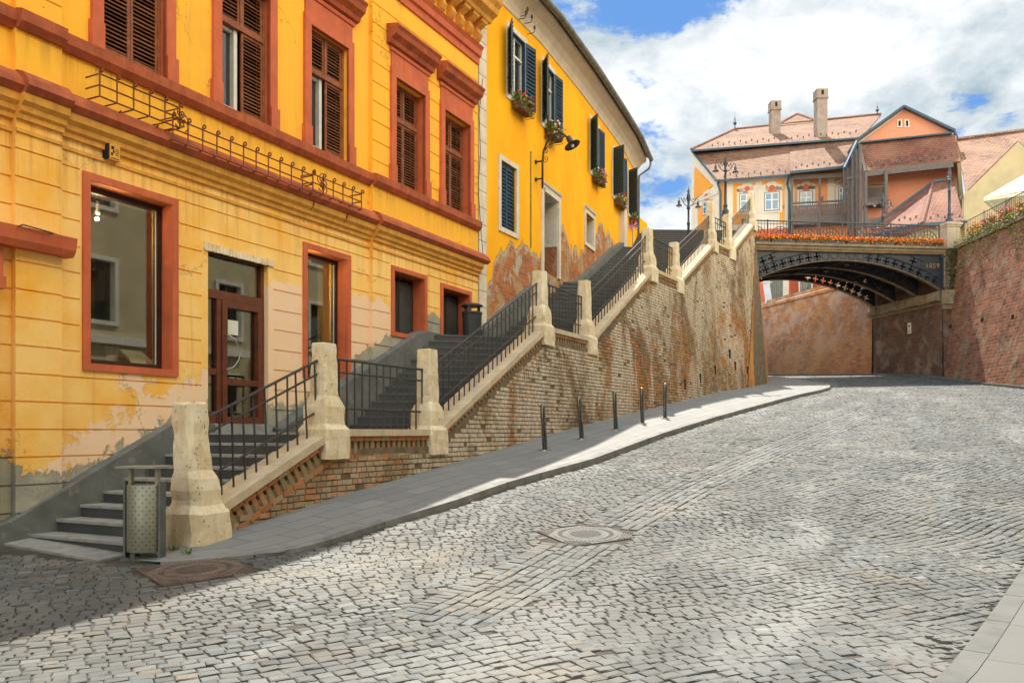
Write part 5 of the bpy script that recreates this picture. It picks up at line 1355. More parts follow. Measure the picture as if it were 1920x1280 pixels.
# curved wall lamp
def LPt(u, z, d): return FB.pt(u, 7.0+(z-7.0)*.84 if z > 7 else z, d if d < .22 else .22+(d-.22)*.58)
ul = uB(1004); t = thing('wall_lamp', LPt(ul, 7.1, .0), 'black curved wall lamp with scrolls, reaching out over the stairs from the golden house', 'lamp')
m = MB(); zt_ = 8.05
pts = [LPt(ul, 7.0, .30), LPt(ul, 6.98, .36), LPt(ul, 7.03, .25)]
m.tube([LPt(ul, 7.02, .22), LPt(ul, 7.9, .22), LPt(ul, 8.3, .28), LPt(ul, 8.62, .50), LPt(ul, 8.80, .85), LPt(ul, 8.82, 1.15), LPt(ul, 8.70, 1.42), LPt(ul, 8.56, 1.60)], .03, 8); m.build('arm', 'black_iron', t, smooth=True)
for zz_ in (7.95, 7.35): m = MB(); m.tube([LPt(ul, zz_, .0), LPt(ul, zz_, .22)], .025, 8); m.lathe(LPt(ul, zz_, .02), [(.06, -.02), (.06, .02)], 10, 0, (Vector((0, 0, 1)), FB.ax(ul)[0], FB.ax(ul)[1])); m.build('wall_fixing', 'black_iron', t)
m = MB()
def spiral(cz, cd, r, turns, st): return [LPt(ul, cz+r*(1-k/(turns*9))*math.sin(st+k*.6), cd+r*(1-k/(turns*9))*math.cos(st+k*.6)) for k in range(int(turns*8))]
for a in ((8.0, .40, .14, 2, 2.6), (8.28, .42, .10, 2, 3.0), (8.42, .62, .09, 2, 3.5), (8.60, .95, .12, 2, .5), (8.66, 1.2, .09, 2, 1), (8.74, .38, .09, 2, 0), (7.0, .33, .06, 1.3, 3.2)): m.tube(spiral(*a), .010, 5)
m.tube([LPt(ul, 8.30, .30), LPt(ul, 8.48, .62), LPt(ul, 8.52, .95), LPt(ul, 8.62, 1.30)], .014, 6)
m.build('scrollwork', 'black_iron', t)
m = MB(); c = LPt(ul, 8.52, 1.66); N = FB.ax(ul)[1]; ax = (Vector((N*-.8)+Vector((0, 0, -.6))).normalized()); dn = (N*.45+Vector((0, 0, -.9))).normalized(); X_ = FB.ax(ul)[0]; Yv = dn.cross(X_)
m.lathe(c, [(.05, -.12), (.075, -.10), (.085, .02), (.07, .06), (.10, .10), (.16, .13), (.235, .17), (.24, .18), (.15, .15), (.05, .12)], 20, 0, (X_, Yv, dn)); sh = m.build('lamp_shade', 'black_iron', t, smooth=True)
m = MB(); m.lathe(c+dn*.16, [(.02, -.03), (.045, 0), (.05, .04), (.03, .08)], 12, 0, (X_, Yv, dn)); m.build('lamp_globe', 'white_frame', t, smooth=True)
# insulator hooks on the cove, conduit on the wall
t = MB()
for x, y in ((988, 28), (996, 42), (1001, 62), (985, 34)):
    u, z = FB.uz(x, y, .25); t.tube([FB.pt(u, z, .05), FB.pt(u, z, .22), FB.pt(u, z+.05, .27), FB.pt(u, z+.14, .27)], .012, 5); t.lathe(FB.pt(u, z+.10, .27), [(.03, 0), (.035, .05), (.02, .10)], 8)
tag(t.build('wire_insulator', 'black_iron'), 'cluster of old black wire hooks under the eave of the golden house', 'insulator')
m = MB(); u = uB(994.5); m.tube([FB.pt(u, 5.25, .02), FB.pt(u, 8.0, .02)], .018, 6); tag(m.build('wall_conduit', 'zinc'), 'thin grey conduit running down the golden wall left of the door', 'conduit')
# low annex at the far end, with downpipe and toy windmill
t = thing('low_annex', (5.6, 36.8, 7.0), 'low yellow annex wall with sloping top at the far end of the golden house', 'wall')
m = MB(); z0 = 6.8
a0, a1 = P(1170, 400, 36.9), P(1214, 418, 38.0)
pl = [Vector((a0.x, a0.y, z0)), Vector((a1.x, a1.y, z0)), Vector((a1.x, a1.y, (810-420)*38/FP)), Vector((P(1178, 0, 37).x, 37, (810-388)*37/FP)), Vector((a0.x, a0.y, (810-385)*36.9/FP))]
m.slab(pl, .4); m.build('wall_face', 'B', t, uv=True, attrs={'bare': -3})
u = uB(1163); m = MB(); FB.box(m, u-.22, u+.22, 6.3, 9.2, .0, .22); tag(m.build('boxed_downpipe', 'h_white'), 'pinkish boxed pipe standing against the golden house near its far end', 'pipe')
m = MB(); c = P(1186, 424, 32.5)
for k in range(14):
    a = k*.9; d = Vector((math.cos(a), .2*math.sin(k), math.sin(a)*.8)); r = .24; q = c+d*.12
    m.face([c, c+d*r+Vector((0, .03, .06)), c+d*r*.9+Vector((.06, 0, -.05))], k % 2)
m.tube([c, c-Vector((0, 0, .8))], .012, 5, 0)
tag(m.build('toy_windmill', ['blueflag', 'fl_pink']), 'blue and pink toy windmill fixed near the annex', 'windmill')
# ------------------------------------------------------------------ upper level, walls of the lower street
def prism(name, foot, z0, z1, mat, parent=None, uv=False, attrs=None):
    m = MB(); zf0 = z0 if callable(z0) else (lambda x, y: z0)
    m.face([(x, y, z1) for x, y in foot])
    for (x0, y0), (x1, y1) in zip(foot, foot[1:]+foot[:1]): m.face([(x0, y0, zf0(x0, y0)), (x1, y1, zf0(x1, y1)), (x1, y1, z1), (x0, y0, z1)])
    return m.build(name, mat, parent, uv=uv, attrs=attrs)
tag(prism('upper_square_ground', [(22.0, 25.5), (22.35, 41.6), (20.9, 47), (17.7, 57.6), (13.9, 68.2), (-6, 84), (90, 100), (90, 25.5)], 1.0, 9.15, 'plaza'), kind='structure')
tag(prism('upper_lane_ground', [(-9, 38.9), (10.8, 39.2), (11.0, 47), (9.2, 58), (4, 68), (-30, 74)], 1.0, 9.2, 'plaza'), kind='structure')
# right-hand wall
RF = Frame([(22.1, 41.35), (21.8, 35.5), (21.3, 26.0)])
rw = thing('mossy_retaining_wall', (22.0, 35, 1.8), 'high brick retaining wall on the right with ivy along its top', 'wall')
def bumpy(fr, u0, u1, z0f, z1, bat, nu, nz, amp, off=0):
    m = MB(); G = {}
    for i in range(nu+1):
        for j in range(nz+1):
            u = u0+(u1-u0)*i/nu; p = fr.pt(u, 0); zb = z0f(p.x, p.y); z = zb+(z1-zb)*j/nz
            G[i, j] = (fr.pt(u, z, off+bat*(z1-z)+rs.normal(0, amp)), (u, z))
    for i in range(nu):
        for j in range(nz):
            q = [G[i, j], G[i+1, j], G[i+1, j+1], G[i, j+1]]; m.face([a[0] for a in q], 0, [a[1] for a in q])
    return m
gb = lambda x, y: gz(x, y)-.4
m = bumpy(RF, 0, RF.u[-1], gb, 9.1, .10, 90, 26, .005); m.face([RF.pt(0, 1, .0), RF.pt(0, 1, -.6), RF.pt(0, 9.1, -.6), RF.pt(0, 9.1, 0)]); m.build('wall_face', 'right_brick', rw)
m = MB()
for k in range(27):
    a = RF.u[-1]*k/27; RF.box(m, a+.01, a+RF.u[-1]/27-.01, 9.08, 9.24, -.45, .10+rs.uniform(-.01, .015))
m.build('coping', 'bridge_stone', rw)
for x, y in ((1792, 612), (1852, 600), (1911, 594)):
    u, z = RF.uz(x, y, .15); s = MB(); RF.box(s, u-.09, u+.09, z-.09, z+.09, .08, .10*(9.1-z)+.02); s.build('putlog_hole', 'dark', rw)
# back wall (the lower street bends away to the left)
KF = Frame([(9, 78), (13.5, 68), (17.3, 57.4), (20.35, 46.9)])
bk = thing('street_back_wall', (18.6, 52, 3.3), 'long brick wall behind the bridge arch with white lime bloom', 'wall')
m = bumpy(KF, 0, KF.u[-1], gb, 8.55, .02, 80, 20, .005); m.build('wall_face', 'back_brick', bk)
m = MB(); KF.strip(m, 0, KF.u[-1], [(-.4, 8.5), (.04, 8.5), (.10, 8.56), (.10, 8.72), (.02, 8.80), (.02, 9.0), (-.4, 9.02)]); m.build('coping', 'back_brick', bk, uv=True)

# ------------------------------------------------------------------ iron bridge
BF = Frame([(11.55, 40.4), (21.8, 41.55)]); UC = 4.75; HS = 5.25; RISE = 1.45; ZF = 7.0; RR = (HS*HS+RISE*RISE)/(2*RISE)
br = thing('iron_footbridge', (11.6, 40.4, 6.9), 'dark cast iron arched footbridge with cross shaped piercings, dated 1859', 'bridge')
def za(u, off=0):
    R1 = RR+off; return ZF+RISE-RR+math.sqrt(max(0, R1*R1-(u-UC)**2))
def skew(u, z, d): p = BF.pt(u, z, d); return p+Vector((.0, 0, 0))+Vector((-1.1/5.3, 0, 0))*(-d)*.55
def curve_plate(name, loops, th, d, mat, parent):
    cu = bpy.data.curves.new('tmp', 'CURVE'); cu.dimensions = '2D'; cu.fill_mode = 'BOTH'; cu.extrude = th/2
    for lp in loops:
        sp = cu.splines.new('POLY'); sp.points.add(len(lp)-1); sp.use_cyclic_u = True
        for k, (x, y) in enumerate(lp): sp.points[k].co = (x, y, 0, 1)
    return curve2mesh(name, cu, d, mat, parent)
def curve2mesh(name, cu, d, mat, parent, fr=None, off=(0, 0)):
    ob = bpy.data.objects.new('tmp', cu); SC.collection.objects.link(ob); dg = bpy.context.evaluated_depsgraph_get()
    me = bpy.data.meshes.new_from_object(ob.evaluated_get(dg)); V = np.array([v.co[:] for v in me.vertices]); Fc = [tuple(p.vertices) for p in me.polygons]
    bpy.data.objects.remove(ob); bpy.data.curves.remove(cu); bpy.data.meshes.remove(me)
    org = ORG[parent.name]; f = fr or skew
    W3 = np.array([tuple(f(x+off[0], y+off[1], d+z)-org) for x, y, z in V])
    return rawmesh(name, W3, Fc, None, mat, parent, org=org)
def cross(cx, cy, s, a):
    pts = []
    for k in range(4):
        b = a+k*math.pi/2
        for rr_, da in ((.42, -.95), (.55, -.50), (.95, -.46), (1.12, -.2), (1.12, .2), (.95, .46), (.55, .50)): pts.append((cx+s*rr_*math.cos(b+da*.75), cy+s*rr_*math.sin(b+da*.75)))
    return pts
def circ(cx, cy, r, n=14): return [(cx+r*math.cos(2*math.pi*k/n), cy+r*math.sin(2*math.pi*k/n)) for k in range(n)]
ZT = 8.80
for gi, d in enumerate((0, -1.75, -3.5, -5.2)):
    N_ = 60; arc = [(UC-HS+2*HS*k/N_, za(UC-HS+2*HS*k/N_)) for k in range(N_+1)]
    outer = arc+[(UC+HS, ZT), (UC-HS, ZT)]; loops = [outer]
    for row, off in enumerate((.23, .66, 1.06)):
        n = 25
        for k in range(n):
            th = (k-(n-1)/2)*.043; R1 = RR+off; u = UC+R1*math.sin(th); z = ZF+RISE-RR+R1*math.cos(th)
            if z+.17 > ZT-.03 or abs(u-UC) > HS-.32: continue
            if gi == 0 and u > UC+HS-1.15 and off > .3: continue
            if row < 2: loops.append(cross(u, z, .165, -th))
            else: loops.append(circ(u, z, .12))
    gd = curve_plate('girder', loops, .06, d, 'blue_iron', br)
    m = MB(); S = [(skew(u, z, d+.11), skew(u, z, d-.11)) for u, z in arc]; S2 = [(skew(u, z-.032, d+.10), skew(u, z-.032, d-.10)) for u, z in arc]
    for (a, b), (c, e), (a2, b2), (c2, e2) in zip(S, S[1:], S2, S2[1:]): m.hexa([a2, b2, e2, c2], [a, b, e, c])
    m.build('flange', 'bridge_stone', gd)
    m = MB()
    for o_, r_ in ((.46, .028), (.02, .02), (.86, .022)):
        pts = [(u, za(u, o_)) for u in np.linspace(UC-HS+.1, UC+HS-.1, 50)]; seg = []
        for u, z in pts:
            if z < ZT-.03: seg.append(skew(u, z, d+.045))
            elif len(seg) > 1: m.tube(seg, r_, 5); seg = []
            else: seg = []
        if len(seg) > 1: m.tube(seg, r_, 5)
    for k in range(-12, 13):
        th = k*.043; R1 = RR+.23; u = UC+R1*math.sin(th); z = ZF+RISE-RR+R1*math.cos(th)
        if abs(u-UC) < HS-.3: m.tube([skew(u+.18*math.cos(a), z+.18*math.sin(a), d+.04) for a in np.linspace(0, 6.283, 13)], .014, 4)
    m.build('raised_rib', 'blue_iron', gd)
m = MB()
for k in range(9):
    u = UC-HS+.6+k*1.18
    m.beam(skew(u, ZT-.10, .0), skew(u, ZT-.10, -5.2), .10, .16)
for a, b in ((0, 1), (1, 2), (2, 3)):
    for s_ in (-1, 1): m.beam(skew(UC+s_*2.6, za(UC+2.6)+.1, -1.75*a), skew(UC+s_*2.6, za(UC+2.6)+.1, -1.75*b), .05, .05)
m.beam(skew(UC+.25, za(UC+.25)-.05, .05), skew(UC-2.4, za(UC-2.4)-.08, -5.2), .06, .05)
m.build('cross_beam', 'blue_iron', br)
m = MB(); q = [skew(-.9, 0, .10), skew(10.4, 0, .10), skew(10.4, 0, -5.35), skew(-.9, 0, -5.35)]
m.hexa([(p.x, p.y, 8.81) for p in q], [(p.x, p.y, 9.16) for p in q]); m.build('deck', 'bridge_stone', br)
m = MB()
for a, b in ((-.6, 2.1), (2.11, 4.8), (4.81, 7.5), (7.51, 10.05)): BF.strip(m, a, b, [(.10, 8.82), (.16, 8.82), (.20, 8.90), (.24, 8.93), (.26, 9.02), (.34, 9.07), (.35, 9.17), (.10, 9.18)])
m.build('stone_ledge', 'bridge_stone', br)
m = MB(); BF.box(m, 9.86, 10.06, 7.08, 8.81, -.06, .14); BF.box(m, 9.80, 10.10, 8.62, 8.81, -.08, .18); BF.box(m, 9.80, 10.10, 7.05, 7.2, -.08, .18); BF.box(m, 8.85, 9.86, 7.75, 8.81, .031, .045); m.build('end_pilaster', 'blue_iron', br)
cu = bpy.data.curves.new('tx', 'FONT'); cu.body = '1859'; cu.size = .34; cu.extrude = .006; cu.space_character = 1.15
curve2mesh('date_numerals', cu, .053, 'gold', br, fr=lambda x, y, z: BF.pt(x, y, z), off=(9.05, 8.16))
# bridge railings
def bridge_rail(d, lab, full=True):
    t = thing('bridge_railing', BF.pt(0, 9.17, d), lab, 'railing', 'ornate bridge railings')
    m = MB(); L0, L1 = -.35, 9.85
    for z, r in ((10.30, .034), (10.16, .016), (9.30, .02)): m.tube([BF.pt(L0, z, d), BF.pt(L1, z, d)], r, 6)
    m.build('rails', 'blue_iron', t); n = 8; w = (L1-L0)/n
    for k in range(n+1):
        m = MB(); u = L0+w*k; m.tube([BF.pt(u, 9.16, d), BF.pt(u, 10.36, d)], .038, 6); m.build('post', 'blue_iron', t)
    for k in range(n):
        m = MB(); a = L0+w*k; c = a+w*.52
        for r in (.24, .40, .56) if full else (.5,):
            m.tube([BF.pt(c+r*math.cos(x), 9.34+r*1.25*math.sin(x), d) for x in np.linspace(0, math.pi, 13)], .019, 4)
        if full:
            for j in range(9):
                x = math.pi*(j+.5)/9; m.tube([BF.pt(c+.24*math.cos(x), 9.34+.3*math.sin(x), d), BF.pt(c+.56*math.cos(x), 9.34+.7*math.sin(x), d)], .012, 4)
        for j in range(1, 8): uu = a+w*j/8; m.tube([BF.pt(uu, 9.30, d), BF.pt(uu, 10.30, d)], .012, 4)
        m.build('ornamental_panel', 'blue_iron', t)
bridge_rail(-.06, 'near bridge railing with fan shaped iron panels, behind the orange flowers')
bridge_rail(-5.1, 'far bridge railing on the other side of the deck', False)
for k in range(8):
    a = -.3+k*1.28; u = a+.62; t = thing('bridge_flower_box', BF.pt(u, 9.18, .14), ['leftmost flower box on the bridge ledge beside the end of the brick wall', 'second flower box from the left on the bridge', 'third flower box from the left on the bridge', 'fourth flower box from the left on the bridge, near the middle', 'fifth flower box from the left on the bridge', 'third flower box from the right on the bridge, bushy', 'second flower box from the right on the bridge, bushy', 'rightmost flower box on the bridge beside the stone pedestal'][k], 'flower box', 'flower boxes along the bridge')
    m = MB(); BF.box(m, a+.02, a+1.22, 9.185, 9.37, .04, .27); m.build('planter', 'blue_iron', t)
    X, N, Z = BF.ax(u); c = BF.pt(u, 9.45, .17); m = MB(); dr_ = .12 if k < 5 else .32
    flowers(m, c-Z*.03, 520, .045, (.66, .14, .11), [0, 1, 1], (X, N, Z), dr_*.6); m.build('foliage', ['leaf', 'leafy'], t)
    m = MB(); flowers(m, c+Z*.02+N*.05, 560, .040, (.66, .17, .10), [0, 1, 1, 2, 1], (X, N, Z), dr_); m.build('blossoms', ['fl_red', 'fl_orange', 'fl_yellow'], t)
# abutment on the right with corbel ledge
ab = thing('bridge_abutment', (21.2, 43.5, 2.9), 'dark stained brick abutment under the right end of the bridge with stone corbels', 'abutment')
AF = Frame([(20.35, 46.9), (21.45, 41.45)]); gl = AF.u[-1]
m = bumpy(AF, 0, gl, gb, 6.4, .0, 24, 16, .008); m.build('inner_face', 'abut_brick', ab)
NF = Frame([(21.45, 41.45), (22.12, 41.30)]); m = bumpy(NF, 0, NF.u[-1], gb, 9.15, .03, 4, 24, .02); m.build('near_face', 'abut_brick', ab)
m = MB()
AF.strip(m, -.1, gl+.02, [(-.5, 6.38), (.05, 6.38), (.10, 6.48), (.22, 6.52), (.26, 6.66), (.26, 6.98), (-.5, 7.0)])
for uu in (.35, 2.05, 3.8, gl-.25): AF.strip(m, uu-.33, uu+.33, [(.2, 6.50), (.36, 6.55), (.40, 6.72), (.34, 6.96), (.2, 7.04)])
NF.box(m, -.1, .50, 6.35, 7.04, -.3, .24); NF.box(m, -.05, .42, 6.1, 6.35, -.3, .16); m.build('corbel_ledge', 'bridge_stone', ab)
m = MB()
for k in range(6): NF.box(m, .03, .26+.06*(k % 2), 7.06+k*.34, 7.38+k*.34, -.2, .10+.015*(k % 2))
m.build('corner_stone', 'bridge_stone', ab)
m = MB(); q = [AF.pt(0, 0, -.1), AF.pt(gl, 0, -.1), AF.pt(gl, 0, -1.5), AF.pt(0, 0, -1.5)]; m.hexa([(p.x, p.y, 6.9) for p in q], [(p.x, p.y, 9.14) for p in q]); m.build('bearing_wall', 'abut_brick', ab, uv=True)
m = MB(); u, z = AF.uz(1705, 615, .02); AF.box(m, u-.13, u+.13, z-.05, z+.28, .0, .03); AF.box(m, u-.13, u+.13, z-.28, z-.07, .0, .03)
sg = tag(m.build('wall_sign', 'paper'), 'small white two part sign on the dark abutment wall under the bridge', 'sign')
m = MB(); AF.box(m, u-.05, u+.05, z+.05, z+.16, .031, .034); AF.box(m, u-.09, u+.09, z-.15, z-.13, .031, .034); AF.box(m, u-.09, u+.06, z-.21, z-.19, .031, .034); m.build('sign_print', 'dark', sg)
# pedestals and lamps
def pedestal(c, w, z0, z1, lab):
    t = thing('stone_pedestal', (c[0], c[1], z0), lab, 'pedestal', 'stone pedestals of the bridge'); X, N, Z = BF.ax(1); O = Vector((c[0], c[1], 0)); m = MB()
    m.box(O+Z*(z0+.10), (w*1.1, w*1.1, .10), (X, N, Z)); m.box(O+Z*((z0+.2+z1-.22)/2), (w, w, (z1-z0-.42)/2), (X, N, Z)); m.box(O+Z*(z1-.17), (w*1.12, w*1.12, .05), (X, N, Z)); m.box(O+Z*(z1-.08), (w*1.28, w*1.28, .04), (X, N, Z)); m.box(O+Z*(z1-.015), (w*1.1, w*1.1, .025), (X, N, Z))
    m.build('block', 'pedestal', t)
pedestal((21.95, 41.75), .34, 9.15, 10.45, 'pale stone pedestal with moulded cap at the right end of the bridge')
pedestal((20.9, 46.9), .34, 9.15, 10.45, 'far stone pedestal at the back corner of the bridge')
def lamp(base, H, ang, lab, sc=1.0):
    B = Vector(base); t = thing('street_lamp', B, lab, 'street lamp', 'ornate twin arm street lamps')
    Z = Vector((0, 0, 1)); X = Vector((math.cos(ang), math.sin(ang), 0)); Y = Z.cross(X); k = H/3.0; m = MB()
    pr = [(.17, 0), (.17, .06), (.13, .10), (.15, .18), (.15, .22), (.09, .32), (.075, .42), (.10, .46), (.10, .50), (.065, .56), (.06, 1.0), (.055, 1.6), (.075, 1.62), (.075, 1.68), (.05, 1.72), (.046, 2.15), (.085, 2.18), (.085, 2.22), (.05, 2.28), (.06, 2.45), (.095, 2.55), (.075, 2.68), (.04, 2.74), (.065, 2.80), (.03, 2.86), (.012, 2.92), (.006, 3.0)]
    m.lathe(B, [(r*sc, z*k) for r, z in pr], 12); m.build('post', 'blue_iron', t, smooth=True)
    zt = 2.5*k
    for s in (-1, 1):
        m = MB(); ex = .46*sc
        pts = [B+Z*(zt-.30)+X*s*.04, B+Z*(zt-.22)+X*s*.18, B+Z*(zt-.05)+X*s*.30, B+Z*(zt+.08)+X*s*.38, B+Z*(zt+.06)+X*s*ex, B+Z*(zt-.04)+X*s*ex]
        m.tube(pts, .018*sc, 6)
        m.tube([B+Z*(zt+.02)+X*s*(.05+.13*a+.05*math.cos(a*6))+Z*(.06*math.sin(a*6)) for a in np.linspace(0, 1.6, 14)], .010, 5)
        m.tube([B+Z*(zt-.02+.07*math.sin(a))+X*s*(.20+.07*math.cos(a)) for a in np.linspace(0, 5.5, 12)], .010, 5)
        arm = m.build('arm', 'blue_iron', t)
        c = B+Z*(zt-.04)+X*s*ex
        m = MB(); m.lathe(c, [(.02, 0), (.045, -.03), (.055, -.12), (.045, -.14), (.07, -.18), (.13, -.25), (.135, -.265), (.04, -.24)], 14); m.build('lamp_shade', 'blue_iron', t, smooth=True)
        m = MB(); m.lathe(c, [(.015, -.23), (.05, -.25), (.055, -.29), (.03, -.33)], 10); m.build('lamp_globe', 'white_frame', t, smooth=True)
p9 = SW.pt(SW.u[8], 0, .03)
lamp((p9.x-.05, p9.y+.1, 9.05), 2.55, .15, 'tall twin lamp on the pillar near the top of the stairs, before the white house', .95)
lamp((7.85, 37.0, 7.2), 3.75, .25, 'twin lamp standing alone against the sky left of the white house', 1.0)
lamp((20.9, 46.9, 10.45), 3.1, .25, 'twin lamp on the far side of the bridge in front of the pink wall', 1.15)
lamp((21.95, 41.75, 10.45), 2.95, 1.05, 'twin lamp on the pale pedestal at the right end of the bridge', 1.1)
# terrace railing, planters, ivy, parasol
t = thing('terrace_railing', RF.pt(0, 9.24, -.15), 'black iron railing along the cafe terrace on top of the right wall', 'railing'); m = MB(); L = 14.5
for z in (10.30, 9.40): m.tube([RF.pt(u, z, -.15) for u in (0.45, 5.85, L)], .018, 6)
m.build('rails', 'black_iron', t)
for k in range(90):
    m = MB(); u = .45+k*(L-.45)/89; r = .022 if k % 12 == 0 else .009; m.tube([RF.pt(u, 9.24, -.15), RF.pt(u, 10.38 if k % 12 == 0 else 10.3, -.15)], r, 5); m.build('bar', 'black_iron', t)
for k, (u0, cols, lab) in enumerate(((.8, [1, 2, 0], 'terrace planter nearest the bridge with yellow and red flowers'), (2.2, [0, 0, 3], 'second terrace planter from the bridge with deep red flowers'), (3.6, [0, 0, 0], 'third terrace planter from the bridge, red flowers by the parasol'), (5.0, [3, 2, 0], 'fourth terrace planter from the bridge, mixed grasses and flowers'), (6.5, [0, 3, 3], 'terrace planter furthest from the bridge at the picture edge'))):
    t = thing('terrace_planter', RF.pt(u0, 9.2, -.55), lab, 'planter', 'planters on the cafe terrace')
    m = MB(); RF.box(m, u0-.5, u0+.5, 9.16, 9.55, -.75, -.38); m.build('box', 'timber', t)
    X, N, Z = RF.ax(u0); c = RF.pt(u0, 9.82, -.52); m = MB(); flowers(m, c, 330, .055, (.55, .2, .26), [0, 1], (X, N, Z), .1); m.build('foliage', ['leaf', 'leafy'], t)
    m = MB(); flowers(m, c+Z*.10+N*.1, 190, .045, (.55, .2, .28), cols, (X, N, Z), .1); m.build('blossoms', ['fl_red', 'fl_orange', 'fl_yellow', 'fl_pink'], t)
def ivy():
    m = MB()
    for _ in range(3600):
        u = rs.uniform(-.1, 13.5); a = rs.rand(); n1 = .5+.5*math.sin(u*1.7+.6)*math.sin(u*.63+2); reach = .25+2.6*max(0, n1)**1.7
        dz = a*a*reach if rs.rand() < .72 else -rs.uniform(0, .30)
        z = 9.22-dz; d = .05+.10*(9.1-min(z, 9.1))+rs.uniform(0, .10)*(1 if dz > 0 else 1.5)
        c = RF.pt(u+rs.normal(0, .04), z, d); s = rs.uniform(.02, .045); e1 = Vector(rs.normal(0, 1, 3)).normalized(); e2 = e1.cross(Vector(rs.normal(0, 1, 3))).normalized()
        m.face([c-e1*s, c-e2*s*.8, c+e1*s, c+e2*s*.8], int(rs.rand() < .35))
    for _ in range(900):
        c = NF.pt(rs.uniform(.1, .65), 9.1-rs.rand()**1.4*3.2, .06+.03*2+rs.uniform(0, .06)); s = rs.uniform(.02, .05); e1 = Vector(rs.normal(0, 1, 3)).normalized(); e2 = e1.cross(Vector(rs.normal(0, 1, 3))).normalized()
        m.face([c-e1*s, c-e2*s*.8, c+e1*s, c+e2*s*.8], 2)
    tag(m.build('ivy', ['ivy', 'leafy', 'moss']), 'ragged green and dry ivy spilling over the top of the right wall', 'ivy', kind='stuff')
ivy()
t = thing('cafe_parasol', (27.3, 43.6, 9.15), 'large cream canvas parasol over the cafe terrace at the right edge', 'parasol')
m = MB(); c = Vector((27.3, 43.6, 13.75)); cor = [c+Vector((2.75*math.cos(a), 2.55*math.sin(a), -1.55)) for a in (math.pi+.1, math.pi*1.5+.1, .1, math.pi*.5+.1)]
for a, b in zip(cor, cor[1:]+cor[:1]): mid = (a+b)/2+Vector((0, 0, .06)); m.slab([c, a, mid], .02); m.slab([c, mid, b], .02); m.slab([a, b, b-Vector((0, 0, .18)), a-Vector((0, 0, .18))], .012)
m.build('canopy', 'canvas', t); m = MB(); m.tube([Vector((27.3, 43.6, 9.15)), c], .04, 8); m.build('pole', 'timber', t)
m = MB()
for a in cor: m.beam(c-Vector((0, 0, .05)), a-Vector((0, 0, .03)), .04, .03)
m.build('rib', 'timber', t)

# ------------------------------------------------------------------ white and orange house
H1 = Frame([(14.04, 65.3), (15.40, 62.2), (20.45, 61.1)]); HV = Frame([(20.45, 61.5), (24.9, 60.6)])
h1 = thing('white_orange_house', (17, 62, 9.15), 'white house with orange panels, clay roofs and tall chimneys behind the bridge', 'house')
def rect(fr, mb, x0, y0, x1, y1, d0, d1, m=0):
    u0, u1 = fr.ux(x0, d1), fr.ux(x1, d1); Y = fr.pt((u0+u1)/2, 0, d1).y; fr.box(mb, u0, u1, (HY-y1)*Y/FP, (HY-y0)*Y/FP, d0, d1, m)
    return u0, u1, (HY-y1)*Y/FP, (HY-y0)*Y/FP
uc = H1.u[1]
m = MB(); H1.box(m, uc, H1.u[-1], 15.0, 18.9, -.4, 0); m.build('front_wall', 'h_white', h1)
m = MB(); H1.box(m, 0, H1.u[-1], 8.9, 14.998, -.4, .02); m.build('base_storey', 'h_red', h1)
m = MB(); a, b = H1.pt(0, 0), H1.pt(uc, 0); q = [Vector((a.x, a.y, 15)), Vector((b.x, b.y, 15)), Vector((b.x, b.y, 18.85)), Vector((a.x+.1, a.y, 22.0))]; m.slab(q, .3)
m.build('gable_wall', 'h_white', h1)
m = MB(); n = H1.ax(.5)[1]*.05; f = lambda u, z: Vector((H1.pt(u, 0).x, H1.pt(u, 0).y, z))+n
m.slab([f(.45, 18.1), f(uc-.55, 18.55), f(.55, 20.6)], .04); m.slab([f(.95, 15.1), f(uc-.6, 15.1), f(uc-.6, 17.6), f(.95, 17.4)], .04); m.build('gable_panel', 'h_orange', h1)
m = MB(); H1.strip(m, 0.0, uc+.03, [(0, 17.75), (.08, 17.8), (.10, 17.95), (0, 18.0)]); H1.strip(m, uc-.02, H1.u[-1], [(0, 18.55), (.10, 18.6), (.25, 18.85), (0, 18.9)]); m.build('cornice', 'h_white', h1)
m = MB()
for r in ((1350, 346, 1361, 418), (1375, 344, 1416, 420), (1429, 339, 1471, 392), (1462, 385, 1471, 418)): rect(H1, m, *r, -.01, .025)
m.build('orange_panel', 'h_orange', h1)
def decor_window(fr, x0, y0, x1, y1, dd=.0, open_=False):
    w = MB(); u0, u1, z0, z1 = rect(fr, w, x0-5, y0-9, x1+5, y1+4, dd-.01, dd+.045)
    uc_ = (u0+u1)/2; W_ = (u1-u0)/2
    for r, zc in ((W_*.62, z1), (W_*.34, z1-.05)):
        for s in ((0,) if r > W_*.5 else (-1, 1)):
            X, N, Z = fr.ax(uc_); w.lathe(fr.pt(uc_+s*W_*.72, zc, dd), [(r, -.01), (r, .045)], 20, 0, (X, Z, N))
    o = w.build('window', 'h_white', h1)
    k = MB(); X, N, Z = fr.ax(uc_); k.lathe(fr.pt(uc_, z1-.02, dd), [(W_*.30, .0), (W_*.30, .055)], 16, 0, (X, Z*.8, N)); fr.box(k, uc_-W_*.42, uc_+W_*.42, z1-.30, z1-.20, dd, dd+.053); k.build('lunette', 'h_red', o)
    f_ = MB(); a, b, lo, hi = rect(fr, f_, x0, y0, x1, y1, dd, dd+.06); f_.build('window_frame', 'blue_dark', o)
    f_ = MB(); e = .05; frame_rect(fr, f_, a+e, b-e, lo+e, hi-e, .07, dd+.03, dd+.075); fr.box(f_, (a+b)/2-.05, (a+b)/2+.05, lo+e, hi-e, dd+.03, dd+.078); zt_ = lo+(hi-lo)*.58; fr.box(f_, a+e, b-e, zt_-.04, zt_+.04, dd+.03, dd+.076); f_.build('sash', 'white_frame', o)
    g2 = MB(); fr.box(g2, a+.11, b-.11, lo+.11, hi-.11, dd+.05, dd+.066); g2.build('pane', 'sky_glass', o)
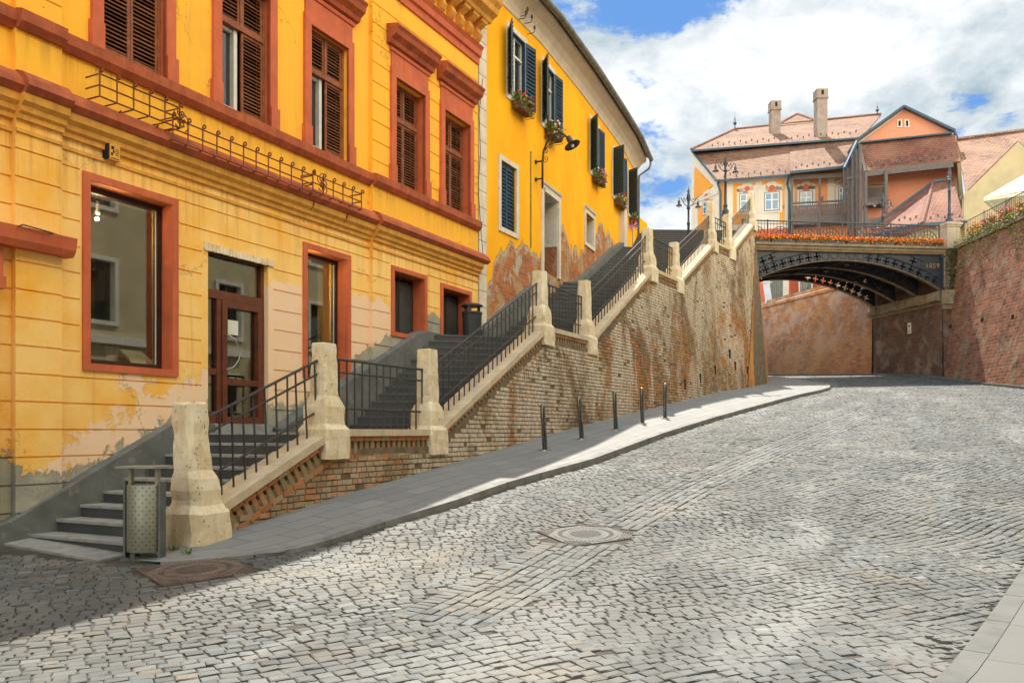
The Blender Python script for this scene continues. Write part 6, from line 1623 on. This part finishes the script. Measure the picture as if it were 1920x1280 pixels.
decor_window(H1, 1433, 360, 1462, 395); decor_window(H1, 1387, 362, 1415, 397); decor_window(H1, 1317, 376, 1331, 402)
decor_window(HV, 1499, 358, 1524, 388); decor_window(HV, 1572, 350, 1592, 380)
# windows and pilasters of the red base seen under the arch
for x0, x1 in ((1444, 1468), (1500, 1521)):
    w = MB(); u0, u1 = H1.ux(x0, .03), H1.ux(x1, .03); frame_rect(H1, w, u0-.1, u1+.1, 9.6, 11.3, .1, .02, .06); o = w.build('window', 'h_white', h1); w = MB(); H1.box(w, u0, u1, 9.7, 11.2, .02, .035); o2 = w.build('pane', 'glass', o)
    w = MB()
    for k in range(7): uu = u0+(u1-u0)*(k+.5)/7; w.tube([H1.pt(uu, 9.7, .06), H1.pt(uu, 11.2, .06)], .015, 4)
    w.build('window_bars', 'timber', o)
m = MB(); rect(H1, m, 1470, 500, 1479, 585, .02, .06); m.build('pilaster', 'h_white', h1)
def roof(name, par, mat, planes, th=.12, hooks=None):
    m = MB()
    for pl in planes: m.slab([P(*p) if len(p) == 3 and not isinstance(p, Vector) else p for p in pl], th)
    r = m.build(name, mat, par, uv=True)
    if hooks:
        for (a, b, n) in hooks:
            a, b = P(*a), P(*b)
            for j in range(n):
                c = a.lerp(b, (j+.5)/n)+Vector((0, -.08, .12+.12*(j % 2))); k = MB(); k.box(c, (.035, .06, .07)); k.build('snow_guard', 'timber', r)
    return r
roof('lower_roof', h1, 'tile_pale', [[(1341, 338, 61.75), (1482, 326, 60.6), (1482, 269, 63.6), (1300, 283, 65.3)]], hooks=[((1352, 334, 61.9), (1478, 324, 60.8), 11)])
roof('veranda_roof', h1, 'tile_pale', [[(1481, 321, 60.2), (1600, 309, 59.4), (1614, 256, 62.8), (1481, 270, 63.7)]], hooks=[((1487, 318, 59.8), (1592, 307, 58.9), 10)])
roof('upper_roof', h1, 'tile_pale', [[(1296, 281, 64.6), (1616, 257, 62.3), (1652, 215, 68.2), (1378, 243, 69.4)], [(1378, 243, 69.4), (1296, 281, 64.6), (1320, 283, 74)], [(1455, 236, 68.6), (1537, 229, 68.2), (1495, 214, 72)]], hooks=[((1330, 276, 65.1), (1610, 252, 62.9), 26)])
m = MB()
for a, b in (((1296, 281, 64.6), (1378, 243, 69.4)), ((1378, 243, 69.4), (1652, 215, 68.2)), ((1455, 236, 68.6), (1495, 214, 72)), ((1495, 214, 72), (1537, 229, 68.2))): m.tube([P(*a)+Vector((0, 0, .05)), P(*b)+Vector((0, 0, .05))], .10, 6)
m.build('ridge_tile', 'tile_red', h1, uv=True)
m = MB(); m.beam(P(1296, 283, 64.5), P(1614, 259, 62.2), .10, .14); m.beam(P(1341, 339, 61.7), P(1482, 328, 60.5), .12, .12); m.beam(P(1481, 324, 60.1), P(1598, 312, 59.3), .14, .18)
m.tube([P(1480, 326, 60.3), P(1476, 345, 60.9), P(1480, 360, 60.9), P(1480, 440, 60.9)], .09, 6); m.tube([P(1349, 337, 61.6), P(1346, 344, 61.9), P(1351, 360, 61.9), P(1351, 425, 61.9)], .09, 6)
m.beam(P(1297, 283, 65.2), P(1344, 338, 61.8), .12, .12); m.build('gutter', 'blue_dark', h1)
def chimney(par, x0, x1, yt, yb, Y, th=1.0):
    a, b = P(x0, yt, Y), P(x1, yb, Y); w = (b.x-a.x)/2; c = Vector(((a.x+b.x)/2, Y, 0)); m = MB(); h = a.z-b.z
    m.box(c+Vector((0, 0, (a.z+b.z)/2-.4)), (w*.9, w*.9, h/2+.1)); cap = .62
    m.box(c+Vector((0, 0, a.z-.34)), (w, w, .30)); m.box(c+Vector((0, 0, a.z-.70)), (w*1.08, w*1.08, .04)); m.hexa([c+Vector((sx*w*1.05, sy*w*1.05, a.z-.04)) for sx, sy in ((-1, -1), (1, -1), (1, 1), (-1, 1))], [c+Vector((sx*w*.5, sy*w*.5, a.z+.14)) for sx, sy in ((-1, -1), (1, -1), (1, 1), (-1, 1))])
    o = m.build('chimney', 'chimney', par); k = MB(); k.box(c+Vector((-w*.0, -w-.01, a.z-.30)), (w*.2, .02, .16)); k.build('smoke_opening', 'dark', o)
chimney(h1, 1443, 1462, 192, 246, 66.6); chimney(h1, 1528, 1549, 170, 258, 64.0)
def finial(par, x, yt, yb, Y):
    a, b = P(x, yt, Y), P(x, yb, Y); h = a.z-b.z; m = MB(); m.lathe(b, [(.05, 0), (.04, h*.25), (.14, h*.35), (.14, h*.42), (.04, h*.5), (.05, h*.6), (.015, h*.7), (.01, h)], 8); m.build('finial', 'blue_dark', par)
finial(h1, 1378, 210, 244, 69.4); finial(h1, 1645, 192, 216, 68.2)
# veranda
m = MB(); HV.box(m, 0, HV.u[-1], 8.9, 13.2, -.4, 0); m.build('veranda_base', 'h_red', h1)
m = MB(); HV.box(m, 0, HV.u[-1], 13.2, 19.0, -.4, 0); m.build('veranda_wall', 'h_salmon', h1)
m = MB(); rect(HV, m, 1482, 332, 1490, 420, 0, .03); rect(HV, m, 1552, 333, 1565, 415, 0, .06); rect(HV, m, 1549, 346, 1568, 349, 0, .1); m.build('pilaster', 'h_white', h1)
def balcony(par, fr, x0, x1, yt, yb, d, name='balcony', n=None):
    m = MB(); u0, u1, z0, z1 = rect(fr, MB(), x0, yt, x1, yb, d-.05, d)
    fr.box(m, u0, u1, z1-.10, z1, d-.10, d+.05); fr.box(m, u0, u1, z0, z0+.45, d-.06, d); fr.box(m, u0, u1, z0-.12, z0, d-.95, d+.04); fr.box(m, u0, u0+.12, z0, z1, d-.1, d+.02); fr.box(m, u1-.12, u1, z0, z1, d-.1, d+.02)
    fr.box(m, u0, u1, z1-.34, z1-.24, d-.06, d)
    bal = m.build(name, 'timber', par); n = n or int((u1-u0)/.16)
    for k in range(n):
        m = MB(); uu = u0+(u1-u0)*(k+.5)/n; fr.box(m, uu-.062, uu+.062, z0+.45, z1-.34, d-.045, d-.015); m.build('baluster', 'timber', bal)
balcony(h1, HV, 1484, 1592, 377, 416, .9)
m = MB(); u0 = HV.ux(1484, .9)
for x in (1485, 1537, 1591): u = HV.ux(x, .9); HV.box(m, u-.07, u+.07, 12.8, 18.7, .80, .94)
HV.box(m, HV.ux(1484, .9), HV.ux(1592, .9), 18.35, 18.65, .8, .95); m.build('veranda_post', 'timber', h1)
m = MB(); HV.lathe if False else None
m.lathe(HV.pt(HV.ux(1540, .9), 16.75, .9), [(.03, .3), (.13, .25), (.14, .05), (.06, -.05)], 8); m.build('hanging_lantern', 'timber', h1)
# ------------------------------------------------------------------ salmon gabled house with timber stair tower
h2 = thing('salmon_gabled_house', (25.5, 57, 9.15), 'salmon pink house with a tall gable and a skirt roof, right of the white house', 'house')
GF = Frame([(P(1605, 0, 58.9).x, 58.9), (P(1790, 0, 57.6).x, 57.6)])
def gpt(x, y, d=0): u = GF.ux(x, d); p = GF.pt(u, 0, d); p.z = (HY-y)*p.y/FP; return p
m = MB(); m.slab([gpt(1610, 268), gpt(1786, 250), gpt(1695, 201)][::1], -.3 if False else .3); m.build('gable', 'h_pink', h2)
m = MB(); m.slab([gpt(1618, 276), gpt(1790, 258), gpt(1788, 440), gpt(1618, 440)], .4); m.build('wall', 'h_pink', h2)
bx_ = lambda p: p+Vector((1.6, 9, 0))
m = MB()
for a, b in (((1603, 264), (1695, 198)), ((1695, 198), (1790, 244))):
    A0, B0 = gpt(*a, .35), gpt(*b, .35); m.slab([A0, B0, bx_(B0), bx_(A0)], .15)
m.build('gable_roof', 'tile_red', h2, uv=True)
m = MB()
for a, b in (((1603, 265), (1695, 199)), ((1695, 199), (1791, 245))): m.beam(gpt(*a, .40), gpt(*b, .40), .12, .16)
m.beam(gpt(1612, 269, .30), gpt(1784, 251, .30), .5, .10); m.beam(gpt(1788, 243, .4), gpt(1796, 262, .3), .12, .14); m.build('verge_board', 'blue_dark', h2)
m = MB()
for a, b in (((1607, 269), (1695, 204)), ((1695, 204), (1786, 249))): m.beam(gpt(*a, .05), gpt(*b, .05), .12, .20)
m.build('gable_trim', 'h_white', h2)
for x in (1687, 1701):
    w = MB(); rect(GF, w, x-5, 224, x+4.5, 239, 0, .05); o = w.build('window', 'h_white', h2); w = MB(); rect(GF, w, x-2.2, 226.5, x+1.8, 236.5, .03, .06); w.build('pane', 'dark', o)
sk0, sk1 = Vector(P(1612, 271, 58.6)), Vector(P(1789, 252, 57.3))
roof('skirt_roof', h2, 'tile_red', [[(1621, 321, 56.9), (1800, 302, 55.6), (1790, 252, 57.3), (1611, 271, 58.5)]], hooks=[((1628, 313, 57.1), (1790, 297, 55.9), 14)])
m = MB(); m.beam(P(1622, 326, 56.9), P(1787, 308, 55.7), .2, .42); m.beam(P(1611, 272, 58.3), P(1622, 322, 56.7), .16, .16); m.build('eave_beam', 'timber', h2)
m = MB(); m.slab([gpt(1664, 331, .1), gpt(1790, 318, .1), gpt(1790, 323, .1), gpt(1664, 341, .1)][::-1], .1); m.build('cream_band', 'cream', h2)
m = MB(); m.slab([P(1789, 252, 57.35), P(1801, 302, 55.7), P(1812, 440, 55.7), P(1800, 440, 64), P(1793, 262, 64)], .2); m.build('side_wall', 'cream', h2)
# side roof sweeping down on the left of the gable, timber stair with slanting boards
m = MB(); m.slab([P(1604, 264, 58.6), P(1612, 270, 58.4), P(1590, 312, 57.6), P(1582, 312, 58.4)], .1); m.beam(P(1607, 266, 58.3), P(1584, 316, 57.4), .14, .22); m.build('side_eave', 'blue_dark', h2)
tw_ = MB(); Y0 = 57.2
def post(x, y0, y1, Y, w=.09): a, b = P(x, y0, Y), P(x, y1, Y); tw_.box((a+b)/2, (w, w, (a.z-b.z)/2))
for x, y0, y1, Y in ((1592, 310, 430, 57.9), (1599, 290, 430, 57.5), (1607, 280, 430, 57.2), (1613, 272, 430, 57.0), (1623, 322, 430, 56.8), (1661, 320, 400, 56.4), (1584, 315, 400, 58.3)): post(x, y0, y1, Y)
tw_.beam(P(1588, 335, 58), P(1612, 330, 57), .12, .15); tw_.beam(P(1622, 384, 56.7), P(1662, 378, 56.4), .3, .2); tw_.beam(P(1622, 420, 56.7), P(1662, 414, 56.4), .1, .6)
for k in range(12): p = P(1584+k*2.5, 318-k*3.9, 58.2-.1*k); q = P(1584+k*2.5, 345, 58.2-.1*k); tw_.box((p+q)/2, (.035, .03, max(.05, (p.z-q.z)/2)))
tw_.build('timber_stair_tower', 'timber', h2)
balcony(h2, GF, 1623, 1661, 344, 381, 1.2, n=16)
m = MB(); m.slab([gpt(1626, 330, .08), gpt(1660, 327, .08), gpt(1660, 345, .08), gpt(1626, 349, .08)][::-1], .05); m.build('pale_panel', 'h_white', h2)
# low red hipped roof in front
h3 = thing('low_hipped_house', (24, 52, 9.15), 'low house in front of the salmon wall with a steep hipped red tile roof', 'house')
A1, A2_, Fc, Fr_, Lf = (1749, 343, 55.2), (1787, 338, 55.2), (1729, 420, 50.6), (1810, 415, 50.6), (1632, 430, 56.0)
roof('hip_roof', h3, 'tile_red', [[Lf, Fc, A1], [Fc, Fr_, A2_, A1]], hooks=[((1660, 418, 54.4), (1722, 414, 51.2), 6), ((1737, 413, 50.9), (1805, 409, 50.9), 5)])
m = MB(); m.tube([P(*A1)+Vector((0, 0, .05)), P(*Fc)+Vector((0, 0, .05))], .11, 6); m.build('hip_ridge', 'tile_red', h3, uv=True)
m = MB(); m.beam(P(*A1)+Vector((0, 0, .08)), P(*Lf)+Vector((0, 0, .12)), .14, .14); m.beam(P(*A1)+Vector((0, 0, .1)), P(*A2_)+Vector((0, 0, .1)), .14, .14); m.beam(P(1729, 421, 50.5), P(1812, 416, 50.5), .14, .16); m.beam(P(1729, 421, 50.5), P(1640, 441, 55), .14, .16); m.build('gutter', 'blue_dark', h3)
m = MB(); q = [(P(1735, 0, 51.2).x, 51.2), (P(1806, 0, 51.2).x, 51.2), (P(1806, 0, 51.2).x, 55), (P(1660, 0, 55.5).x, 55.5)]
m.hexa([(x, y, 9.0) for x, y in q], [(x, y, 12.55) for x, y in q]); m.build('wall', 'cream', h3)
# cream house far right
h4 = thing('cream_gabled_house', (29, 52, 9.15), 'cream house with a pointed gable and long tiled roof at the right edge', 'house')
roof('main_roof', h4, 'tile_mix', [[(1813, 366, 51.8), (1990, 345, 50.5), (1990, 236, 57), (1793, 263, 58.5)]])
m = MB(); m.tube([P(1793, 262, 58.5), P(1990, 235, 57)], .14, 6); m.build('ridge_tile', 'tile_mix', h4, uv=True)
gp = lambda x, y: P(x, y, 50.6+(1905-x)*.006)
m = MB(); m.slab([gp(1816, 357), gp(1905, 269), gp(1990, 352), gp(1990, 470), gp(1804, 470), gp(1804, 366)], .35); m.build('gable_wall', 'cream', h4)
m = MB(); m.beam(gp(1815, 357)-Vector((0, .1, 0)), gp(1905, 268)-Vector((0, .1, 0)), .3, .10); m.beam(gp(1905, 268)-Vector((0, .1, 0)), gp(1990, 351)-Vector((0, .1, 0)), .3, .10); m.build('gable_coping', 'tile_mix', h4, uv=True)
for x in (1893, 1909): m = MB(); a = gp(x, 315); m.box(a-Vector((0, .02, 0)), (.09, .03, .17)); m.build('window', 'dark', h4)
m = MB(); m.beam(gp(1828, 364)-Vector((0, .06, 0)), gp(1880, 359)-Vector((0, .06, 0)), .08, .10); m.tube([gp(1797, 374)-Vector((0, .15, 0)), gp(1818, 357)-Vector((0, .15, 0)), gp(1820, 374)-Vector((0, .15, 0)), gp(1843, 381)-Vector((0, .15, 0)), gp(1850, 395)-Vector((0, .15, 0))], .09, 6); m.build('gutter', 'zinc', h4)
for nm, ft, zt_, par in (('rear_wall', [(15.2, 63.5), (25.2, 62.6), (26.5, 72), (16, 74)], 20, h1), ('rear_wall', [(25.0, 59.9), (31, 59), (32.5, 68), (26, 69)], 19.5, h2), ('rear_wall', [(29.0, 52.5), (40, 52), (40, 60), (29.6, 60)], 15, h4)):
    prism(nm, ft, 9.0, zt_, 'h_white' if par != h4 else 'cream', par)
# banner
m = MB(); p = P(1431, 0, 57.0); q = P(1443.5, 0, 56.6); n_ = 8
for k in range(n_):
    za_, zb_ = 10.35-k*.26, 10.35-(k+1)*.26; o0, o1 = .05*math.sin(k*1.1), .05*math.sin((k+1)*1.1); m.hexa([(p.x+.03*k, p.y+o1, zb_), (q.x+.03*k, q.y+o1, zb_), (q.x+.03*k, q.y+o1+.02, zb_), (p.x+.03*k, p.y+o1+.02, zb_)], [(p.x+.03*k-.03, p.y+o0, za_), (q.x+.03*k-.03, q.y+o0, za_), (q.x+.03*k-.03, q.y+o0+.02, za_), (p.x+.03*k-.03, p.y+o0+.02, za_)])
m.tube([P(1428, 530, 57), P(1448, 529, 56.6)], .03, 6); tag(m.build('hanging_banner', 'white_cloth'), 'pale lilac cloth banner hanging above the back wall, seen under the bridge', 'banner')

# ------------------------------------------------------------------ street furniture
bol = [((1022, 855), (1017, 757)), ((1091, 833), (1085, 743)), ((1155, 815), (1152, 733)), ((1205, 803), (1203, 726)), ((1247, 793), (1247, 718))]
blab = ['nearest steel bollard on the pavement, leaning slightly left', 'second nearest steel bollard on the pavement', 'middle steel bollard of the row of five', 'fourth steel bollard from the front', 'farthest steel bollard, highest up the pavement']
for i, ((x, y), (xt, yt)) in enumerate(bol):
    b = R(x, y-2); b.z += KH; tpt = P(xt, yt, b.y); t = thing('steel_bollard', b, blab[i], 'bollard', 'steel bollards along the pavement')
    Z = (tpt-b).normalized(); H = (tpt-b).length; X = Vector((1, 0, 0)); Y = Z.cross(X).normalized(); X = Y.cross(Z)
    m = MB(); m.lathe(b, [(.052, 0), (.052, H-.05), (.046, H-.02), (.03, H-.004), (.01, H)], 20, 0, (X, Y, Z)); m.build('post', 'bollard_steel', t, smooth=True)
    m = MB(); m.box(b+Z*(H/2-.02)-Y*.0505+X*.008, (.010, .004, H/2-.06), (X, Y, Z)); m.build('slot', 'bin_dark', t)
    m = MB(); m.lathe(b, [(.13, -.02), (.13, .008), (.06, .012)], 20); m.build('base_plate', 'steel', t)
# perforated litter bin
b = R(271, 1046); t = thing('litter_bin', b, 'perforated metal litter bin with a flat lid at the foot of the stairs', 'litter bin')
X = Vector((.985, -.17, 0)).normalized(); Y = Vector((-X.y, X.x, 0)); Z = Vector((0, 0, 1)); m = MB()
Rb = .195
m.lathe(b, [(.19, .08), (Rb, .085), (Rb, .83), (.19, .835)], 36, 0, (X*1.0, Y*.85, Z)); bd_ = m.build('body', 'bin_grey', t, smooth=False)
for pl in bd_.data.polygons: pl.use_smooth = abs(pl.normal.z) < .5
m = MB()
for r_ in range(17):
    z = .12+r_*.043
    for k in range(-8, 9):
        if (k+r_) % 2: continue
        a = -math.pi/2+k*.20; n = Vector((X*math.cos(a)+Y*math.sin(a)*.85)); c = b+n*(Rb+.001)+Z*z; nn = (X*math.cos(a)+Y*math.sin(a)/.85).normalized(); T = Z.cross(nn)
        m.face([c+T*(.007*math.cos(q))+Z*(.007*math.sin(q))+nn*.001 for q in np.linspace(0, 6.283*7/8, 8)])
m.build('perforation', 'bin_dark', bd_)
m = MB()
for s in (-1, 1): m.box(b+X*(s*(Rb+.022))+Z*.43, (.014, .055, .44), (X, Y, Z)); 
m.build('side_post', 'grey_metal', t)
m = MB()
for s in (-1, 1): m.box(b+X*(s*(Rb-.03))+Z*.93, (.018, .03, .10), (X, Y, Z))
m.box(b+Z*1.035, (Rb+.045, .19, .010), (X, Y, Z)); m.box(b+Z*.93+Y*.05, (.003, .003, .10), (X, Y, Z)); m.build('lid', 'bin_grey', t)
m = MB(); m.box(b+X*(-Rb*.6)+Z*.02, (.03, .05, .08), (X, Y, Z)); m.box(b+Z*-.01+X*.0, (.22, .12, .02), (X, Y, Z)); m.build('foot', 'grey_metal', t)
# black plastic bin on the second landing
c = FA.pt(FA.ux(883, .45), 2.2, .55); c = Vector((P(885, 0, 19.9).x, 19.9, 2.2)); t = thing('black_bin', c, 'black plastic litter bin with domed hood on the second landing', 'litter bin')
m = MB(); m.lathe(c, [(.20, 0), (.21, .05), (.235, .60), (.25, .62), (.25, .66), (.23, .67)], 20); m.build('body', 'black_plastic', t, smooth=False)
m = MB(); m.lathe(c+Z*.80, [(.265, 0), (.265, .025), (.20, .06), (.08, .08)], 20); m.build('hood', 'black_plastic', t, smooth=False)
m = MB()
for a in (.6, 2.5, 4.4): m.box(c+Vector((.19*math.cos(a), .19*math.sin(a), .73)), (.035, .035, .08))
m.build('hood_bracket', 'black_plastic', t)
# weeds
def weed(c, n, s, lab):
    m = MB()
    for _ in range(n):
        a = rs.uniform(0, 6.28); h = rs.uniform(.3, 1)*s; o = c+Vector((rs.normal(0, s*.25), rs.normal(0, s*.25), 0)); tip = o+Vector((math.cos(a)*h*.6, math.sin(a)*h*.6, h)); w = Vector((-math.sin(a), math.cos(a), 0))*s*.12
        m.face([o-w*.4, (o+tip)/2-w, tip, (o+tip)/2+w])
    tag(m.build('weed', 'leaf'), lab, 'weed', 'weeds at the foot of the wall')
for (x, y), lab in (((352, 1042), 'small green weed at the foot of the lowest pillar'), ((326, 1036), 'low weed between the litter bin and the lowest pillar')):
    c = R(x, y); weed(c+Vector((0, 0, .02)), 18, .09, lab)
for k, (x, y, s) in enumerate(((1764, 1213, .05), (1855, 1138, .03), (1796, 1212, .02))):
    c = R(x, y); m = MB(); 
    for _ in range(7): d = Vector(rs.normal(0, .5, 3))*s; m.box(c+Vector((d.x*1.4, d.y*1.4, s*.4+abs(d.z)*.3+.02)), (s*.5, s*.35, s*.25))
    tag(m.build('litter_scrap', 'plinth'), ['pale crumpled scrap of litter near the lower right kerb', 'tiny brown scrap of litter by the right kerb', 'tiny pale scrap of litter beside the larger one at the right kerb'][k], 'litter')
# house across the street, behind the camera: reflected in the shop windows
OF = Frame([(AT*27+5.4, 27), (AT*-22+5.4, -22)])
h5 = thing('cream_townhouse', (OF.pt(15, 0).x, OF.pt(15, 0).y, -1.6), 'cream townhouse across the street, seen as a reflection in the shop glass', 'house')
oo = []
for k in range(18):
    a = 1.2+k*2.9
    for z0, h_ in ((-.4, 2.6), (3.9, 2.1), (7.9, 1.8)): oo.append((a, a+1.2, z0, z0+h_))
us_o = [0, OF.u[-1]]+[v for r in oo for v in r[:2]]+[v for r in oo for v in (r[0]-.15, r[1]+.15)]; zs_o = [-2, 11.5, 3.1, 3.4]+[v for r in oo for v in r[2:]]+[v for r in oo for v in (r[2]-.15, r[3]+.15)]
def O_fn(u, z):
    for r in oo:
        if inside(u, z, r): return -.22, 1
    for r in oo:
        if inside(u, z, r, .15): return .05, 2
    return (.12, 2) if 3.1 < z < 3.4 or z > 11 else (0, 0)
mb, _ = relief(OF, us_o, zs_o, O_fn); mb.build('facade', ['cream', 'glass', 'h_white'], h5)
m = MB(); m.slab([OF.pt(0, 11.5, .5), OF.pt(OF.u[-1], 11.5, .5), OF.pt(OF.u[-1], 14.5, -5), OF.pt(0, 14.5, -5)], .2); m.build('roof', 'tile_red', h5, uv=True)
print('objects', len(bpy.data.objects))
